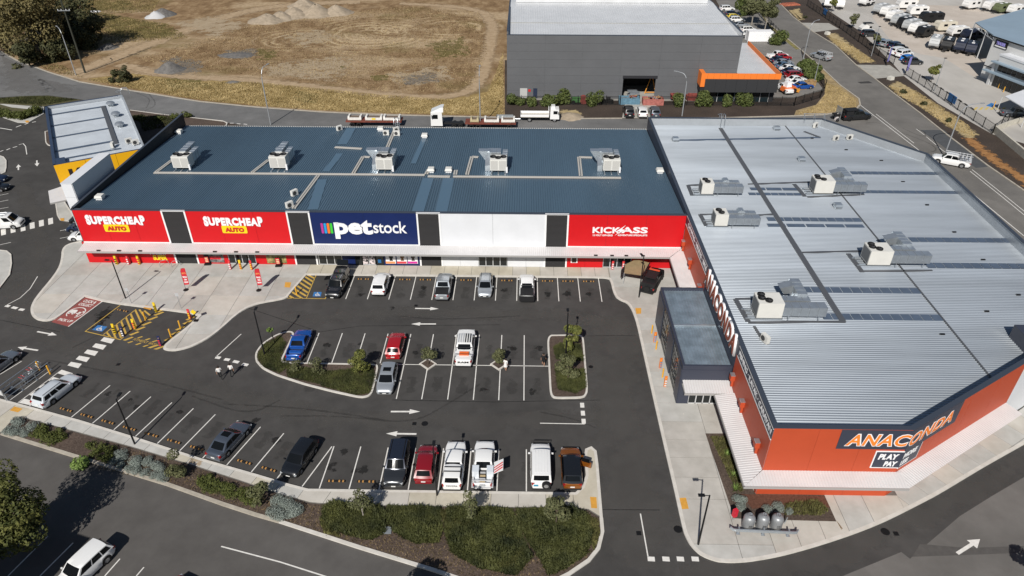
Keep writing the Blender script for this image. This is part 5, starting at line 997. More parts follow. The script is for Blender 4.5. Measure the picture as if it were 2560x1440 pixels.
def ladder(loc, rz, label):
    r = root('roof_ladder', label, 'ladder', loc, rz); m = MB()
    for s in (-.3, .3): m.tube([(s, 0, -2), (s, 0, 1.6), (s, .35, 1.9), (s, 1.1, 1.9), (s, 1.4, 1.3), (s, 1.4, 0)], .045, 6)
    m.build('side_rails', GALV, r); m = MB()
    for k in range(10): m.tube([(-.3, 0, -1.6+k*.32), (.3, 0, -1.6+k*.32)], .03, 5)
    m.build('rungs', GALV, r); m = MB()
    for z in (.6, 1.5):
        m.tube([(-.3, 0, z), (-.5, -.5, z), (0, -.8, z), (.5, -.5, z), (.3, 0, z)], .03, 5)
    m.build('cage_hoops', GALV, r)
ladder((G(1801, 300, 7.5).x, 111.3, 6.9), pi, 'caged access ladder on the rear parapet of the silver roof'); p = rp(995, 318); ladder((p.x, 111.1, 5.95), pi, 'caged access ladder on the rear gutter of the blue roof')
p = jo+ju*(JW-.2)+jv*(JL-1.5); ladder((p.x, p.y, JZ-.4), jd-pi/2, 'caged access ladder at the back of the tyre shop roof')
r = root('guard_rail', 'galvanised guard rail on the rear corner of the silver roof', 'railing', (G(2030, 294, 8).x, 111.0, SZ))
m = MB()
for x in (-1.6, 0, 1.6): m.tube([(x, 0, 0), (x, 0, .9), (x, -.8, .0)], .04, 5)
m.build('posts', GALV, r); MB().tube([(-1.8, 0, .9), (1.8, 0, .9)], .04, 5).build('rail', GALV, r)

# ================================================================ STREET FURNITURE
POLE_B = M('pole_black', (.010, .010, .011), .5); POLE_G = M('pole_galv', (.42, .44, .46), .45, .5)
def lamp_post(px, h, az, label, mat=POLE_B):
    p = G(*px); r = root('lamp_post', label, 'lamp post', (p.x, p.y, 0), az, 'black car park lamps')
    MB().tube([(0, 0, 0), (0, 0, .05), (0, 0, .06), (0, 0, h)], [.2, .2, .085, .06], 10).build('pole', mat, r); MB().tube([(0, 0, h-.05), (.45, 0, h)], .035, 6).build('arm', mat, r)
    MB().box((.62, 0, h+.01), (.5, .26, .08)).build('lamp_head', mat, r)
lamp_post((315, 748), 5.5, pi*.95, 'black lamp post on the plaza in front of the left red shop'); lamp_post((338, 1112), 5.7, pi/2, 'black lamp post on the footpath beside the angled bays'); lamp_post((662, 888), 5.8, pi/2, 'black lamp post at the tip of the long planted island')
lamp_post((1414, 892), 5.8, pi/2, 'black lamp post in the small planted island'); lamp_post((1745, 1363), 6.0, pi, 'black lamp post on the pavement corner near the gas cylinders'); lamp_post((1093, 1240), 5.8, pi/2, 'black lamp post on the footpath behind the red hatchback'); lamp_post((1597, 745), 5.8, pi/2+.3, 'black lamp post beside the display off-roader')
def street_light(px, h, az, label, reach=2.2):
    p = G(*px); r = root('street_light', label, 'street light', (p.x, p.y, 0), az, 'tall galvanised street lights')
    pts = [(0, 0, 0), (0, 0, h*.75)]+[(reach*.55*(1-math.cos(t)), 0, h*.75+h*.22*math.sin(t)) for t in (.3, .6, .9, 1.2, 1.5)]+[(reach, 0, h*.98)]
    MB().tube(pts, [.12, .09]+[.07]*5+[.05], 8).build('pole', POLE_G, r, smooth=True); MB().box((reach+.3, 0, h*.98), (.7, .26, .12)).build('lamp_head', POLE_G, r)
street_light((190, 188), 10.5, pi*.75, 'street light beside the power pole at the far left road'); street_light((677, 312), 11, pi*.4, 'street light behind the blue roof, left one'); street_light((1201, 318), 11, pi/2, 'street light behind the blue roof by the truck trailers'); street_light((1705, 290), 8.5, pi*.8, 'street light in front of the grey warehouse'); street_light((2008, 148), 9, .6, 'street light at the side road near the pale lot fence'); street_light((2360, 392), 9.5, .15, 'street light beside the white utility with open canopy', 3.2)
for px, l in (((2335, 228), 'slim lamp post inside the yard fence near the blue banner'), ((2178, 140), 'slim lamp post inside the yard fence by the parked cars'), ((2033, 215), 'slim lamp post at the warehouse lot corner fence')): 
    p = G(*px); r = root('yard_lamp', l, 'lamp post', (p.x, p.y, 0), 0, 'slim yard lamps'); MB().tube([(0, 0, 0), (0, 0, 7)], [.09, .05], 7).build('pole', POLE_G, r); MB().box((.1, 0, 7.0), (.5, .3, .12)).build('lamp_head', POLE_B, r)
p = G(213, 182); r = root('power_pole', 'tall dark timber power pole with two crossarms', 'power pole', (p.x, p.y, 0), .1)
MB().tube([(0, 0, 0), (0, 0, 19)], [.22, .14], 9).build('pole', M('pole_timber', (.035, .037, .028), .8), r)
for z in (16.2, 13.6):
    MB().box((0, -.2, z), (2.6, .14, .16)).build('crossarm', GALV, r)
    for x in (-1.2, -.5, .5, 1.2): MB().cyl((x, -.2, z+.2), .07, .25, 7).build('insulator', SIGNW, r)
# wheel stops
WS_B = M('wheelstop_rubber', (.012, .012, .012), .7); WS_Y = M('wheelstop_yellow', (.44, .23, .07), .6)
wsm = MB().box((0, 0, .05), (1.65, .16, .1), taper=.95).mesh('wheel_stop', WS_B); wsy = MB().box((0, 0, .052), (.15, .163, .1), taper=.95).mesh('reflector', WS_Y)
def wheel_stop(x, y, rz, label):
    o = D.objects.new('wheel_stop', wsm); link(o); o.location = (x, y, .004); o.rotation_euler = (0, 0, rz); tag(o, label, 'wheel stop', 'rubber wheel stops')
    for dx in (-.62, -.28, .28, .62): c = D.objects.new('reflector', wsy); link(c, o); c.location = (dx, 0, .003)
for k, x in enumerate((-24.0+1.2, -20.05, -17.43, -14.8, -12.2, -9.6, -7.05, -4.5, -1.9, .68, 3.22, 5.8, 8.4)):
    if k not in (0, 2, 5, 7, 9): wheel_stop(x, 74.3, 0, 'wheel stop in the %s bay from the left of the shopfront row' % ORD[k])
wheel_stop(-24.2, 74.35, 0, 'wheel stop in the blue-marked accessible bay by the shops')
for k, x in enumerate((-16.15, -13.5, -11, -8.4, -5.8, -3.2, -.7, 1.8)):
    if k in (0, 1, 3, 5): wheel_stop(x, 41.75, 0, 'wheel stop in the %s bay from the left of the near straight row' % ORD[k])
for k in range(-1, 9):
    a = Vector((-43.81+(k+.5)*2.602*math.cos(kd), 48.98+(k+.5)*2.602*math.sin(kd)))+Vector((math.cos(ka), math.sin(ka)))*.85
    wheel_stop(a.x, a.y, kd, 'wheel stop in the %s bay from the left of the slanted row' % ORD[k+1])
a = G(306, 777); wheel_stop(a.x, a.y, kd, 'wheel stop in the bay with blue wheelchair symbol beside the red pickup bay')
# bollards
BOL = M('bollard_yellow', (.70, .36, .03), .5); BOLR = M('reflector_red', (.5, .02, .02), .4)
def bollard(px, label, h=1.15, z=0., cover=None):
    p = G(*px, z); r = root('bollard', label, 'bollard', (p.x, p.y, z), 0, 'safety bollards')
    MB().lathe((0, 0, 0), [(.085, 0), (.085, h-.03), (.06, h)], 12).build('post', BOL if cover is None else MC['bollard_yellow'], r, smooth=True)
    if cover:
        c1, c2 = cover
        MB().lathe((0, 0, 0), [(.15, .05), (.15, h*.95), (.11, h*.98)], 10).build('sleeve', M('sleeve_%d' % (int(c1[0]*999)+int(c1[1]*99)), c1, .5), r)
        for k in range(3): MB().box((0, -.16, .25+k*.3), (.2, .02, .16)).build('sleeve_print', M('sprint_%d' % (int(c2[0]*999)+int(c2[1]*99)), c2, .5), r)
        MB().box((0, -.02, h+.12), (.28, .06, .24)).build('sleeve_topper', M('sleeve_%d' % (int(c1[0]*999)+int(c1[1]*99)), c1, .5), r)
    return r
Y1, R1, B1, W1_, K1 = (.78, .55, .02), (.62, .03, .05), (.02, .03, .10), (.75, .72, .70), (.03, .02, .01)
SLV = [((293, 661), (Y1, K1), 'yellow printed bollard sleeve against the red wall, left of three'), ((323, 661), (R1, W1_), 'red printed bollard sleeve against the red wall, middle of three'), ((349, 661), (Y1, R1), 'yellow and red bollard sleeve against the red wall, right of three'),
       ((577, 673), (R1, W1_), 'red printed bollard sleeve left of the sliding shop doors'), ((603, 673), (Y1, R1), 'yellow printed bollard sleeve in the middle of the sliding shop doors'), ((630, 674), (R1, Y1), 'red printed bollard sleeve right of the sliding shop doors'),
       ((289, 834), (Y1, K1), 'yellow sleeve bollard at the front corner of the yellow hatching'), ((338, 822), (Y1, R1), 'yellow and red sleeve bollard inside the yellow hatching'), ((391, 780), (Y1, K1), 'yellow sleeve bollard at the rear corner of the fitment bay by the kerb'), ((310, 841), (B1, W1_), 'dark blue sleeve bollard beside the yellow hatching front edge'),
       ((403, 865), (B1, R1), 'blue and red sleeve bollard at the front right of the fitment bay'), ((476, 797), (R1, Y1), 'red sleeve bollard at the rear right of the fitment bay')]
for px, cv, l in SLV: bollard(px, l, cover=cv, z=.12 if px[1] < 700 else 0)
for px, l in (((1531, 673), 'red sleeve bollard left of the glass doors in the right red shop'), ((1557, 673), 'red sleeve bollard right of the glass doors in the right red shop')): bollard(px, l, 1.05, .12, (R1, W1_))
for px, l in (((742, 736), 'bare yellow bollard on the hatched strip by the shopfront row'), ((364, 800), 'bare yellow bollard between hatching and fitment bay'), ((428, 843), 'front bare yellow bollard on the right side of the fitment bay'), ((452, 822), 'rear bare yellow bollard on the right side of the fitment bay'), ((126, 935), 'right yellow bollard at the mouth of the trolley bay'), ((100, 925), 'left yellow bollard at the mouth of the trolley bay')): bollard(px, l)
for k, (px, cv) in enumerate((((1629, 833), None), ((1636, 855), ((.70, .20, .03), (.1, .3, .5))), ((1640, 873), None), ((1650, 920), ((.70, .20, .03), (.1, .2, .35))), ((1656, 943), None), ((1662, 966), ((.70, .20, .03), (.6, .6, .6))))): bollard(px, '%s bollard from the shops along the glass entrance wall%s' % (ORD[k].capitalize() if 0 else ORD[k], ', in a printed orange sleeve' if cv else ', plain yellow'), 1.15, .12, cv)
for px, l in (((2495, 221), 'left yellow bollard in front of the dealership glass'), ((2508, 230), 'right yellow bollard in front of the dealership glass'), ((2484, 267), 'yellow bollard by the blue marked bay of the far yard')): bollard(px, l)
# small sign posts on the plaza
for px, h, l in (((329, 758), 2.2, 'thin sign post beside the plaza lamp post'), ((453, 771), 2.2, 'thin sign post on the plaza near the fitment bay')):
    p = G(*px, .12); r = root('sign_post', l, 'sign post', (p.x, p.y, .12)); MB().tube([(0, 0, 0), (0, 0, h)], .03, 6).build('post', POLE_G, r); MB().box((0, -.04, h-.2), (.4, .02, .45)).build('sign_plate', ALU, r)
p = G(491, 804); r = root('sign_post', 'yellow warning sign on a short dark post by the fitment bay', 'sign post', (p.x, p.y, .0)); MB().tube([(0, 0, 0), (0, 0, 1.5)], .04, 6).build('post', POLE_B, r); MB().box((0, -.05, 1.4), (.5, .03, .5), ry=rad(45)).build('sign_plate', M('sign_y', Y1, .5), r); MB().box((0, 0, .1), (.5, .4, .2)).build('base', POLE_B, r)
# feather banners
def banner(px, label, h=3.2, mat=None, txt=True, az=0., z=.12, sc=1.):
    p = G(*px, z); r = root('feather_banner', label, 'banner', (p.x, p.y, z), az, 'feather banners'); mat = mat or M('banner_red', (.52, .02, .03), .7)
    MB().tube([(0, 0, 0), (0, 0, h*.6), (.02, 0, h*.85), (.15, 0, h*.97), (.5, 0, h)], .02, 5).build('pole', POLE_B, r); MB().lathe((0, 0, 0), [(.32, 0), (.3, .07), (.1, .09)], 14).build('base', POLE_B, r)
    out = [(0, .75), (.62, .85), (.66, 2.0), (.66, h-.05), (.5, h), (.15, h*.97), (.02, h*.85)]; n = len(out)
    MB().add([(a, -.012, b) for a, b in out]+[(a, .012, b) for a, b in out], [tuple(range(n)), tuple(range(2*n-1, n-1, -1))]+[(i, i+n, (i+1) % n+n, (i+1) % n) for i in range(n)]).build('flag', mat, r)
    if txt:
        for k, s in enumerate(('NOW', 'ON', 'SALE')):
            o = D.objects.new('lettering', text_mesh(s, .5 if len(s) > 2 else .34, .24, depth=.01, bold=.05, mat=SIGNW)); link(o, r); on_plane(o, (.09 if len(s) > 2 else .17, -.016, 1.05+k*.38), (1, 0, 0), (0, 0, 1))
        o = D.objects.new('lettering', text_mesh('LET\'S', .5, .22, depth=.01, bold=.05, mat=M('banner_orange', (.8, .3, .1), .6))); link(o, r); on_plane(o, (.09, -.016, 2.35), (1, 0, 0), (0, 0, 1))
banner((465, 725), 'red feather banner on the plaza, left one'); banner((647, 726), 'red feather banner near the hatched bay, right one')
PUR = M('banner_purple', (.18, .17, .42), .7); banner((2215, 163), 'purple feather banner at the yard driveway beside the fence end', 4, PUR, False, .6, 0); banner((2262, 186), 'purple feather banner leaning at the yard fence corner', 4, PUR, False, .3, 0)
# pavement signs, bike hoops
for px, l in (((520, 661), 'red advertising board in front of the racing poster'), ((697, 665), 'red advertising board in front of the field poster')):
    p = G(*px, .12); r = root('pavement_sign', l, 'sign board', (p.x, p.y, .12), .1); MB().box((0, 0, .08), (.8, .55, .16)).build('base', POLE_B, r); MB().box((0, .0, .75), (.62, .09, 1.05)).build('frame', POLE_B, r); b = MB().box((-.01, -.05, .78), (.52, .02, .9)).build('board', MC['banner_red'], r)
    for z in (.98, .72, .5): MB().box((0, -.066, z), (.34, .012, .13)).build('print', M('print_cream', (.75, .6, .35), .6), b)
for px, l in (((412, 664), 'left bike hoop near the red wall'), ((441, 665), 'right bike hoop near the red wall')):
    p = G(*px, .12); r = MB().tube([(-.55, 0, 0), (-.5, 0, .55), (-.3, 0, .8), (.3, 0, .8), (.5, 0, .55), (.55, 0, 0)], .035, 6).build('bike_hoop', GALV_D, None, (p.x, p.y, .12), .5); tag(r, l, 'bike hoop', 'bike hoops')
# gas cylinders, guardrail, cabinet
CYL = M('cylinder_grey', (.30, .31, .32), .45, .4, var=.08, vs=2)
for k, px in enumerate(((1868, 1316), (1903, 1316), (1938, 1317))):
    p = G(*px, .12); r = root('gas_cylinder', ('left', 'middle', 'right')[k]+' grey gas cylinder behind the guardrail', 'gas cylinder', (p.x, p.y, .12), 0, 'gas cylinders')
    MB().lathe((0, 0, 0), [(.42, 0), (.48, .12), (.48, 1.05), (.44, 1.22), (.3, 1.36), (.12, 1.4)], 20).build('tank', CYL, r, smooth=True); MB().lathe((0, 0, 0), [(.5, 0), (.5, .1), (.46, .1)], 20).build('foot_ring', CYL, r)
    MB().lathe((0, 0, 1.36), [(.2, 0), (.2, .16), (.17, .16), (.17, .02)], 14).build('collar', GALV_D, r); MB().cyl((0, 0, 1.45), .05, .16, 8).build('valve', GALV_D, r)
    for z in (.45, .62): MB().box((.03, -.478, z), (.26, .012, .06)).build('print', POLE_B, r)
p = G(1910, 1336, .12); r = root('guard_rail', 'galvanised w-beam guardrail in front of the gas cylinders', 'guardrail', (p.x, p.y, .12), rad(-2))
for z in (.42, .58): MB().tube([(-2.75, .15, z), (-2.55, -.06, z), (-2.3, -.1, z), (2.3, -.1, z), (2.5, -.06, z), (2.65, .15, z)], .075, 8).build('beam', GALV, r, smooth=True)
MB().bb(-2.3, 2.3, -.07, -.02, .4, .6).build('beam_web', GALV_D, r)
for x in (-2.1, -.1, 1.9): MB().bb(x-.06, x+.06, .0, .14, 0, .68).build('post', GALV_D, r); MB().box((x, -.0, .01), (.3, .3, .02)).build('base_plate', GALV_D, r)
p = G(1833, 1300, .12); r = root('hydrant_cabinet', 'red hydrant cabinet on a short post beside the garden bed', 'cabinet', (p.x, p.y, .12), .4); MB().box((0, 0, .9), (.35, .3, .8)).build('cabinet', M('cab_red', (.55, .02, .04), .5), r); MB().tube([(0, 0, 0), (0, 0, .6)], .05, 6).build('post', GALV, r)
for px, l in (((1882, 1318), 'short steel post between the left and middle gas cylinder'), ((1917, 1319), 'short steel post between the middle and right gas cylinder'), ((1962, 1309), 'leaning steel post right of the gas cylinders')):
    p = G(*px, .12); o = MB().box((0, 0, .4), (.09, .07, .8), ry=.12).build('steel_post', GALV, None, (p.x, p.y, .12)); tag(o, l, 'post')
# trolley bay
p = G(62, 958); r = root('trolley_bay', 'galvanised trolley return bay with rails at the left edge', 'trolley bay', (p.x, p.y, 0), ka)
for s in (-.75, .75):
    for z in (.45, .95): MB().tube([(-2.6, s, z), (2.5, s, z)], .035, 6).build('rail', GALV, r)
    for x in (-2.6, -.9, .8, 2.5): MB().tube([(x, s, 0), (x, s, .95)], .035, 6).build('post', GALV, r); MB().box((x, s, .02), (.25, .2, .04)).build('base_plate', GALV, r)
MB().box((-2.7, 0, 1.1), (.05, 1.4, .6)).build('sign_plate', ALU, r); MB().tube([(-2.7, -.75, 0), (-2.7, -.75, 1.5), (-2.7, .75, 1.5), (-2.7, .75, 0)], .04, 6).build('end_frame', GALV, r)
def trolley(x, y, rz, label, base):
    q = base.matrix_basis @ Vector((x, y, 0)); r = root('shopping_trolley', label, 'trolley', (q.x, q.y, 0), ka+rz, 'shopping trolleys'); m = MB()
    for z, w0, l0 in ((.45, .2, .35), (.6, .22, .40), (.75, .24, .44), (.95, .27, .5)): m.tube([(-l0, -w0, z), (l0, -w0, z), (l0, w0, z), (-l0, w0, z), (-l0, -w0, z)], .015, 4)
    for k in range(7):
        for s in (-1, 1): x_ = -.4+k*.13; m.tube([(x_, s*.2, .45), (x_*1.15, s*.27, .95)], .01, 4)
    m.build('basket', GALV, r); m = MB()
    for s in (-1, 1): m.tube([(-.55, s*.25, 1.0), (-.45, s*.25, .2), (.4, s*.2, .15)], .02, 4)
    m.build('frame', GALV, r); MB().tube([(-.57, -.27, 1.0), (-.57, .27, 1.0)], .025, 6).build('handle', BRED, r)
    for x_ in (-.4, .35):
        for s in (-1, 1): MB().cyl((x_, s*.2, .06), .06, .04, 8, 'Y').build('wheel', POLE_B, r)
bpy.context.view_layer.update()
for k, (x, y) in enumerate(((.3, -.2), (.6, -.2), (1.5, .15), (1.8, .15))): trolley(x, y, random.uniform(-.1, .1), '%s trolley from the kerb end of the trolley bay' % ORD[k], r)
# fences
FEN = M('fence_black', (.010, .010, .010), .5)
def fence(px, label, h=1.9, step=2.6, bars=.22):
    pts = GP(px); r = root('steel_fence', label, 'fence', pts[0]); bars_m = MB()
    for a, b in zip(pts, pts[1:]):
        d = b-a; L = d.length; d.normalize(); n = max(1, int(L/step))
        for k in range(n+1):
            q = a+d*(L*k/n)-pts[0]; MB().bb(q.x-.05, q.x+.05, q.y-.05, q.y+.05, 0, h+.1).build('post', FEN, r)
        for z in (.2, h-.15): MB().tube([a-pts[0]+Vector((0, 0, z)), b-pts[0]+Vector((0, 0, z))], .035, 4).build('rail', FEN, r)
        t = 0
        while t < L: q = a+d*t-pts[0]; bars_m.add([(q.x-d.x*.03, q.y-d.y*.03, .08), (q.x+d.x*.03, q.y+d.y*.03, .08), (q.x+d.x*.03, q.y+d.y*.03, h), (q.x-d.x*.03, q.y-d.y*.03, h)], [(0, 1, 2, 3)]); t += bars
    o = bars_m.build('pickets', FEN, r); o['kind'] = 'stuff'
fence([(2017, 15), (2098, 70), (2145, 105), (2195, 140), (2233, 162)], 'black steel fence along the far yard behind the parked cars'); fence([(2262, 187), (2345, 242), (2410, 287), (2480, 335)], 'black steel fence of the far yard right of the driveway'); fence([(2480, 335), (2500, 318), (2550, 290)], 'black steel fence returning towards the carport')
fence([(1268, 262), (1550, 263)], 'black steel fence in front of the warehouse, left of the gate', 1.9); fence([(1650, 263), (1985, 265), (2050, 245), (2062, 222), (2045, 196), (2018, 172)], 'black steel fence wrapping the warehouse car lot corner', 1.9); fence([(1890, 30), (1925, 70), (1962, 110)], 'black steel fence beside the white container', 1.9)
for px, l in (((2378, 258), 'blue banner hung on the yard fence, nearer one'), ((2062, 38), 'blue banner hung on the yard fence, farther one')):
    p = G(*px); d = (G(px[0]+30, px[1]+21)-p).normalized(); o = MB().bb(-1.6, 1.6, -.03, .03, .3, 1.8).build('fence_banner', M('banner_blue', (.03, .16, .42), .6), None, (p.x-d.y*-.1-.15, p.y-.15, 0), math.atan2(d.y, d.x)); tag(o, l, 'banner')
# ================================================================ VEHICLES
TYRE = M('tyre', (.010, .010, .010), .8); RIM = M('rim_alloy', (.45, .46, .47), .3, .7); RIMB = M('rim_black', (.02, .02, .02), .4, .4)
CGL = M('car_glass', (.006, .007, .008), .06, spec=.25); CPL = M('car_plastic', (.014, .014, .015), .6); HLT = M('headlight', (.55, .57, .58), .1, .2); TLT = M('tail_light', (.30, .006, .006), .2, coat=.6); PLT = M('number_plate', (.7, .7, .68), .5)
def paint(name, c, metal=.0, rough=.25): return M('paint_'+name, c, rough, metal, coat=.9, spec=.5)
WP = paint('white', (.78, .78, .77)); SV = paint('silver', (.46, .49, .52), .55, .3); GY = paint('grey', (.10, .115, .14), .45); BKP = paint('black', (.010, .011, .013)); RDP = paint('red', (.36, .010, .014)); BLP = paint('blue', (.012, .085, .36), .25); NVP = paint('navy', (.012, .022, .055), .2); ORP = paint('bronze', (.27, .085, .010), .35); DGP = paint('charcoal', (.035, .038, .043), .3); LBP = paint('pale_blue', (.50, .57, .63), .3); CHB = paint('bright_blue', (.02, .20, .62), .1); YLP = paint('yellow', (.72, .55, .05)); MRP = paint('maroon', (.22, .008, .014)); TEAL = paint('steel_blue', (.10, .17, .25), .4)
# spec: L, W, H, belt z, hood z, cowl x, roof-front x, roof-rear x, tail x (rear glass foot), deck z, wheel radius, front axle, rear axle
CT = {
 'hatch': (4.25, 1.78, 1.50, .93, .88, 1.05, .38, -1.58, -2.04, .97, .31, 1.28, -1.28),
 'sedan': (4.70, 1.83, 1.46, .92, .86, .95, .20, -1.05, -1.80, .98, .33, 1.42, -1.36),
 'wagon': (4.80, 1.80, 1.50, .94, .86, 1.00, .35, -1.95, -2.25, .98, .33, 1.42, -1.32),
 'suv': (4.55, 1.86, 1.70, 1.06, 1.0, 1.10, .48, -1.82, -2.18, 1.08, .36, 1.36, -1.32),
 'suvl': (4.85, 1.92, 1.78, 1.10, 1.03, 1.05, .45, -1.95, -2.30, 1.12, .38, 1.45, -1.42),
 'offroad': (4.90, 1.90, 1.92, 1.18, 1.12, 1.10, .75, -2.15, -2.38, 1.2, .40, 1.45, -1.40),
 'ute': (5.30, 1.88, 1.80, 1.12, 1.08, 1.25, .70, -.62, -.95, 1.12, .39, 1.62, -1.60),
 'utel': (5.85, 2.05, 1.92, 1.20, 1.16, 1.45, .85, -.85, -1.2, 1.22, .42, 1.85, -1.75),
 'low_ute': (5.05, 1.90, 1.48, .94, .86, 1.10, .45, -.45, -.95, .98, .34, 1.5, -1.45),
 'van': (4.90, 1.95, 1.98, 1.15, 1.12, 1.75, 1.15, -2.30, -2.42, 1.2, .34, 1.50, -1.45),
}
WHL = {}
def wheel_mesh(r, w=.22):
    k = round(r, 2)
    if k not in WHL:
        m = MB(); n = 20; pr = [(r*.62, -w/2), (r*.93, -w/2), (r, -w*.32), (r, w*.32), (r*.93, w/2), (r*.62, w/2)]; vs = []
        for rr, y in pr: vs += [(rr*math.cos(2*pi*i/n), y, rr*math.sin(2*pi*i/n)) for i in range(n)]
        fs = [(a*n+i, (a+1)*n+i, (a+1)*n+(i+1) % n, a*n+(i+1) % n) for a in range(len(pr)-1) for i in range(n)]
        t = m.add(vs, fs).mesh('wheel', TYRE, True)
        m = MB(); m.cyl((0, 0, 0), r*.62, w*.7, 16, 'Y')
        for i in range(5): a = i*2*pi/5; m.box((r*.34*math.cos(a), 0, r*.34*math.sin(a)), (r*.5, w*.86, r*.17), ry=-a)
        WHL[k] = (t, m.mesh('rim', RIM), m.mesh('rim', RIMB))
    return WHL[k]
def pwl(pts):
    def f(x):
        if x <= pts[0][0]: return pts[0][1]
        for a, b in zip(pts, pts[1:]):
            if x <= b[0]: t = (x-a[0])/(b[0]-a[0]); t = t*t*(3-2*t) if len(a) > 2 else t; return a[1]+(b[1]-a[1])*t
        return pts[-1][1]
    return f
def shell(name, par, mat, wb, wt, zb, zt, xc, xf, xr, xt, bow=.10, crown=.05):
    """glasshouse: roof grid with a skirt down to the belt line; returns (surface sampler)"""
    NX, NY = 7, 7; ro = []
    for i in range(NX):
        t = i/(NX-1); x = xf+(xr-xf)*t; row = []
        for j in range(NY):
            s = -1+2*j/(NY-1); row.append(Vector((x+(bow*.5*(1-s*s) if i == 0 else -bow*.35*(1-s*s) if i == NX-1 else 0), wt*s, zt-crown*abs(s)**3-.05*abs(2*t-1)**3)))
        ro.append(row)
    fb = [Vector((xc+bow*(1-(-1+2*j/(NY-1))**2), wb*(-1+2*j/(NY-1))*.98, zb)) for j in range(NY)]
    bb_ = [Vector((xt-bow*.6*(1-(-1+2*j/(NY-1))**2), wb*(-1+2*j/(NY-1))*.96, zb)) for j in range(NY)]
    sb = [[Vector((xc+(xt-xc)*i/(NX-1), s*wb, zb)) for i in range(NX)] for s in (-1, 1)]
    m = MB(); idx = {}
    def V(v):
        k = (round(v.x, 4), round(v.y, 4), round(v.z, 4))
        if k not in idx: idx[k] = len(m.v); m.v.append(tuple(v))
        return idx[k]
    def F(*q): m.f.append(tuple(V(v) for v in q)); m.mi.append(0)
    for i in range(NX-1):
        for j in range(NY-1): F(ro[i][j], ro[i][j+1], ro[i+1][j+1], ro[i+1][j])
        F(ro[i][0], ro[i+1][0], sb[0][i+1], sb[0][i]); F(ro[i+1][-1], ro[i][-1], sb[1][i], sb[1][i+1])
    for j in range(NY-1): F(fb[j], fb[j+1], ro[0][j+1], ro[0][j]); F(ro[-1][j], ro[-1][j+1], bb_[j+1], bb_[j])
    F(sb[0][0], fb[0], ro[0][0]); F(ro[0][-1], fb[-1], sb[1][0]); F(ro[-1][0], bb_[0], sb[0][-1]); F(sb[1][-1], bb_[-1], ro[-1][-1])
    o = m.build(name, mat, par, smooth=True, angle=38)
    def patch(nm, top, bot, u0, u1, v0, v1, off, flip=False, nu=6, mt=CGL):
        n = len(top)-1
        def at(row, u): k = min(n-1, int(u*n)); return row[k].lerp(row[k+1], u*n-k)
        vs = []
        for v in (v0, v1):
            for a in range(nu+1): u = u0+(u1-u0)*a/nu; vs.append(at(bot, u).lerp(at(top, u), v)+off)
        fs = [(a, a+1, nu+2+a, nu+1+a) for a in range(nu)]
        if flip: fs = [f[::-1] for f in fs]
        return MB().add(vs, fs).build(nm, mt, par)
    return o, ro, fb, bb_, sb, patch
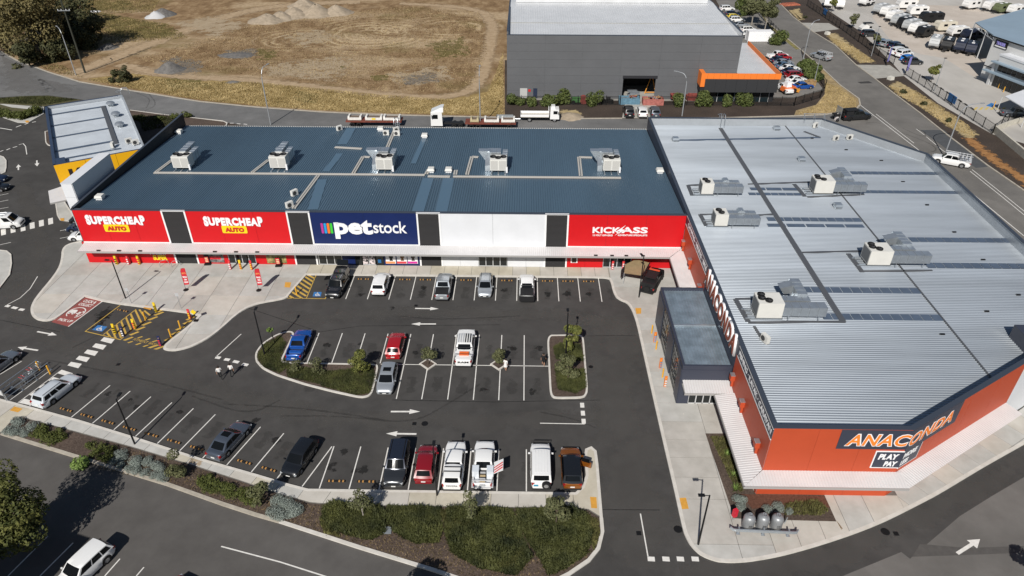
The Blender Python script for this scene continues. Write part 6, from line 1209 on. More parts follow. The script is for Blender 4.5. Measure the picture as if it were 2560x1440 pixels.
def car(kind, pt, label, loc, head, roofmat=None, group=None, bed=None, rails=False, detail=2, cat='car', black_rims=False, name='parked_car', trim=None, sunroof=False, extras=None, z=0.):
    L, Wd, H, bz, hz, xc, xf, xr_, xt, dz, wr, fa_, ra = CT[kind]; w = Wd/2
    r = root(name, label, cat, (loc[0], loc[1], z), head, group)
    zc0 = .20 if kind in ('hatch', 'sedan', 'wagon', 'low_ute') else .28
    ute = kind in ('ute', 'utel', 'low_ute')
    top = pwl([(-L/2, dz-.22), (-L/2+.10, dz-.06), (-L/2+.25, dz), (xt, bz+.01), (xc, bz), (xc+.1, hz), (L/2-.55, hz-.06), (L/2-.25, hz-.13), (L/2-.1, hz-.22), (L/2, hz-.40)])
    if ute: top = pwl([(-L/2, dz-.12), (-L/2+.06, dz), (xt, dz), (xc, bz), (xc+.1, hz), (L/2-.45, hz-.04), (L/2-.18, hz-.13), (L/2, hz-.40)])
    xs = set([-L/2, -L/2+.05, -L/2+.12, -L/2+.28, xt, xc, xc+.1, L/2-.55, L/2-.3, L/2-.14, L/2-.05, L/2, 0, -.5, .5]); Ra = wr*1.16
    for ax in (fa_, ra):
        for k in range(9): xs.add(ax+Ra*math.cos(pi*k/8))
        xs |= {ax-Ra-.02, ax+Ra+.02}
    bx0, bx1 = (-L/2+.09, xt-.06) if ute and bed == 'open' else (9, 9)
    if bed == 'open': xs |= {bx0, bx0+.015, bx1, bx1-.015}
    xs = sorted(x for x in xs if -L/2 <= x <= L/2); rows = []
    for x in xs:
        f = 1-.20*abs(2*x/L)**7-.02*abs(2*x/L)**2; hw = w*f; zt = top(x); zb = zc0+.10*abs(2*x/L)**8
        for ax in (fa_, ra):
            d = abs(x-ax)
            if d <= Ra: zb = max(zb, wr+math.sqrt(max(0, Ra*Ra-d*d))*.96)
        zb = min(zb, zt-.12); inbed = bx0+.01 < x < bx1-.01; fl = zc0+.38
        sec = [(0, zb), (hw*.93, zb), (hw, zb+(zt-zb)*.35), (hw*.985, zb+(zt-zb)*.72), (hw*.93, zt-.03), (hw*.86, zt)]
        sec += [(hw*.82, fl), (0, fl)] if inbed else [(hw*.45, zt+.025), (0, zt+.035)]
        rows.append([(x, -y, z_) for y, z_ in sec]+[(x, y, z_) for y, z_ in reversed(sec[1:-1])])
    n = len(rows[0]); m = MB(); vs = [v for rw_ in rows for v in rw_]
    fs = [(i*n+k, i*n+(k+1) % n, (i+1)*n+(k+1) % n, (i+1)*n+k) for i in range(len(rows)-1) for k in range(n)]
    fs += [tuple(range(n))[::-1], tuple(range((len(rows)-1)*n, len(rows)*n))]
    m.add(vs, [f_[::-1] for f_ in fs]); m.build('body', pt, r, smooth=True, angle=42)
    if bed == 'open': MB().bb(bx0+.03, bx1-.03, -w*.78, w*.78, zc0+.38, zc0+.40).build('tray_liner', CPL, r)
    _, ro, fb, bb_, sb, patch = shell('cabin', r, roofmat or pt, w*.93, w*({'van': .84, 'offroad': .84, 'suv': .79, 'suvl': .79, 'ute': .78, 'utel': .78}.get(kind, .75)), bz-.04 if not ute else bz-.06, H, xc, xf, xr_, xt)
    U = Vector((0, 0, 1))
    patch('windscreen', ro[0], fb, .06, .94, .10, .96, Vector((.012, 0, .012)))
    patch('rear_window', ro[-1], bb_, .10, .90, .30 if kind in ('wagon', 'suv', 'suvl', 'offroad', 'hatch', 'van') else .18, .92, Vector((-.014, 0, .010)), flip=True)
    if detail > 0:
        spans = {'hatch': ((.06, .46), (.49, .86)), 'sedan': ((.06, .50), (.53, .88)), 'wagon': ((.06, .40), (.43, .68), (.71, .94)), 'ute': ((.08, .50), (.54, .92)), 'utel': ((.08, .50), (.54, .92)), 'low_ute': ((.08, .80),), 'van': ((.04, .26),)}.get(kind, ((.06, .38), (.41, .68), (.71, .94)))
        for s in (0, 1):
            tp = [ro[i][0 if s == 0 else -1] for i in range(7)]
            for u0, u1 in spans: patch('side_window', tp, sb[s], u0, u1, .16, .90, Vector((0, -.012 if s == 0 else .012, .004)), flip=(s == 0), nu=3)
    t, rm, rmb = wheel_mesh(wr)
    for ax in (fa_, ra):
        for s in (-1, 1):
            o = D.objects.new('wheel', t); link(o, r); o.location = (ax, s*(w-.125), wr)
            if detail > 0: c = D.objects.new('rim', rmb if black_rims else rm); link(c, o)
    if detail > 0:
        for s in (-1, 1):
            MB().box((L/2-.135, s*w*.66, hz-.335), (.17, .36, .13), rz=-s*.32, ry=.15).build('headlight', HLT, r); MB().box((-L/2+.10, s*w*.74, dz-.20), (.2, .26, .20), rz=s*.3).build('tail_light', TLT, r)
            MB().box((xc-.22, s*(w+.08), bz+.05), (.10, .20, .13)).build('mirror', pt if not trim else CPL, r)
        MB().box((L/2-.02, 0, hz-.42), (.07, w*1.05, .16)).build('grille', CPL, r); MB().box((-L/2-.005, 0, dz-.42), (.05, .38, .12)).build('number_plate', PLT, r)
        MB().box((L/2+.005, 0, .42), (.03, .38, .11)).build('number_plate', PLT, r); MB().box((-L/2+.05, 0, .40), (.16, w*1.62, .16)).build('rear_bumper', CPL if kind in ('suv', 'suvl', 'ute', 'utel', 'offroad') else pt, r)
    if rails:
        for s in (-1, 1): MB().tube([(xf-.1, s*w*.62, H+.03), (xr_+.1, s*w*.62, H+.03)], .025, 5).build('roof_rail', CPL if pt is not BKP else ALU, r)
    if sunroof: MB().box(((xf+xr_)/2+.25, 0, H+.003), (.6, .8, .02)).build('sunroof', CGL, r)
    if bed == 'tonneau': MB().bb(-L/2+.08, xt-.05, -w*.84, w*.84, dz-.02, dz+.05).build('tonneau_cover', CPL, r)
    if extras: extras(r, L, w, H, bz, dz, xc, xf, xr_, xt, shell)
    return r
S, N = -pi/2, pi/2
# --- shopfront row
def open_canopy(r, L, w, H, bz, dz, xc, xf, xr_, xt, sh):
    sh('canopy', r, BKP, w*.9, w*.78, dz-.02, H-.02, xt+.02, xt-.1, -L/2+.12, -L/2+.05); MB().box((-L/2-.15, 0, H+.25), (.08, w*1.5, .75), ry=rad(-25)).build('raised_tailgate', CGL, r); MB().box((-.9, -w-.45, .95), (.9, .9, .05), rx=.2).build('open_hatch_window', CGL, r)
car('ute', BKP, 'black utility with raised rear canopy hatch in the accessible bay', (-22.75, 72.2), S-.06, extras=open_canopy, rails=True)
car('suv', WP, 'white compact suv parked nose-in in front of the navy shop', (-17.45, 72.5), N)
car('ute', SV, 'silver utility with black tonneau cover facing the shops', (-9.62, 72.0), N, bed='tonneau')
car('hatch', SV, 'silver hatchback facing away from the shops', (-4.5, 72.3), S, rails=True)
def bed_rack(r, L, w, H, bz, dz, xc, xf, xr_, xt, sh):
    MB().bb(-L/2+.1, xt-.05, -w*.86, w*.86, dz, dz+.14).build('hard_lid', CPL, r); MB().tube([(xt-.3, -w*.8, dz+.1), (xt-.25, -w*.75, H-.1), (xt-.25, w*.75, H-.1), (xt-.3, w*.8, dz+.1)], .05, 6).build('sports_bar', CPL, r)
    MB().box((-L/2, 0, dz-.35), (.12, w*1.9, .7)).build('tailgate', CPL, r)
car('ute', WP, 'white utility with black hard lid and black tailgate facing the shops', (.62, 71.9), N, extras=bed_rack)
# --- display off-roader with awning
def gladi(r, L, w, H, bz, dz, xc, xf, xr_, xt, sh):
    MB().bb(-L/2+.1, xt-.05, -w*.86, w*.86, dz, dz+.5).build('canopy_box', CPL, r); MB().box((-.9, 0, H+.12), (1.7, 1.3, .1)).build('roof_rack', CPL, r); MB().box((xf-.35, 0, H+.12), (.16, 1.3, .14)).build('light_bar', M('light_bar_red', (.6, .09, .04), .4), r); MB().cyl((-L/2-.12, 0, .95), .36, .24, 16, 'X').build('spare_wheel', TYRE, r)
ga = G(1638, 700, .7)
MBK = M('paint_matte_black', (.011, .011, .012), .55, spec=.2)
gr = car('ute', MBK, 'black off-road utility on display on the pavement by the right red shop', (16.3, 73.7), rad(66), extras=gladi, black_rims=True, z=.12)
aw2 = root('vehicle_awning', 'tan fold-out awning attached beside the black display utility', 'awning', (14.2, 74.6, .12), rad(66)); MB().add([(-1.6, -1.3, 1.95), (1.7, -1.3, 1.95), (2.0, .6, 1.8), (.4, 1.5, 1.7), (-1.6, 1.0, 1.7)]+[(-1.6, -1.3, 1.92), (1.7, -1.3, 1.92), (2.0, .6, 1.77), (.4, 1.5, 1.67), (-1.6, 1.0, 1.67)], [(0, 1, 2, 3, 4), (9, 8, 7, 6, 5)]).build('awning_cloth', M('canvas_tan', (.30, .22, .12), .9, var=.1, vs=2), aw2)
MB().box((0, -1.3, 1.95), (3.4, .12, .12)).build('awning_case', CPL, aw2)
for q_ in ((-1.6, 1.0), (.4, 1.5), (2.0, .6)): MB().tube([(q_[0], q_[1], 0), (q_[0], q_[1], 1.75)], .025, 5).build('awning_leg', ALU, aw2)
MB().add([(-1.6, 1.0, 1.66), (.4, 1.5, 1.66), (.2, 1.9, .9), (-1.7, 1.4, .9)], [(0, 1, 2, 3), (3, 2, 1, 0)]).build('awning_wall', CPL, aw2)
# --- middle rows
car('low_ute', BLP, 'blue low utility with open tray in the corner bay of the long island', (-24.35, 60.4), N, bed='open', cat='ute')
car('hatch', RDP, 'red hatchback in the middle row facing the shops', (-13.75, 60.4), N)
car('hatch', SV, 'silver hatchback facing the camera right of the long planted island', (-13.75, 54.85), S, sunroof=True)
def ram(r, L, w, H, bz, dz, xc, xf, xr_, xt, sh):
    MB().bb(-L/2+.12, xt-.06, -w*.80, w*.80, dz-.3, dz-.02).build('bed_liner', CPL, r)
    for k in range(6): MB().box((-.02+.0, -.62+k*.25, H+.06), (1.5, .10, .05)).build('roof_rack_slat', CPL if k < 3 else ALU, r)
    MB().box((xt-.75, -.05, dz+.12), (.42, 1.0, .3)).build('cargo_box', M('box_orange', (.75, .14, .03), .5), r)
    for x in (xt-.1, xt-1.2): MB().tube([(x, -w*.85, dz), (x, -w*.8, dz+.45), (x, w*.8, dz+.45), (x, w*.85, dz)], .04, 5).build('bed_rack', CPL, r)
    o = D.objects.new('lettering', text_mesh('RAM', 1.15, .22, depth=.01, bold=.05, mat=CPL)); link(o, r); on_plane(o, (-L/2-.012, .575, dz-.36), (0, -1, 0), (0, 0, 1))
car('utel', WP, 'large white pickup with roof rack and orange box in its bed', (-6.1, 60.0), N, extras=ram, cat='ute', black_rims=True)
# --- near straight row
car('suvl', DGP, 'dark grey seven-seat suv facing the camera in the near row', (-10.95, 43.35), S, roofmat=paint('navy_grey', (.022, .028, .045), .3), rails=True)
car('hatch', MRP, 'dark red hatchback in the near row beside a lamp post', (-8.4, 43.5), N)
def toy(r, L, w, H, bz, dz, xc, xf, xr_, xt, sh):
    _, ro, fb, bb_, sb, patch = sh('canopy', r, WP, w*.9, w*.74, dz-.02, H+.02, xt+.05, xt-.05, -L/2+.25, -L/2+.08)
    patch('canopy_rear_window', ro[-1], bb_, .12, .88, .2, .88, Vector((-.014, 0, .01)), flip=True)
    for s in (0, 1): patch('canopy_side_window', [ro[i][0 if s == 0 else -1] for i in range(7)], sb[s], .1, .9, .25, .85, Vector((0, -.012 if s == 0 else .012, 0)), flip=(s == 0), nu=3)
    for x in (xt-.45, -L/2+.75): MB().box((x, 0, H+.1), (.07, w*1.5, .05)).build('roof_bar', CPL, r)
    o = D.objects.new('lettering', text_mesh('TOYOTA', 1.0, .16, depth=.01, bold=.04, mat=CPL)); link(o, r); on_plane(o, (-L/2-.012, .5, dz-.30), (0, -1, 0), (0, 0, 1))
car('ute', WP, 'white utility with white canopy and black tailgate lettering in the near row', (-5.85, 43.3), N, extras=toy, cat='ute')
def svc(r, L, w, H, bz, dz, xc, xf, xr_, xt, sh):
    for s in (-1, 1): MB().bb(-L/2+.9, xt-.05, -w*.98 if s < 0 else w*.36, -w*.36 if s < 0 else w*.98, .75, 1.62).build('tool_box', paint('pale_white', (.66, .70, .74)), r)
    MB().bb(-L/2+.9, xt-.05, -w*.35, w*.35, .75, 1.0).build('centre_tray', CPL, r); MB().bb(-L/2-.1, -L/2+.88, -w, w, .72, .80).build('tray', ALU, r)
    for k in range(5): MB().box((xt-.4-k*.35, 0, 1.05), (.12, w*.5, .12)).build('stowed_gear', M('gear_tan', (.45, .35, .2), .7) if k % 2 else ALU, r)
    MB().tube([(-L/2+.2, -w*.9, .8), (-L/2+.2, -w*.9, 1.3), (-L/2+.2, w*.9, 1.3), (-L/2+.2, w*.9, .8)], .04, 5).build('tail_rail', ALU, r)
    d = MB(); d.box((-L/2+1.55, -w-.42, 1.62), (1.3, .95, .05), rx=rad(-30)); dd = d.build('open_gull_door', WP, r)
    for k in range(3): MB().box((-L/2+1.1+k*.28, -w-.42, 1.66), (.1, .9, .03), rx=rad(-30), rz=.35).build('door_stripe', BRED, dd)
    MB().add([(L/2-.75, -.22, hz_+.035), (L/2-.75, .22, hz_+.035), (L/2-.35, 0, hz_+.0)], [(2, 1, 0)]).build('bonnet_emblem', BRED, r) if 0 else None
    o = MB().add([(.0, -.3, 0), (.0, .3, 0), (.42, 0, 0)], [(0, 2, 1), (0, 1, 2)]).build('bonnet_emblem', BRED, r); o.location = (L/2-1.2, 0, 1.13); o.rotation_euler = (0, rad(4), pi)
car('ute', WP, 'white service utility with open side locker and cluttered tray in the near row', (-3.22, 43.4), N, extras=svc, cat='ute', bed='open')
def lc(r, L, w, H, bz, dz, xc, xf, xr_, xt, sh):
    MB().cyl((-L/2-.14, -.42, 1.05), .37, .24, 18, 'X').build('spare_wheel', TYRE, r); MB().cyl((-L/2-.27, -.42, 1.05), .2, .03, 12, 'X').build('spare_rim', RIM, r)
    for y in (-.5, -.25, 0, .25, .5): MB().box((-.7, y, H+.008), (2.5, .04, .02)).build('roof_rib', WP, r)
    MB().tube([(L/2+.12, -.8, .55), (L/2+.12, -.8, 1.0), (L/2+.12, .8, 1.0), (L/2+.12, .8, .55)], .045, 6).build('bull_bar', CPL, r); MB().box((-L/2-.02, .45, .85), (.02, .4, .2)).build('tailgate_print', M('print_teal', (.03, .25, .4), .5), r)
car('offroad', WP, 'white boxy off-road wagon with rear spare wheel in the near row', (1.85, 43.35), N, extras=lc)
def mok(r, L, w, H, bz, dz, xc, xf, xr_, xt, sh):
    d = MB(); d.box((.30, -w-.42, .72), (.10, .95, .62), rz=rad(-22)); dd = d.build('open_door', ORP, r); MB().box((.26, -w-.36, 1.22), (.05, .72, .4), rz=rad(-22)).build('door_glass', CGL, dd)
car('suv', ORP, 'bronze orange suv with black roof and open driver door', (4.55, 43.2), N, roofmat=BKP, extras=mok)
# --- slanted row
def slot(k, along=2.55): a = Vector((-43.81+(k+.5)*2.602*math.cos(kd), 48.98+(k+.5)*2.602*math.sin(kd)))+Vector((math.cos(ka), math.sin(ka)))*along; return (a.x, a.y)
car('wagon', paint('ice', (.62, .66, .70), .15), 'pale silver station wagon at the left end of the slanted row', slot(-2.0, 2.45), ka, rails=True)
car('sedan', TEAL if 0 else paint('slate', (.105, .125, .16), .5), 'slate grey sedan with dark sunroof in the slanted row', slot(6.0, 2.35), ka, sunroof=True)
car('hatch', BKP, 'black hatchback facing the footpath in the slanted row', slot(8.85, 2.6), ka+pi+.05)
# --- left edge and front road
c_ = G(206, 1414, .9); car('suv', WP, 'white suv parked beside the front road at the bottom left', (c_.x, c_.y), rad(247))
c_ = G(-8, 908, .7); car('sedan', paint('ash', (.20, .225, .26), .5), 'grey sedan cut by the left edge near the trolley bay', (c_.x, c_.y), ka)
def vanx(r, L, w, H, bz, dz, xc, xf, xr_, xt, sh):
    for x in (-1.6, -.6, .4): MB().box((x, 0, H+.1), (.06, w*1.5, .05)).build('roof_bar', ALU, r)
    for y in (-.3, .3): MB().tube([(-2.0, y, H+.16), (.8, y, H+.16)], .05, 6).build('ladder_rail', ALU, r)
    o = D.objects.new('lettering', text_mesh('DSC', .9, .28, depth=.01, bold=.05, mat=CPL)); link(o, r); on_plane(o, (-.9, -w*.99, .95), (1, 0, 0), (0, 0, 1))
c_ = G(8, 552, 1.0); car('van', WP, 'white tradesman van with roof racks at the left edge', (c_.x, c_.y), rad(8)+pi*0, cat='van', extras=vanx)
for px, pt, l in (((190, 588), WP, 'white car poking out beside the left red shop wall'), ((184, 567), NVP, 'navy car between two others beside the left red shop wall'), ((190, 546), BKP, 'black car farthest along beside the left red shop wall')):
    c_ = G(px[0]+22, px[1]-4, .8); car('hatch', pt, l, (c_.x, c_.y), rad(186))
for px, pt, l in (((-16, 466), BKP, 'black car cut by the left edge, nearer one'), ((-20, 444), NVP, 'dark car cut by the left edge near the concrete island')):
    c_ = G(*px, .7); car('hatch', pt, l, (c_.x, c_.y), rad(8))
c_ = G(472, 1440, .9)
car('sedan', RDP, 'red car just entering the bottom edge on the front road', (G(416, 1520).x, G(416, 1520).y), rad(66))
# --- rear road and warehouse frontage
for px, pt, k, l in (((1571, 278), BKP, 'suvl', 'black suv in the warehouse driveway, left of three'), ((1604, 279), WP, 'suv', 'white suv in the warehouse driveway, middle of three'), ((1636, 279), GY, 'suv', 'grey suv in the warehouse driveway, right of three')):
    c_ = G(*px, .7); car(k, pt, l, (c_.x, c_.y), N, group='cars at the warehouse driveway')
def black4(r, L, w, H, bz, dz, xc, xf, xr_, xt, sh):
    MB().box((-1.3, 0, H+.15), (2.6, 1.6, .1)).build('roof_rack', CPL, r); MB().bb(-L/2+.1, xt-.05, -w*.95, w*.95, dz, H+.05).build('canopy_box', BKP, r)
    for s in (-.45, .45): MB().cyl((-L/2-.12, s, 1.2), .36, .22, 14, 'X').build('spare_wheel', TYRE, r)
c_ = G(2140, 288, .8); car('utel', BKP, 'black lifted off-road utility towing jet skis behind the silver roof', (c_.x, c_.y), rad(12), extras=black4, black_rims=True, cat='ute')
tr = G(2092, 294, .5); t_ = root('jet_ski_trailer', 'trailer with orange and white jet skis behind the black utility', 'trailer', (tr.x, tr.y, 0), rad(12)); MB().box((0, 0, .45), (3.4, 1.7, .1)).build('trailer_frame', GALV, t_)
for s, mt in ((-.42, M('ski_orange', (.75, .28, .02), .4)), (.42, SIGNW)):
    MB().lathe((0, 0, 0), [(.05, -1.4), (.38, -1.0), (.42, .2), (.3, 1.0), (.05, 1.4)], 10).build('jet_ski_hull', mt, t_, smooth=True); o = t_.children[-1]; o.rotation_euler = (0, pi/2, 0); o.location = (0, s, .8); MB().box((-.3, s, 1.2), (1.1, .32, .3)).build('jet_ski_seat', CPL, t_)
for s in (-.85, .85): o = D.objects.new('wheel', wheel_mesh(.33)[0]); link(o, t_); o.location = (-.3, s, .33)
def tradie(r, L, w, H, bz, dz, xc, xf, xr_, xt, sh):
    MB().bb(-L/2, xt-.05, -w*.95, w*.95, dz-.1, dz+.1).build('tray', ALU, r)
    for k in range(4): MB().tube([(-L/2+.3+k*.55, -w*.9, dz), (-L/2+.3+k*.55, -w*.9, H+.1), (-L/2+.3+k*.55, w*.9, H+.1), (-L/2+.3+k*.55, w*.9, dz)], .05, 5).build('rack_hoop', ALU, r)
    for s in (-.5, .5): MB().tube([(-L/2, s, H+.16), (xc-.3, s, H+.16)], .05, 5).build('rack_rail', ALU, r)
    MB().box((-1.3, w+.3, H-.1), (2.0, .6, .05), rx=.4).build('open_canopy_door', CPL, r)
c_ = G(2053, 138, .9); car('ute', SV, 'silver tray-back utility driving on the right side road', (c_.x, c_.y), rad(122), extras=tradie, cat='ute')
c_ = G(2378, 398, .9); car('utel', WP, 'white work utility with open racks parked by the silver roof corner', (c_.x, c_.y), rad(150), extras=tradie, cat='ute')
c_ = G(2540, 280, .9); car('ute', GY, 'grey utility under the white carport', (c_.x, c_.y), rad(-10), detail=1, cat='ute')
# --- warehouse side lot: small cars, one object each
LOT = [((1818, 20), WP, 'suv'), ((1832, 32), NVP, 'sedan'), ((1835, 40), YLP, 'hatch'), ((1842, 48), WP, 'suv'), ((1853, 60), SV, 'sedan'), ((1872, 73), WP, 'suv'), ((1872, 85), WP, 'ute'), ((1944, 137), WP, 'ute'), ((1958, 141), RDP, 'hatch'), ((1950, 147), NVP, 'sedan'), ((1960, 154), SV, 'sedan'), ((1962, 161), TEAL, 'sedan'), ((1975, 168), WP, 'sedan'), ((1978, 176), NVP, 'sedan'), ((1988, 186), MRP, 'suv'), ((1992, 196), WP, 'sedan'), ((2000, 205), WP, 'sedan'), ((2008, 212), BLP, 'sedan')]
names = {id(WP): 'white', id(NVP): 'navy', id(YLP): 'yellow', id(SV): 'silver', id(RDP): 'red', id(TEAL): 'steel blue', id(MRP): 'dark red', id(BLP): 'blue', id(BKP): 'black', id(GY): 'grey', id(CHB): 'bright blue', id(DGP): 'charcoal'}
for k, (px, pt, kd_) in enumerate(LOT):
    c_ = G(*px, .8); far = k < 7
    car(kd_, pt, '%s %s, %s car from the back of the %s row beside the warehouse' % (names[id(pt)], {'ute': 'utility', 'hatch': 'small car'}.get(kd_, kd_), ORD[k if far else k-7], 'rear' if far else 'front'), (c_.x, c_.y), rad(8 if far else 14), detail=1, group='cars in the warehouse lot')
c_ = G(1962, 218, .9); car('ute', WP, 'white utility behind orange machinery at the office corner', (c_.x, c_.y), rad(100), detail=1, cat='ute')
for px, pt, kd_, h, l in (((2176, 83), DGP, 'suvl', 2, 'charcoal suv parked apart near the teardrop caravan'), ((2205, 105), TEAL, 'suv', 30, 'steel blue car, farthest in the fence row of the yard'), ((2220, 108), SV, 'suv', 30, 'silver car, second in the fence row of the yard'), ((2240, 112), NVP, 'suv', 30, 'navy car, third in the fence row of the yard'), ((2248, 120), BKP, 'ute', 28, 'black utility in the fence row of the yard'), ((2246, 128), WP, 'offroad', 28, 'small white off-roader in the fence row of the yard'), ((2262, 134), WP, 'offroad', 28, 'white off-roader with black roof gear in the fence row'), ((2272, 143), CHB, 'hatch', 25, 'bright blue car in the fence row of the yard'), ((2283, 152), DGP, 'suv', 2, 'dark brown-grey suv nearest the yard driveway')):
    c_ = G(*px, .8); car(kd_, pt, l, (c_.x, c_.y), rad(h), detail=1, group='cars in the caravan yard')
# --- trucks
def truck(px, head, label, cabmat=WP):
    p = G(*px); r = root('flatbed_truck', label, 'truck', (p.x, p.y, 0), head)
    MB().box((2.6, 0, 1.55), (1.75, 2.0, 1.9), taper=.93).build('cab', cabmat, r); MB().box((3.44, 0, 1.95), (.06, 1.7, .75), ry=-.06).build('windscreen', CGL, r); MB().box((3.46, 0, .85), (.1, 1.9, .35)).build('bumper', CPL, r)
    for s in (-1, 1): MB().box((2.75, s*.985, 1.9), (.8, .03, .6)).build('side_window', CGL, r); MB().box((3.3, s*1.2, 1.9), (.1, .18, .45)).build('mirror', CPL, r)
    MB().box((2.3, 0, 2.75), (.9, 1.6, .5), taper=.8).build('wind_deflector', cabmat, r); MB().box((-1.0, 0, .75), (6.2, .8, .25)).build('chassis', CPL, r)
    b = MB().box((-1.2, 0, 1.05), (5.4, 2.2, .12)).build('deck', M('deck_cream', (.55, .52, .46), .7), r)
    for s in (-1, 1): MB().box((-1.2, s*1.1, 1.3), (5.4, .05, .42)).build('side_board', SIGNW, b)
    MB().box((-3.9, 0, 1.3), (.05, 2.2, .42)).build('tail_board', SIGNW, b); MB().tube([(1.5, -1, 1.1), (1.5, -1, 2.5), (1.5, 1, 2.5), (1.5, 1, 1.1)], .05, 5).build('headboard', SIGNW, r)
    t = wheel_mesh(.42, .3)
    for x in (2.6, -2.2):
        for s in (-1, 1): o = D.objects.new('wheel', t[0]); link(o, r); o.location = (x, s*.88, .42); c = D.objects.new('rim', t[1]); link(c, o)
    return r
c_ = G(1352, 300); truck((1352, 301), 0, 'white flatbed truck parked on the rear road before the grey warehouse')
p = G(1097, 318); r = root('prime_mover', 'white prime mover cab on the rear road behind the blue roof', 'truck', (p.x, p.y, 0), pi)
MB().box((.2, 0, 2.0), (2.2, 2.4, 2.6), taper=.94).build('cab', WP, r); MB().add([(1.2, -1.1, 3.3), (1.2, 1.1, 3.3), (-1.1, 1.15, 3.3), (-1.1, -1.15, 3.3), (-.6, -.95, 4.1), (-.6, .95, 4.1), (-1.1, .95, 4.15), (-1.1, -.95, 4.15)], [(0, 1, 5, 4), (1, 2, 6, 5), (2, 3, 7, 6), (3, 0, 4, 7), (4, 5, 6, 7)]).build('roof_fairing', WP, r); MB().box((1.28, 0, 2.5), (.06, 2.1, .95)).build('windscreen', CGL, r)
for s in (-1, 1): MB().box((.4, s*1.19, 2.45), (.9, .03, .8)).build('side_window', CGL, r); MB().box((1.0, s*1.4, 2.5), (.12, .2, .6)).build('mirror', CPL, r)
MB().box((-2.6, 0, .9), (4.2, .9, .3)).build('chassis', CPL, r)
for x in (.3, -3.0, -4.2):
    for s in (-1, 1): o = D.objects.new('wheel', wheel_mesh(.5, .35)[0]); link(o, r); o.location = (x, s*.95, .5)
RUST = M('trailer_rust', (.16, .045, .03), .8, var=.25, vs=1.5); DBAG = M('tarp_white', (.66, .64, .60), .8, var=.1, vs=2)
def low_loader(px, L, label, loads):
    p = G(*px); r = root('flat_trailer', label, 'trailer', (p.x, p.y, 0), 0); MB().box((0, 0, 1.1), (L, 2.4, .25)).build('deck', RUST, r)
    for k in range(6): MB().box((-L/2+1+k*(L-2)/5, 0, 1.26), (.2, 2.3, .08)).build('cross_beam', M('timber', (.12, .08, .05), .8), r)
    for x in (-L/2+1.2, -L/2+2.4, L/2-1.2):
        for s in (-1, 1): o = D.objects.new('wheel', wheel_mesh(.45, .3)[0]); link(o, r); o.location = (x, s*.95, .45)
    for k, (x, w_, h_, mt, l) in enumerate(loads):
        q = root('machine_part', l, 'machine part', (p.x+x, p.y, 1.3)); MB().box((0, 0, .2), (w_, 1.7, .4), taper=.95).build('frame', mt, q); MB().box((0, 0, .42), (w_*.7, 1.0, .08)).build('recess', M('recess_brown', (.16, .12, .09), .8), q)
        for s in (-1, 1): MB().box((s*(w_/2-.2), 0, .45), (.4, 1.75, .5), taper=.8).build('lug', mt, q)
        if h_ > 1: MB().box((0, -.86, .25), (.7, .04, .3)).build('notice', M('notice_yellow', (.8, .62, .02), .5), q)
low_loader((938, 313), 10.5, 'rusty flat trailer carrying white machine frames behind the blue roof', ((-3.6, 2.6, 1, DBAG, 'white machine frame at the left end of the rusty trailer'), (0, 3.2, 1.5, DBAG, 'white machine frame with yellow notice on the rusty trailer'), (3.4, 3.2, 1, DBAG, 'white machine frame at the right end of the rusty trailer')))
low_loader((1227, 318), 9.5, 'rusty flat trailer behind the white prime mover', ((-3, 1.6, 1, M('crate_tan', (.42, .36, .22), .8), 'tan crate on the trailer behind the prime mover'), (.2, 2.8, 1, DBAG, 'white machine frame in the middle of the prime mover trailer'), (3.3, 2.6, 1, DBAG, 'white machine frame at the right end of the prime mover trailer')))
p = G(1262, 303); r = root('box_trailer', 'small grey tandem trailer hitched behind the white flatbed truck', 'trailer', (p.x, p.y, 0)); MB().bb(-1.6, 1.6, -.9, .9, .5, .6).build('floor', GALV, r)
for a_ in ((-1.6, 1.6, -.92, -.88), (-1.6, 1.6, .88, .92), (-1.62, -1.58, -.9, .9), (1.58, 1.62, -.9, .9)): MB().bb(*a_, .5, 1.0).build('side', M('trailer_grey', (.25, .27, .28), .5, .3), r)
for x in (-.4, .4):
    for s in (-1, 1): o = D.objects.new('wheel', wheel_mesh(.31)[0]); link(o, r); o.location = (x, s*1.0, .31)
MB().tube([(1.6, 0, .5), (3.0, 0, .5)], .06, 6).build('drawbar', GALV, r)
p = G(1895, 102); r = root('shipping_container', 'white corrugated shipping container beside the grey warehouse', 'container', (p.x, p.y, 0), rad(2)); 
P_ = ribbed((-3.1, -1.22, .1), UX, UZ, 6.2, 2.5, .25, .04, .4, .1).build('long_side', SIGNW, r); MB().bb(-3.1, 3.1, -1.2, 1.2, .1, 2.6).build('box', SIGNW, r)
for x in (-3.05, 3.05):
    for s in (-1.2, 1.2): MB().bb(x-.1, x+.1, s-.1, s+.1, 0, 2.65).build('corner_post', SIGNW, r)
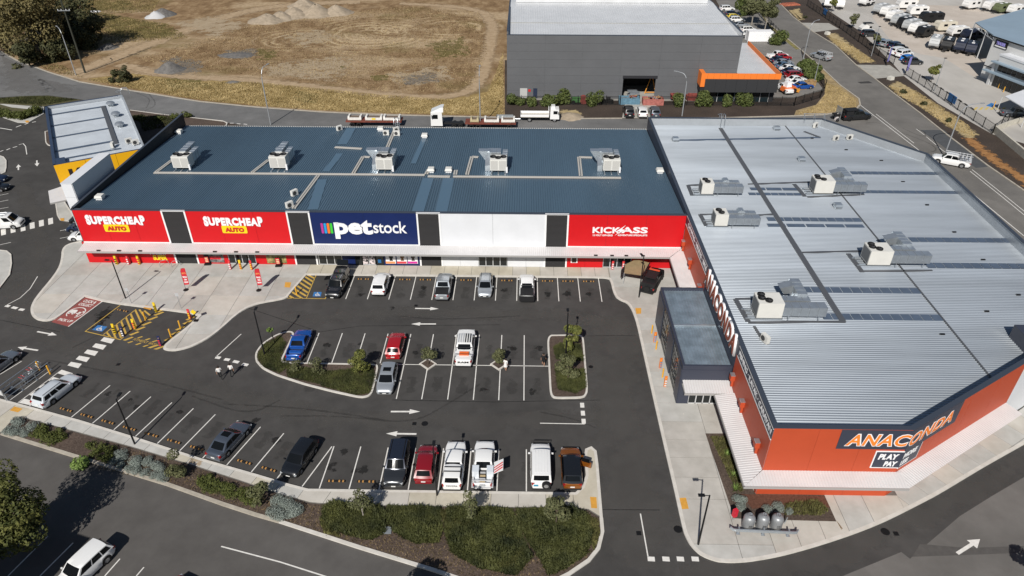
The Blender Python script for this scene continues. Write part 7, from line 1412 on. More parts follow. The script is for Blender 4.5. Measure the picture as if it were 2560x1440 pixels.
# --- caravans
def caravan(px, head, label, c1, c2, L=5.6, H=2.75, dark_front=False, aw=True):
    p = G(*px); r = root('caravan', label, 'caravan', (p.x, p.y, 0), rad(head), 'caravans in the far yard'); w = 1.15
    out = [(-L/2, .55), (L/2-.5, .55), (L/2, .95), (L/2+.03, 1.5), (L/2-.35, H-.2), (L/2-.8, H), (-L/2+.4, H), (-L/2+.05, H-.3)]; n = len(out); m = MB()
    m.add([(a, -w, b) for a, b in out]+[(a, w, b) for a, b in out], [tuple(range(n)), tuple(range(2*n-1, n-1, -1))]+[(i, i+n, (i+1) % n+n, (i+1) % n) for i in range(n)]); m.build('body', c1, r)
    MB().bb(-L/2-.01, L/2-.45, -w-.012, w+.012, .56, 1.15).build('lower_band', c2, r)
    for s in (-1, 1):
        for x in (-L*.28, L*.12): MB().box((x, s*(w+.01), 1.85), (1.1, .04, .55)).build('window', CGL, r)
        MB().box((-L*.06, s*(w+.012), 1.5), (.65, .03, 1.7)).build('door', c1 if s > 0 else CPL, r)
    MB().box((L/2-.14, 0, 1.85), (.06, 1.5, .55), ry=-.3).build('front_window', CGL, r); MB().box((-L/2-.0, 0, 1.85), (.06, 1.4, .5)).build('rear_window', CGL, r)
    for x in (-1.2, .9): MB().box((x, 0, H+.06), (.65, .65, .12)).build('roof_hatch', SIGNW, r)
    if aw: MB().tube([(-L/2+.5, -w-.1, H-.12), (L/2-.9, -w-.1, H-.12)], .09, 6).build('awning_roll', CPL, r)
    for x in (-.45, .4):
        for s in (-1, 1): o = D.objects.new('wheel', wheel_mesh(.36)[0]); link(o, r); o.location = (x-.3, s*(w-.1), .36)
    MB().tube([(L/2-.4, -.5, .5), (L/2+1.3, 0, .5), (L/2-.4, .5, .5)], .06, 5).build('drawbar', POLE_B, r); MB().box((L/2+.45, 0, .75), (.5, .9, .4)).build('front_locker', CPL, r)
CW, CB, CSv, CCr, CGn, CNv = M('van_white', (.72, .71, .69), .4), M('van_black', (.012, .012, .013), .4), M('van_silver', (.45, .46, .46), .4, .2), M('van_cream', (.60, .55, .45), .5), M('van_olive', (.12, .14, .07), .5), M('van_navy', (.015, .02, .04), .4)
CV = [((2068, 17), 250, 'white caravan with black base nearest the fence at the top', CW, CB), ((2098, 20), 250, 'second white caravan with black base at the top of the yard', CW, CB), ((2165, 14), 215, 'black and white caravan at the top edge of the yard', CW, CB),
      ((2200, 34), 215, 'grey-fronted caravan at the back left of the caravan block', CSv, CB), ((2220, 40), 215, 'white caravan second from the back left of the block', CW, CB), ((2232, 52), 215, 'white caravan with black waist third in the left row', CW, CB), ((2248, 62), 215, 'silver caravan fourth in the left row', CSv, CW), ((2262, 68), 215, 'black-fronted caravan fifth in the left row', CB, CB), ((2275, 75), 215, 'pale silver caravan sixth in the left row', CSv, CW), ((2290, 84), 215, 'white rounded caravan seventh in the left row', CW, CW), ((2308, 92), 215, 'black caravan at the near end of the left row', CB, CB),
      ((2262, 22), 185, 'white caravan in the middle of the rear block', CW, CW), ((2290, 38), 185, 'long white caravan across the rear block', CW, CW), ((2325, 55), 182, 'black off-road caravan right of the left row', CB, CB), ((2270, 10), 185, 'cream caravan at the top edge behind the block', CCr, CW),
      ((2335, 118), 235, 'grey-topped caravan at the near left of the right block', CSv, CW), ((2365, 124), 235, 'black caravan with pale stripe, second near the dealership', CB, CB), ((2398, 128), 235, 'dark caravan with white roof, third near the dealership', CNv, CB), ((2425, 134), 235, 'navy caravan nearest the dealership wall', CNv, CNv), ((2358, 78), 190, 'cream caravan behind the right block', CCr, CCr), ((2390, 92), 190, 'white caravan in the middle of the right block', CW, CB), ((2425, 100), 190, 'navy caravan with roof gear in the right block', CNv, CB), ((2480, 88), 165, 'cream caravan under the awning', CCr, CW),
      ((2425, 22), 205, 'white caravan alone at the back of the yard', CW, CW), ((2478, 26), 205, 'white caravan left of the olive one at the back', CW, CW), ((2500, 32), 205, 'olive green caravan at the back of the yard', CGn, CGn), ((2535, 36), 205, 'white caravan right of the olive one at the back', CW, CW)]
for px, h, l, a, b in CV: caravan(px, h, l, a, b, L=random.choice((5.0, 5.6, 6.2)))
p = G(2165, 78); r = root('teardrop_trailer', 'white teardrop camper with black roof rack beside the yard fence', 'camper', (p.x, p.y, 0), .1); n = 12; out = [(-1.9, .5)]+[(-1.9+3.8*k/10, .55+1.35*math.sin(pi*min(1, (k+1)/8.5) if k < 8 else pi*.94)) for k in range(0, 9)]+[(1.9, .5)]; n = len(out)
MB().add([(a, -.95, b) for a, b in out]+[(a, .95, b) for a, b in out], [tuple(range(n))[::-1], tuple(range(n, 2*n))]+[((i+1) % n, (i+1) % n+n, i+n, i) for i in range(n)]).build('body', CW, r); MB().box((0, 0, 2.2), (2.4, 1.6, .1)).build('roof_rack', POLE_B, r)
for s in (-1, 1): o = D.objects.new('wheel', wheel_mesh(.33)[0]); link(o, r); o.location = (0, s*.9, .33); MB().box((.5, s*.96, 1.25), (.7, .03, .5)).build('window', CGL, r)
# ================================================================ PLANTS
def leafmat(name, dark, light, sc=5.):
    m = M(name, dark, .7, col2=light, vs=sc, lo=.32, hi=.68, det=3, spec=.25); return m
LF_GUM = leafmat('leaf_gum', (.055, .052, .02), (.21, .17, .07), .9); LF_DARK = leafmat('leaf_dark', (.022, .028, .012), (.085, .082, .034), 1.2); LF_OLV = leafmat('leaf_olive', (.045, .055, .022), (.15, .15, .07), 5.)
LF_GRN = leafmat('leaf_green', (.045, .06, .014), (.19, .19, .05), 2.); LF_GREY = leafmat('leaf_grey', (.12, .145, .125), (.29, .325, .29), 6.); LF_HEDGE = leafmat('leaf_hedge', (.035, .055, .014), (.12, .14, .04), 3.); LF_SHR = leafmat('leaf_shrub', (.028, .042, .010), (.115, .125, .03), 7.); LF_BRN = leafmat('leaf_brown', (.06, .045, .02), (.16, .12, .05), 6.)
LF_BROAD = leafmat('leaf_broad', (.06, .10, .02), (.20, .28, .07), 5.); BARK = M('bark', (.09, .07, .05), .9, var=.25, vs=6); BARK_W = M('bark_pale', (.30, .27, .23), .9, var=.2, vs=6); STAKE = M('stake', (.45, .40, .32), .8)
def rsph(rng):
    while True:
        v = Vector((rng.uniform(-1, 1), rng.uniform(-1, 1), rng.uniform(-1, 1)))
        if .05 < v.length <= 1: return v
def leaves(n, ells, s, rng, hollow=.5, up=.35, asp=1.7):
    vs = []; fs = []; wt = [e[3]*e[4]*e[5] for e in ells]; tot = sum(wt)
    for e, w_ in zip(ells, wt):
        for _ in range(int(n*w_/tot)+1):
            v = rsph(rng); r = v.length; v = v.normalized()*(hollow+(1-hollow)*r**.5 if rng.random() < .8 else r)
            c = Vector((e[0]+v.x*e[3], e[1]+v.y*e[4], e[2]+v.z*e[5]))
            nn = (v+Vector((rng.uniform(-.8, .8), rng.uniform(-.8, .8), rng.uniform(-.8, .8)+up))).normalized(); a = nn.orthogonal().normalized(); a.rotate(Matrix.Rotation(rng.uniform(0, 6.28), 3, nn)); b = nn.cross(a); k = s*rng.uniform(.6, 1.35)
            i = len(vs); vs += [c-a*k*asp*.5, c+b*k*.4, c+a*k*asp*.5, c-b*k*.4]; fs.append((i, i+1, i+2, i+3))
    m = MB(); m.add(vs, fs); return m
def limbs(h, tr, tips, rng):
    m = MB(); m.tube([(0, 0, 0), (rng.uniform(-.1, .1)*h*.2, rng.uniform(-.1, .1)*h*.2, h*.45), (0, 0, h*.8)], [tr, tr*.75, tr*.3], 8)
    for t in tips: m.tube([(0, 0, h*rng.uniform(.3, .55)), (t[0]*.5, t[1]*.5, t[2]*.8), t], [tr*.5, tr*.35, tr*.12], 6)
    return m
def tree(px, h, rad_, label, mat=LF_OLV, n=1500, s=.16, z=.09, seed=1, bark=BARK, trunk=.06, blobs=9, lo=.3, name='young_tree', group=None, flat=.8, base=None):
    rng = random.Random(seed); p = G(*px, z) if base is None else Vector((*base, z)); r = root(name, label, 'tree', (p.x, p.y, z), rng.uniform(0, 6), group)
    ells = []
    for k in range(blobs):
        a = rng.uniform(0, 6.28); d = rad_*rng.uniform(.15, .75); zz = h*rng.uniform(lo+.12, .9); q = rad_*rng.uniform(.32, .55)*(1.1-.4*abs(zz/h-.6)); ells.append((d*math.cos(a), d*math.sin(a), zz, q, q, q*flat))
    limbs(h, trunk, [e[:3] for e in ells], rng).build('trunk', bark, r, smooth=True); leaves(n, ells, s, rng).build('crown', mat, r); return r
def shrub_mesh(n, s, rng, mat, k=5, flat=.8, name='shrub'):
    ells = [(rng.uniform(-.45, .45), rng.uniform(-.45, .45), .35+rng.uniform(-.05, .15), .5, .5, .5*flat) for _ in range(k)]
    return leaves(n, ells, s, rng, .75, .6, 1.4).mesh(name, mat)
rg = random.Random(3)
GREYM = [shrub_mesh(1300, .075, rg, LF_GREY, 4) for _ in range(3)]; GRNM = [shrub_mesh(420, .16, rg, LF_SHR, 5, 1.0) for _ in range(3)]; BRNM = [shrub_mesh(300, .15, rg, LF_BRN, 4) for _ in range(1)]
def shrubs(cl, conv, meshes, name, adj, where, sc, z=.09):
    cl = sorted(cl)
    for k, c in enumerate(cl):
        p = G(*conv(c[0], c[1]), z); o = D.objects.new(name, meshes[k % len(meshes)]); link(o); o.location = (p.x, p.y, z-.03); s = (c[2] if len(c) > 2 else 1.)*sc*rg.uniform(.85, 1.12); o.scale = (s, s, s*rg.uniform(.75, 1)); o.rotation_euler = (0, 0, rg.uniform(0, 6))
        tag(o, '%s, %s from the left in the %s' % (adj, ORD[k] if k < len(ORD) else 'number %d' % (k+1), where), 'shrub', adj.split(',')[0]+'s')
za = lambda x, y: (x/3, 960+y/3); zbb = lambda x, y: (640+x/3, 960+y/3); zcc = lambda x, y: (1280+x/3, 960+y/3); zdd = lambda x, y: (1660+x/4.8, 1080+y/4.8)
ORD += ['fifteenth', 'sixteenth', 'seventeenth', 'eighteenth', 'nineteenth', 'twentieth', 'twenty-first']
shrubs([(145, 310, 1.3), (85, 345), (130, 362), (180, 378, .9), (245, 340, 1.2)], za, GREYM, 'grey_shrub', 'grey rounded shrub', 'left end clump of the front bed', .78)
shrubs([(895, 540, 1.2), (940, 555), (1015, 580, 1.5), (1100, 605, 1.1), (1150, 615, 1.1), (1190, 632, 1.1), (865, 592, .8), (920, 605, .8), (985, 635, .9), (1040, 645, .9), (1095, 665, .9), (1160, 685, .9), (1235, 700, 1.1), (1200, 708, .8)], za, GREYM, 'grey_shrub', 'grey rounded shrub', 'long clump beside the footpath', .72)
shrubs([(140, 895), (185, 900), (232, 918), (280, 945, 1.2), (150, 965), (200, 975), (250, 985, 1.1)], zbb, GREYM, 'grey_shrub', 'grey rounded shrub', 'clump before the large green bed', .8)
shrubs([(1675, 860), (1738, 880), (1705, 925), (1900, 935, .9)], zcc, GREYM, 'grey_shrub', 'grey rounded shrub', 'bed behind the gas cylinders', .7, .14); shrubs([(1330, 890, .8), (1395, 945, .8), (1510, 950, .7)], zdd, GREYM, 'grey_shrub', 'small grey shrub', 'bed above the guardrail', .75, .14)
shrubs([(330, 355, 1.2), (300, 388), (380, 398, 1.1), (435, 380), (405, 430), (465, 408), (270, 388, .8), (350, 420, .9)], za, GRNM, 'green_shrub', 'dark green shrub', 'clump beside the leftmost grey shrubs', .75)
shrubs([(690, 465), (750, 488), (820, 508, 1.1), (712, 530), (745, 560, .7), (822, 568, .9), (785, 560, .7)], za, GRNM, 'green_shrub', 'mounded shrub', 'clump behind the kerb bush', .68)
shrubs([(1510, 720), (1560, 728), (1612, 750), (1655, 768), (1695, 775), (1740, 790), (1510, 765, .9), (1555, 785, .9), (1597, 800, .8), (1635, 810, .8), (1677, 820, .8), (1715, 835, .8), (1765, 845, .8), (1815, 812), (1865, 822), (1815, 860, .9), (1862, 880, .8), (1903, 890), (1940, 860)], za, GRNM, 'green_shrub', 'small green shrub', 'double row along the footpath', .62)
o = D.objects.new('broadleaf_bush', leaves(420, [(0, 0, .35, .75, .75, .45), (.2, -.1, .3, .6, .6, .4)], .2, rg, .6, .7).mesh('broadleaf_bush', LF_BROAD)); link(o); p = G(202, 1162, .1); o.location = (p.x, p.y, .05); tag(o, 'bright broad-leaved bush spilling over the kerb', 'bush')
tree((447, 1190), 2.4, 1.0, 'young olive tree by the rust stain on the footpath', seed=2, lo=.1, n=1300, s=.13); tree((655, 1262), 2.6, .9, 'young olive tree left of the grey shrub clump on the bed', seed=3, lo=.1, n=1000, s=.14); tree((909, 1292), 3.0, 1.0, 'young pale-trunked tree in the green bed, left one', seed=4, bark=BARK_W, n=900, s=.13, lo=.3, mat=LF_BRN if 0 else LF_OLV); tree((1180, 1300), 3.0, .85, 'young pale-trunked tree in the green bed, middle one', seed=5, bark=BARK_W, n=800, s=.13); tree((1390, 1308), 3.3, 1.1, 'young tree in the green bed near the bronze suv', seed=6, n=1500, s=.15, lo=.1)
tree((686, 860), 2.2, .4, 'thin sapling at the tip of the long island', seed=8, n=160, s=.2, mat=LF_BROAD, trunk=.03, blobs=3, lo=.75); tree((795, 930), 1.6, .9, 'low bushy plant in the long island, left one', seed=9, n=700, s=.12, lo=-.1, trunk=.03); tree((903, 930), 3.0, 1.1, 'olive tree in the right end of the long island', seed=10, n=1500, s=.14, lo=.0, mat=LF_GRN); tree((735, 925), 1.0, .8, 'low olive bush in the middle of the long island', seed=21, n=500, s=.12, lo=-.2, trunk=.03)
tree((1071, 911), 2.3, .95, 'round olive tree in the left diamond island', seed=11, n=1700, s=.11, lo=.25, trunk=.05); tree((1247, 912), 2.3, .85, 'round olive tree in the right diamond island', seed=12, n=1500, s=.11, lo=.25, trunk=.05)
tree((1424, 880), 4.0, 1.0, 'leafy tree at the back of the small island', seed=13, n=1700, s=.16, lo=.05, mat=LF_GRN); tree((1420, 945), 3.6, 1.2, 'leafy olive tree at the front of the small island', seed=14, n=1800, s=.15, lo=.0)
b_ = G(42, 1372); tree(None, 8.2, 2.6, 'large bushy tree at the bottom left corner', leafmat('leaf_big', (.03, .042, .010), (.135, .135, .036), 1.), 10500, .17, 0, 15, BARK, .2, 30, .12, 'large_tree', base=(b_.x+.9, b_.y-.1))
b_ = G(2552, 1400); tree(None, 5.2, 1.4, 'small tree at the lower right corner beyond the side street arrow', LF_GRN, 1800, .2, 0, 16, BARK, .1, 9, .2, base=(b_.x-.3, b_.y-4.9)); b_ = G(1075, 1436); tree(None, 6.0, 1.9, 'small tree beyond the bottom edge of the front road', LF_GRN, 2200, .2, 0, 17, BARK, .1, 10, .2, base=(b_.x-1.2, b_.y-5.2))
# far left gums and scrub
tree((105, 150), 21, 8.5, 'tall gum tree at the far left road', LF_GUM, 26000, .36, 0, 30, BARK_W, .5, 42, .1, 'gum_tree'); tree((20, 132), 17, 8, 'broad gum tree cut by the left edge', LF_GUM, 18000, .36, 0, 31, BARK, .5, 34, .1, 'gum_tree'); tree((120, 112), 9, 5, 'dark scrubby tree behind the power pole', LF_DARK, 5000, .45, 0, 32, BARK, .3, 18, -.1, 'scrub_tree'); tree((165, 118), 8, 5.5, 'dark rounded tree right of the tall gum', LF_DARK, 5500, .45, 0, 33, BARK, .3, 18, -.1, 'scrub_tree'); tree((222, 115), 6.5, 4.5, 'dark bushy tree right of the power pole', LF_DARK, 4200, .42, 0, 34, BARK, .3, 16, -.1, 'scrub_tree'); tree((200, 62), 7, 5, 'dark green tree at the back of the scrub', LF_DARK, 3500, .45, 0, 35, BARK, .3, 14, -.1, 'scrub_tree'); tree((75, 165), 5, 3.5, 'low dark tree under the tall gum', LF_DARK, 2500, .4, 0, 36, BARK, .2, 12, -.15, 'scrub_tree'); tree((150, 150), 5, 4, 'low dark scrub between the gum and the power pole', LF_DARK, 2800, .4, 0, 37, BARK, .2, 12, -.15, 'scrub_tree')
tree((290, 207), 3.6, 1.5, 'small dark shrub by the rear road, left of a pair', LF_DARK, 1000, .25, 0, 38, BARK, .08, 8, -.1, 'scrub_tree'); tree((316, 206), 4.2, 1.7, 'small dark shrub by the rear road, right of a pair', LF_DARK, 1200, .25, 0, 39, BARK, .08, 8, -.1, 'scrub_tree')
def bush(px, sx, sy, h, label, mat=LF_HEDGE, n=900, s=.22, z=.05, name='hedge_bush', rz=0., seed=1, boxy=True):
    rng = random.Random(seed); p = G(*px, z); k = 7; ells = [(rng.uniform(-.5, .5)*sx, rng.uniform(-.5, .5)*sy, h*(.35+.3*(i % 2)), sx*.45, sy*.45, h*.38) for i in range(k)]; o = leaves(n, ells, s, rng, .7, .3).build(name, mat, None, (p.x, p.y, z), rz); tag(o, label, 'bush', 'bushes'); return o
for k, ((px, py), h) in enumerate((((1290, 262), 2.6), ((1328, 264), 2.0), ((1375, 263), 2.8), ((1413, 262), 4.0), ((1485, 263), 3.6), ((1705, 264), 3.2), ((1758, 264), 3.6), ((1820, 264), 2.6), ((1858, 263), 3.2))): bush((px, py), 2.2 if k not in (1, 7) else 1.4, 1.6, h*.8, '%s bush from the left along the warehouse fence' % ORD[k], n=1100, seed=40+k, s=.28)
for k, (px, py) in enumerate(((8, 291), (28, 295), (48, 297), (65, 294), (82, 288), (95, 281))): bush((px, py), 1.6, 1.4, 1.5, '%s bush from the left in the hedge beside the left footpath' % ORD[k], LF_SHR, 700, .2, .1, seed=60+k)
for k, (px, py, h) in enumerate(((1853, 22, 5), (1866, 38, 4), (1942, 112, 4.5), (2012, 168, 2.4), (2026, 183, 2.4), (2036, 200, 2.4))): bush((px, py), 2.6, 2.4, h*.8, ('tall hedge behind the rear lot cars', 'hedge beside the rear lot cars', 'dense green hedge right of the white container', 'rearmost hedge along the front lot', 'middle hedge along the front lot', 'nearest hedge along the front lot')[k], n=1500, seed=70+k, s=.35)
tree((1879, 62), 10, 3.2, 'slender gum tree beside the warehouse lot, left one', LF_OLV, 2600, .38, 0, 80, BARK_W, .18, 13, .2, 'gum_tree'); tree((1910, 82), 9, 2.6, 'slender gum tree beside the warehouse lot, right one', LF_OLV, 2200, .36, 0, 81, BARK_W, .16, 11, .25, 'gum_tree'); tree((1872, 20), 8, 2.8, 'gum tree at the top edge beside the warehouse lot', LF_OLV, 1800, .38, 0, 82, BARK_W, .16, 10, .2, 'gum_tree')
tree((2327, 205), 4.2, 1.4, 'young green tree inside the yard fence', LF_GRN, 800, .28, 0, 83, BARK, .06, 8, .3); tree((2130, 72), 4.2, 1.3, 'young tree beside the yard fence near the teardrop camper', LF_OLV, 600, .28, 0, 84, BARK, .06, 7, .3); tree((2185, 118), 3.2, 1.2, 'young tree at the fence beside the parked cars', LF_OLV, 500, .26, 0, 85, BARK, .06, 7, .3); tree((2078, 30), 4, 1.4, 'young tree at the top end of the yard fence', LF_GRN, 600, .28, 0, 86, BARK, .06, 7, .3)
for k, px in enumerate(((2257, 232), (2308, 262), (2370, 305), (2012, 45))): bush(px, 1.0, .8, .7, '%s low shrub from the left on the straw-covered verge' % ORD[k] if k < 3 else 'low shrub on the verge near the far driveway', LF_DARK, 300, .2, 0, seed=90+k)
for k, (px, py) in enumerate(((345, 298), (400, 300), (440, 296), (470, 292))): bush((px, py), 1.6, 1.2, .9, '%s low shrub from the left in the bed behind the tyre shop' % ORD[k], LF_SHR, 500, .2, .06, seed=95+k)
# ground cover (uncountable)
def cover(name, polys, n, h, mat, label, z=.09, wid=.03, seed=1, clump=1, lean=.5, mound=0.):
    rng = random.Random(seed); vs = []; fs = []
    A = [abs(area(p)) for p in polys]; T_ = sum(A)
    for p, a in zip(polys, A):
        x0, x1, y0, y1 = min(q[0] for q in p), max(q[0] for q in p), min(q[1] for q in p), max(q[1] for q in p); k = 0; need = int(n*a/T_)
        while k < need:
            x, y = rng.uniform(x0, x1), rng.uniform(y0, y1)
            if not inside((x, y), p): continue
            k += 1; hh = h*rng.uniform(.5, 1.2); zb_ = z; md = abs(math.sin(x*.95+.7*math.sin(y))*math.sin(y*1.05+x*.3)); z = z+mound*md*rng.uniform(.2, 1)
            for _ in range(clump):
                t = rng.uniform(0, 6.28); dx, dy = math.cos(t), math.sin(t); l_ = rng.uniform(.2, lean)*hh; ox, oy = rng.uniform(-.06, .06), rng.uniform(-.06, .06); i = len(vs); w_ = wid*rng.uniform(.6, 1.4)
                vs += [(x+ox-dy*w_, y+oy+dx*w_, z), (x+ox+dy*w_, y+oy-dx*w_, z), (x+ox+dx*l_, y+oy+dy*l_, z+hh)]; fs.append((i, i+1, i+2))
            z = zb_
    o = MB().add(vs, fs).build(name, mat); return tag(o, label, 'ground cover', kind='stuff')
W2 = lambda px: [(p.x, p.y) for p in GP(px)]
GC = leafmat('cover_green', (.018, .024, .007), (.085, .090, .026), .55); GC2 = leafmat('cover_olive', (.06, .06, .02), (.18, .17, .06), 1.2); GYEL = leafmat('cover_straw', (.22, .16, .06), (.50, .385, .19), .25)
FG = [[(805, 1275), (830, 1262), (950, 1266), (965, 1290), (962, 1335), (930, 1352), (870, 1345), (805, 1320)], [(968, 1268), (1100, 1272), (1105, 1330), (1095, 1360), (1040, 1362), (985, 1335), (962, 1300)], [(1120, 1275), (1280, 1276), (1300, 1330), (1330, 1400), (1290, 1440), (1200, 1425), (1130, 1385), (1110, 1330)], [(1290, 1276), (1430, 1275), (1465, 1290), (1480, 1330), (1470, 1385), (1420, 1425), (1370, 1440), (1340, 1390), (1300, 1320)]]
cover('ground_cover', [W2(p) for p in FG], 52000, .20, GC, 'dense green ground cover filling the right half of the front bed', seed=1, wid=.045, lean=2.0, mound=.55)
cover('ground_cover', [W2(p) for p in ([(1440, 1280), (1495, 1300), (1500, 1335), (1485, 1380), (1470, 1340), (1465, 1300)], [(1095, 1275), (1180, 1280), (1170, 1320), (1120, 1330)], [(1240, 1330), (1300, 1340), (1310, 1420), (1240, 1420)], [(800, 1300), (830, 1320), (850, 1345), (810, 1335)])], 9000, .24, GC2, 'olive tufted plants at the edges of the front bed', seed=2, wid=.03)
cover('ground_cover', [W2(p) for p in ([(642, 895), (660, 862), (700, 842), (715, 860), (700, 900), (730, 912), (700, 935), (660, 920)], [(830, 930), (930, 918), (940, 940), (925, 985), (890, 990), (800, 965)], [(715, 915), (830, 930), (800, 962), (720, 945)])], 15000, .16, GC, 'green ground cover in the long planted island', seed=3, wid=.035, lean=2.2)
cover('ground_cover', [W2(p) for p in ([(1384, 870), (1400, 860), (1450, 862), (1460, 905), (1390, 900)], [(1388, 925), (1462, 925), (1466, 970), (1440, 985), (1395, 975)])], 13000, .16, GC, 'green ground cover in the small planted island', seed=4, wid=.035, lean=2.2)
AB = [(1763, 1086), (1812, 1086), (1830, 1140), (1868, 1205), (1888, 1236), (2060, 1240), (2090, 1306), (1868, 1300), (1835, 1298)]
S_LAWN = soft_mat('low_turf', (.022, .028, .008), (.055, .055, .018), 1.2, .35, .95)
for pp in FG: soft_sheet('turf', [(q[0], q[1]) for q in W2(pp)], .095, S_LAWN, bed_front, .8)
bo = struct('garden_bed', MB().prism(W2(AB), .10, .135), MULCH, None); MB().sheet(W2([(1850, 1238), (2058, 1242), (2075, 1272), (1990, 1262), (1880, 1275)]), .139).build('red_mulch', MULCH_R, bo)
cover('ground_cover', [W2(p) for p in ([(1775, 1095), (1812, 1095), (1850, 1180), (1868, 1215), (1850, 1235), (1825, 1200)], [(1960, 1262), (2040, 1252), (2070, 1280), (2050, 1292), (1960, 1290)])], 4200, .3, GC2, 'mixed low plants in the bed beside the orange store', .135, .03, 5)
for k, px in enumerate(((1817, 1140), (1833, 1192), (1838, 1225))):
    p = G(*px, .135); rng = random.Random(k); m = MB()
    for i in range(26): t = i*2.4; a = rng.uniform(.4, 1.2); l_ = .75; m.add([(-.05*math.sin(t), .05*math.cos(t), 0), (.05*math.sin(t), -.05*math.cos(t), 0), (l_*math.cos(t)*math.cos(a), l_*math.sin(t)*math.cos(a), l_*math.sin(a))], [(0, 1, 2)])
    o = m.build('spiky_plant', LF_BROAD, None, (p.x, p.y, .135)); tag(o, ('farthest', 'middle', 'nearest')[k]+' spiky green plant in the bed under the side canopy', 'plant')
cover('dry_grass', [W2([(215, 200), (330, 190), (480, 206), (640, 206), (800, 222), (960, 238), (1130, 250), (1215, 240), (1240, 180), (1258, 130), (1260, 286), (1130, 286), (960, 282), (800, 275), (640, 263), (500, 249), (330, 222)])], 42000, .24, GYEL, 'golden dry grass on the strip between the field and the rear road', -.01, .06, 6, lean=1.8)
cover('dry_grass', [W2([(2065, 88), (2130, 115), (2190, 155), (2150, 158), (2110, 130)]), W2([(2220, 215), (2290, 228), (2420, 312), (2440, 345), (2370, 318), (2300, 268), (2240, 236)])], 6000, .2, GYEL, 'pale straw tufts on the verge beside the yard fence', 0, .06, 7); cover('dry_grass', [W2([(1990, 285), (2045, 262), (2062, 240), (2062, 205), (2100, 220), (2140, 250), (2140, 268), (2060, 284)])], 5000, .18, GYEL, 'short dry grass on the corner lawn', 0, .06, 8)
cover('dry_grass', [W2([(230, 30), (420, 60), (470, 95), (330, 105), (230, 110), (180, 60)]), W2([(110, 0), (400, 0), (380, 30), (140, 40)]), W2([(60, 140), (160, 165), (210, 195), (150, 185), (70, 155)])], 16000, .28, leafmat('scrub_grass', (.10, .085, .03), (.33, .25, .11), .25), 'scrubby dry grass in the far left corner', -.01, .09, 9)
cover('ground_cover', [W2([(-20, 246), (0, 247), (60, 243), (120, 242), (195, 250), (110, 264), (0, 258)])], 4000, .3, GC, 'green ground cover beside the left end of the rear road', .08, .05, 10); cover('ground_cover', [W2([(340, 290), (440, 293), (455, 310), (360, 330)])], 2500, .35, GC, 'green ground cover in the bed behind the tyre shop', .08, .05, 11)

cover('field_tufts', [W2([(330, 150), (640, 60), (1000, 15), (1200, 30), (1220, 130), (1180, 225), (1000, 232), (640, 190)])], 26000, .16, leafmat('field_tuft', (.15, .10, .048), (.40, .30, .16), .12), 'sparse brown tufts scattered over the bare field', -.01, .11, 12, lean=2.5)
cover('leaf_litter', [W2([(240, 1175), (330, 1126), (480, 1170), (600, 1210), (700, 1243), (775, 1265), (960, 1272), (1440, 1277), (1498, 1300), (1498, 1340), (1470, 1395), (1400, 1436), (1290, 1470), (1080, 1420), (900, 1364), (700, 1299), (420, 1206)])], 9000, .10, leafmat('litter', (.05, .04, .022), (.24, .17, .09), 3.), 'scattered leaf litter and weeds over the mulch of the front bed', .088, .035, 13, lean=2.6)
# ================================================================ HEAPS, JUNK
def heap(px, r_, h, label, mat, seed=1, sq=1.):
    rng = random.Random(seed); m = MB(); n = 18; prof = [(1, 0), (.82, .14), (.6, .38), (.38, .66), (.18, .9), (.0, 1.)]; vs = []
    for a, b in prof: vs += [(r_*a*math.cos(2*pi*k/n)*rng.uniform(.86, 1.14), r_*sq*a*math.sin(2*pi*k/n)*rng.uniform(.86, 1.14), h*b*rng.uniform(.88, 1.08)-(.05 if b == 0 else 0)) for k in range(n)]
    m.add(vs, [(i*n+k, i*n+(k+1) % n, (i+1)*n+(k+1) % n, (i+1)*n+k) for i in range(len(prof)-1) for k in range(n)]); p = G(*px); o = m.build('soil_heap', mat, None, (p.x, p.y, 0), smooth=True, angle=70); return tag(o, label, 'heap', 'heaps of fill on the field')
HS = M('heap_sand', (.27, .22, .16), .95, col2=(.38, .31, .23), vs=1, bump=.6, bs=3); HG = M('heap_grey', (.10, .095, .09), .95, col2=(.17, .16, .15), vs=1.5, bump=.6, bs=3)
for k, (px, r_, h) in enumerate((((668, 52), 5.5, 2.0), ((702, 46), 4.5, 2.0), ((735, 39), 5.2, 2.4), ((764, 32), 4.6, 2.2), ((792, 36), 5.6, 3.0), ((842, 33), 5.0, 2.4))): heap(px, r_, h, '%s sandy heap from the left in the row at the back of the field' % ORD[k], HS, k)
heap((758, 15), 5, 2.2, 'single sandy heap behind the row of heaps', HS, 8); heap((425, 175), 3.6, 1.9, 'dark grey gravel heap near the rear road', HG, 9); heap((408, 37), 4, 1.8, 'grey heap beside the small dome at the far left of the field', HG, 10); heap((390, 42), 3.2, 1.6, 'pale dome-shaped heap at the far left of the field', M('heap_white', (.5, .5, .5), .7), 11); heap((590, 138), 5, .5, 'flat spread of dark spoil in the field', HG, 12, .6); heap((583, 206), 1.8, .4, 'tiny grey spoil spread near the verge', HG, 13, .6); heap((270, 120), 2.6, 1.0, 'low grey heap beside the dark bushy tree', HG, 14); heap((1425, 292), 2.6, .8, 'rubble heap between the flatbed truck and the fence', HS, 15)
o = MB().box((0, 0, .15), (3.2, 1.4, .3), taper=.7).build('white_sheet', SIGNW, None, tuple(G(237, 30)), .2); tag(o, 'crumpled white sheet lying in the far left grass', 'sheet')
JR, JB, JG, JT = M('junk_red', (.22, .05, .04), .7, var=.3), M('junk_blue', (.10, .20, .27), .7, var=.2), M('junk_green', (.07, .20, .06), .6, var=.2), M('junk_timber', (.35, .22, .10), .8, var=.3)
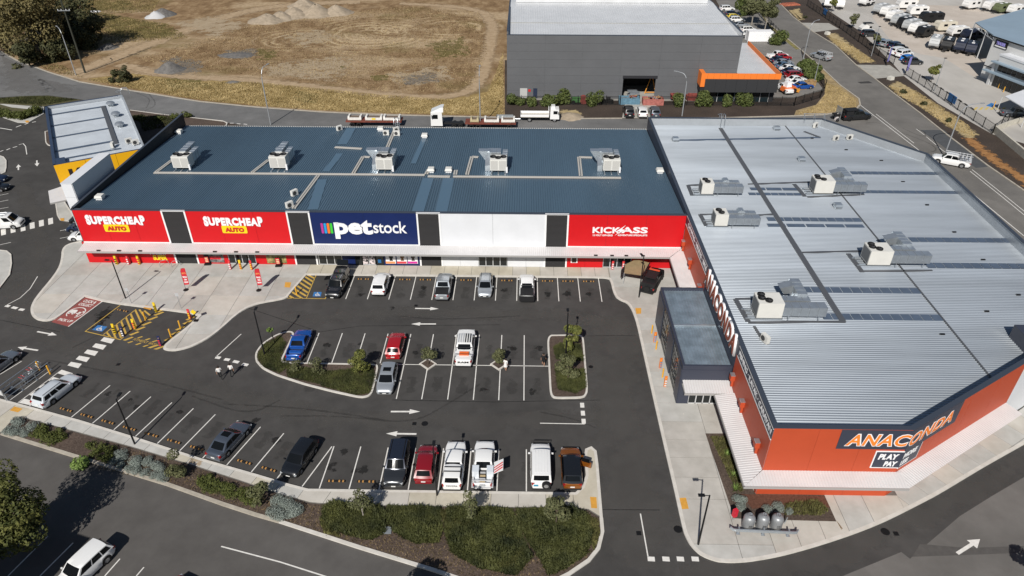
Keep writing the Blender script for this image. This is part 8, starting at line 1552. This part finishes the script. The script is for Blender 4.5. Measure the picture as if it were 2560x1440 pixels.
def skip(px, mt, label, w_=4.2):
    p = G(*px); r = root('skip_bin', label, 'skip bin', (p.x, p.y, 0))
    for a in ((-w_/2, w_/2, -.9, -.84), (-w_/2, w_/2, .84, .9), (-w_/2, -w_/2+.06, -.84, .84), (w_/2-.06, w_/2, -.84, .84)): MB().bb(*a, 0, 1.3).build('side', mt, r)
    for k in range(4): MB().bb(-w_/2+.5+k*w_*.25, -w_/2+.6+k*w_*.25, -.96, -.9, 0, 1.3).build('rib', mt, r)
    for k in range(8): MB().box((rg.uniform(-w_*.35, w_*.35), rg.uniform(-.5, .5), 1.2+rg.uniform(0, .3)), (rg.uniform(.6, 1.6), .15, .15), rz=rg.uniform(0, 3), ry=rg.uniform(-.3, .3)).build('scrap', rg.choice((JR, JT, GALV_D)), r)
skip((1572, 258), JB, 'pale blue skip bin of scrap before the roller door'); skip((1631, 260), M('junk_pink', (.35, .12, .10), .7, var=.2), 'faded red skip bin right of the blue one')
p = G(1445, 258); r = root('farm_machine', 'green farm machine with large rusty wheel by the warehouse wall', 'machine', (p.x, p.y, 0)); MB().box((-.4, 0, .8), (2.0, 1.2, .9), taper=.85).build('hopper', JG, r); MB().box((.9, 0, .7), (1.0, .8, .4)).build('engine', JR, r)
for s in (-.7, .7): MB().cyl((1.1, s, .75), .75, .25, 16, 'Y').build('wheel', JR, r); MB().cyl((-1.0, s, .4), .4, .2, 12, 'Y').build('small_wheel', TYRE, r)
for k, px in enumerate(((1508, 258), (1520, 256), (1527, 259))):
    p = G(*px); r = root('tyre_stack', ('left', 'middle', 'right')[k]+' stack of old tyres by the warehouse wall', 'tyres', (p.x, p.y, 0))
    for i in range(3+k % 2): MB().lathe((0, 0, i*.27), [(.25, 0), (.48, 0), (.52, .13), (.48, .26), (.25, .26)], 14).build('tyre', TYRE, r)
for k, (px, l) in enumerate((((1655, 240), 'stack of timber pallets right of the roller door'), ((1583, 243), 'stack of steel beams inside the roller door'), ((1690, 250), 'heap of rusty drums left of the street light'), ((1728, 250), 'row of rusty parts between two bushes'))):
    p = G(*px); r = root('scrap_stack', l, 'scrap', (p.x, p.y, 0))
    for i in range(6): MB().box((rg.uniform(-.3, .3), rg.uniform(-.3, .3), .15+i*.22), (2.0, 1.3, .16), rz=rg.uniform(-.1, .1)).build('layer', (JT, GALV_D, JR, JR)[k], r)
p = G(1627, 238); r = root('lifting_frame', 'orange a-frame standing in the open roller door', 'frame', (p.x, p.y+1.0, 0)); OF = M('frame_orange', (.65, .28, .04), .6)
for s in (-1, 1): MB().tube([(s*1.2, 0, 0), (0, .2, 4.0)], .1, 6).build('leg', OF, r)
MB().tube([(-1.2, 0, .3), (1.2, 0, .3)], .1, 6).build('base_beam', OF, r)
p = G(1968, 232); r = root('loader', 'orange and white loader parked behind the office fence', 'machine', (p.x, p.y, 0), .3); MB().box((0, 0, 1.0), (3.0, 1.5, .8), taper=.9).build('chassis', M('loader_orange', (.62, .14, .03), .5), r); MB().box((-.3, 0, 1.9), (1.2, 1.3, 1.1), taper=.85).build('cab', SIGNW, r); MB().box((1.9, 0, .6), (.7, 2.0, .7), ry=.3).build('bucket', OF, r)
for x in (-1.0, 1.0):
    for s in (-.8, .8): MB().cyl((x, s, .55), .55, .35, 14, 'Y').build('wheel', TYRE, r)
for k, px in enumerate(((2003, 222), (2014, 219), (2024, 214))):
    p = G(*px); o = MB().box((0, 0, .6), (2.2, 1.2, 1.2)).build('timber_crate', JT, None, tuple(p), .3); tag(o, ('left', 'middle', 'right')[k]+' timber crate at the lot fence corner', 'crate')
p = G(1975, 12); o = MB().box((0, 0, .25), (6, 3, .5), taper=.7).build('orange_netting', M('net_orange', (.30, .09, .05), .8, var=.6, vs=2), None, tuple(p), .3); tag(o, 'crumpled orange safety netting at the top of the side road', 'netting')
for px, l in (((2068, 86), 'white concrete pit ring on the far verge'), ((2226, 199), 'white concrete pit ring on the near verge')):
    p = G(*px); o = MB().box((0, 0, .35), (1.1, 1.1, .7), taper=.9).build('service_pit', M('pit_white', (.6, .58, .52), .8), None, tuple(p), .4); tag(o, l, 'pit')
for k in range(9):
    a = G(2305+k*15.2, 190+k*9.9); b = G(2313+k*15.2, 195.3+k*9.9); d = (b-a); o = MB().box((d.length/2, 0, .06), (d.length, .2, .12)).build('wheel_stop', WS_B, None, tuple(a), math.atan2(d.y, d.x)); tag(o, '%s black wheel stop from the left along the far yard fence' % ORD[k], 'wheel stop', 'far yard wheel stops')
quadp([(2465, 264), (2478, 257), (2494, 262), (2480, 268)], BLUE_P, 'painted_symbol_panel', .002, yard)
for k in range(6): quadp([(2432+k*14, 275-k*.2), (2439+k*14, 275-k*.2), (2446+k*14, 268), (2439+k*14, 268)], M('paint_faded_yellow', (.55, .42, .14), .8), 'painted_stripe', .002, yard)
p = G(965, 1326, .12); MB().box((0, 0, .03), (.9, .7, .06)).build('service_lid', M('lid_grey', (.20, .22, .24), .6), bed_front, (p.x, p.y, .1), .05)
# neighbouring block that shades the bottom left corner
c_ = G(216, 1352); cb = Vector((c_.x, c_.y, 0))-Vector((sdir.x, sdir.y, 0))*-1*0; hb = 9.2; cb = Vector((c_.x+sdir.x/sdir.z*hb, c_.y+sdir.y/sdir.z*hb, 0))
nb = root('corner_building', 'neighbouring flat-roofed block beyond the bottom left corner', 'building', cb, rad(-17)); MB().bb(-18, 0, -12, 0, 0, hb).build('wall', WW, nb); MB().bb(-18.1, .1, -12.1, .1, hb, hb+.2).build('roof', CAP, nb)
# ================================================================ PEOPLE
SKIN = M('skin', (.42, .24, .16), .6); HAIR = M('hair_dark', (.02, .014, .010), .6)
def person(px, head, label, top, bottom, pose, bare=(), z=0., h=1.74, hair=HAIR, shirt_z=.60, trouser_z=.06, sleeve=.30, skirt=False):
    k = h/1.75
    st, ar = pose  # stride, arm swing
    V = {'pel': (0, 0, .95), 'wa': (0, 0, 1.10), 'ch': (.02, 0, 1.32), 'nk': (.02, 0, 1.48), 'hd': (.04, 0, 1.62), 'ht': (.03, 0, 1.72)}
    R_w = {'pel': .155, 'wa': .135, 'ch': .165, 'nk': .06, 'hd': .098, 'ht': .075}
    E_ = [('pel', 'wa'), ('wa', 'ch'), ('ch', 'nk'), ('nk', 'hd'), ('hd', 'ht')]
    for s, n in ((1, 'l'), (-1, 'r')):
        d = s*st
        V['hp'+n] = (0, s*.10, .90); V['kn'+n] = (d*.22+.03, s*.11, .50); V['an'+n] = (d*.42-(.08 if d < 0 else 0), s*.11, .09+(.05 if d < 0 else 0)); V['to'+n] = (d*.42+.17-(.06 if d < 0 else 0), s*.12, .04)
        R_w['hp'+n] = .095; R_w['kn'+n] = .062; R_w['an'+n] = .045; R_w['to'+n] = .04; E_ += [('pel', 'hp'+n), ('hp'+n, 'kn'+n), ('kn'+n, 'an'+n), ('an'+n, 'to'+n)]
        a = -s*ar
        V['sh'+n] = (.0, s*.19, 1.40); V['el'+n] = (a*.14-.02, s*.25, 1.13); V['wr'+n] = (a*.30+.06, s*.25, .90); V['ha'+n] = (a*.36+.09, s*.24, .82); R_w['sh'+n] = .062; R_w['el'+n] = .045; R_w['wr'+n] = .032; R_w['ha'+n] = .038
        E_ += [('ch', 'sh'+n), ('sh'+n, 'el'+n), ('el'+n, 'wr'+n), ('wr'+n, 'ha'+n)]
        for f in range(4): V['f%d%s' % (f, n)] = (a*.40+.10+.012*f-.02, s*(.24)+(.018*f-.03)*1, .735+.008*abs(f-1)); R_w['f%d%s' % (f, n)] = .0095; E_.append(('ha'+n, 'f%d%s' % (f, n)))
        V['th'+n] = (a*.36+.14, s*.22, .79); R_w['th'+n] = .011; E_.append(('ha'+n, 'th'+n))
    ks = list(V); me = D.meshes.new('body'); me.from_pydata([Vector(V[q])*k for q in ks], [(ks.index(a), ks.index(b)) for a, b in E_], []); o = D.objects.new('body', me); C.objects.link(o)
    md = o.modifiers.new('s', 'SKIN'); sv = me.skin_vertices[0].data
    for i, q in enumerate(ks): sv[i].radius = (R_w[q]*k*.95, R_w[q]*k*(1.0 if q not in ('pel', 'wa', 'ch') else 1.08)); sv[i].use_root = (q == 'pel')
    sb_ = o.modifiers.new('u', 'SUBSURF'); sb_.levels = 1; sb_.render_levels = 1; bpy.context.view_layer.update()
    m2 = D.meshes.new_from_object(o.evaluated_get(bpy.context.evaluated_depsgraph_get())); D.objects.remove(o)
    for mt in (SKIN, top, bottom, M('shoe', (.03, .03, .03), .6), hair): m2.materials.append(mt)
    for f in m2.polygons:
        c = f.center/k; f.use_smooth = True; arm = abs(c.y) > .175 and c.z > .6 and c.z < 1.38
        if c.z < .075: i = 3
        elif c.z > 1.60 and (c.x < .06 or c.z > 1.69): i = 4
        elif c.z > 1.46: i = 0
        elif arm: i = 1 if c.z > 1.42-sleeve else 0
        elif c.z > 1.0: i = 1
        elif c.z > trouser_z: i = 2
        else: i = 0
        f.material_index = i
    p = G(*px, z); r = root('person', label, 'person', (p.x, p.y, z), head); b = D.objects.new('body', m2); link(b, r)
    MB().lathe((0.0*k, 0, 1.62*k), [(.108*k, -.06*k), (.115*k, .02*k), (.095*k, .09*k), (.04*k, .13*k)], 12).build('hair', hair, r, smooth=True); r.children[-1].location = (-.012, 0, .0)
    MB().box((.135*k, 0, 1.60*k), (.03*k, .025*k, .04*k), taper=.6).build('nose', SKIN, r)
    for s in (-1, 1): MB().box((.125*k, s*.035*k, 1.635*k), (.015*k, .026*k, .012*k)).build('eye', HAIR, r)
    if skirt: MB().lathe((0, 0, 0), [(.24*k, .62*k), (.17*k, 1.0*k), (.14*k, 1.15*k)], 14).build('skirt', top, r, smooth=True)
    return r
TW, TK = M('cloth_white', (.70, .69, .67), .85), M('cloth_black', (.012, .012, .013), .85)
person((553, 947), rad(110), 'person in white shirt and black trousers walking, left of a pair', TW, TK, (.55, .5)); person((582, 940), rad(100), 'person in white shirt and black trousers walking, right of a pair', TW, TK, (-.5, -.5))
person((1264, 926), rad(60), 'person in a short white dress beside the right diamond island', TW, SKIN, (.15, .1), skirt=True, h=1.66); person((1358, 914), rad(80), 'person in black top and shorts beside the small planted island', TK, TK, (.3, .3), trouser_z=.50)
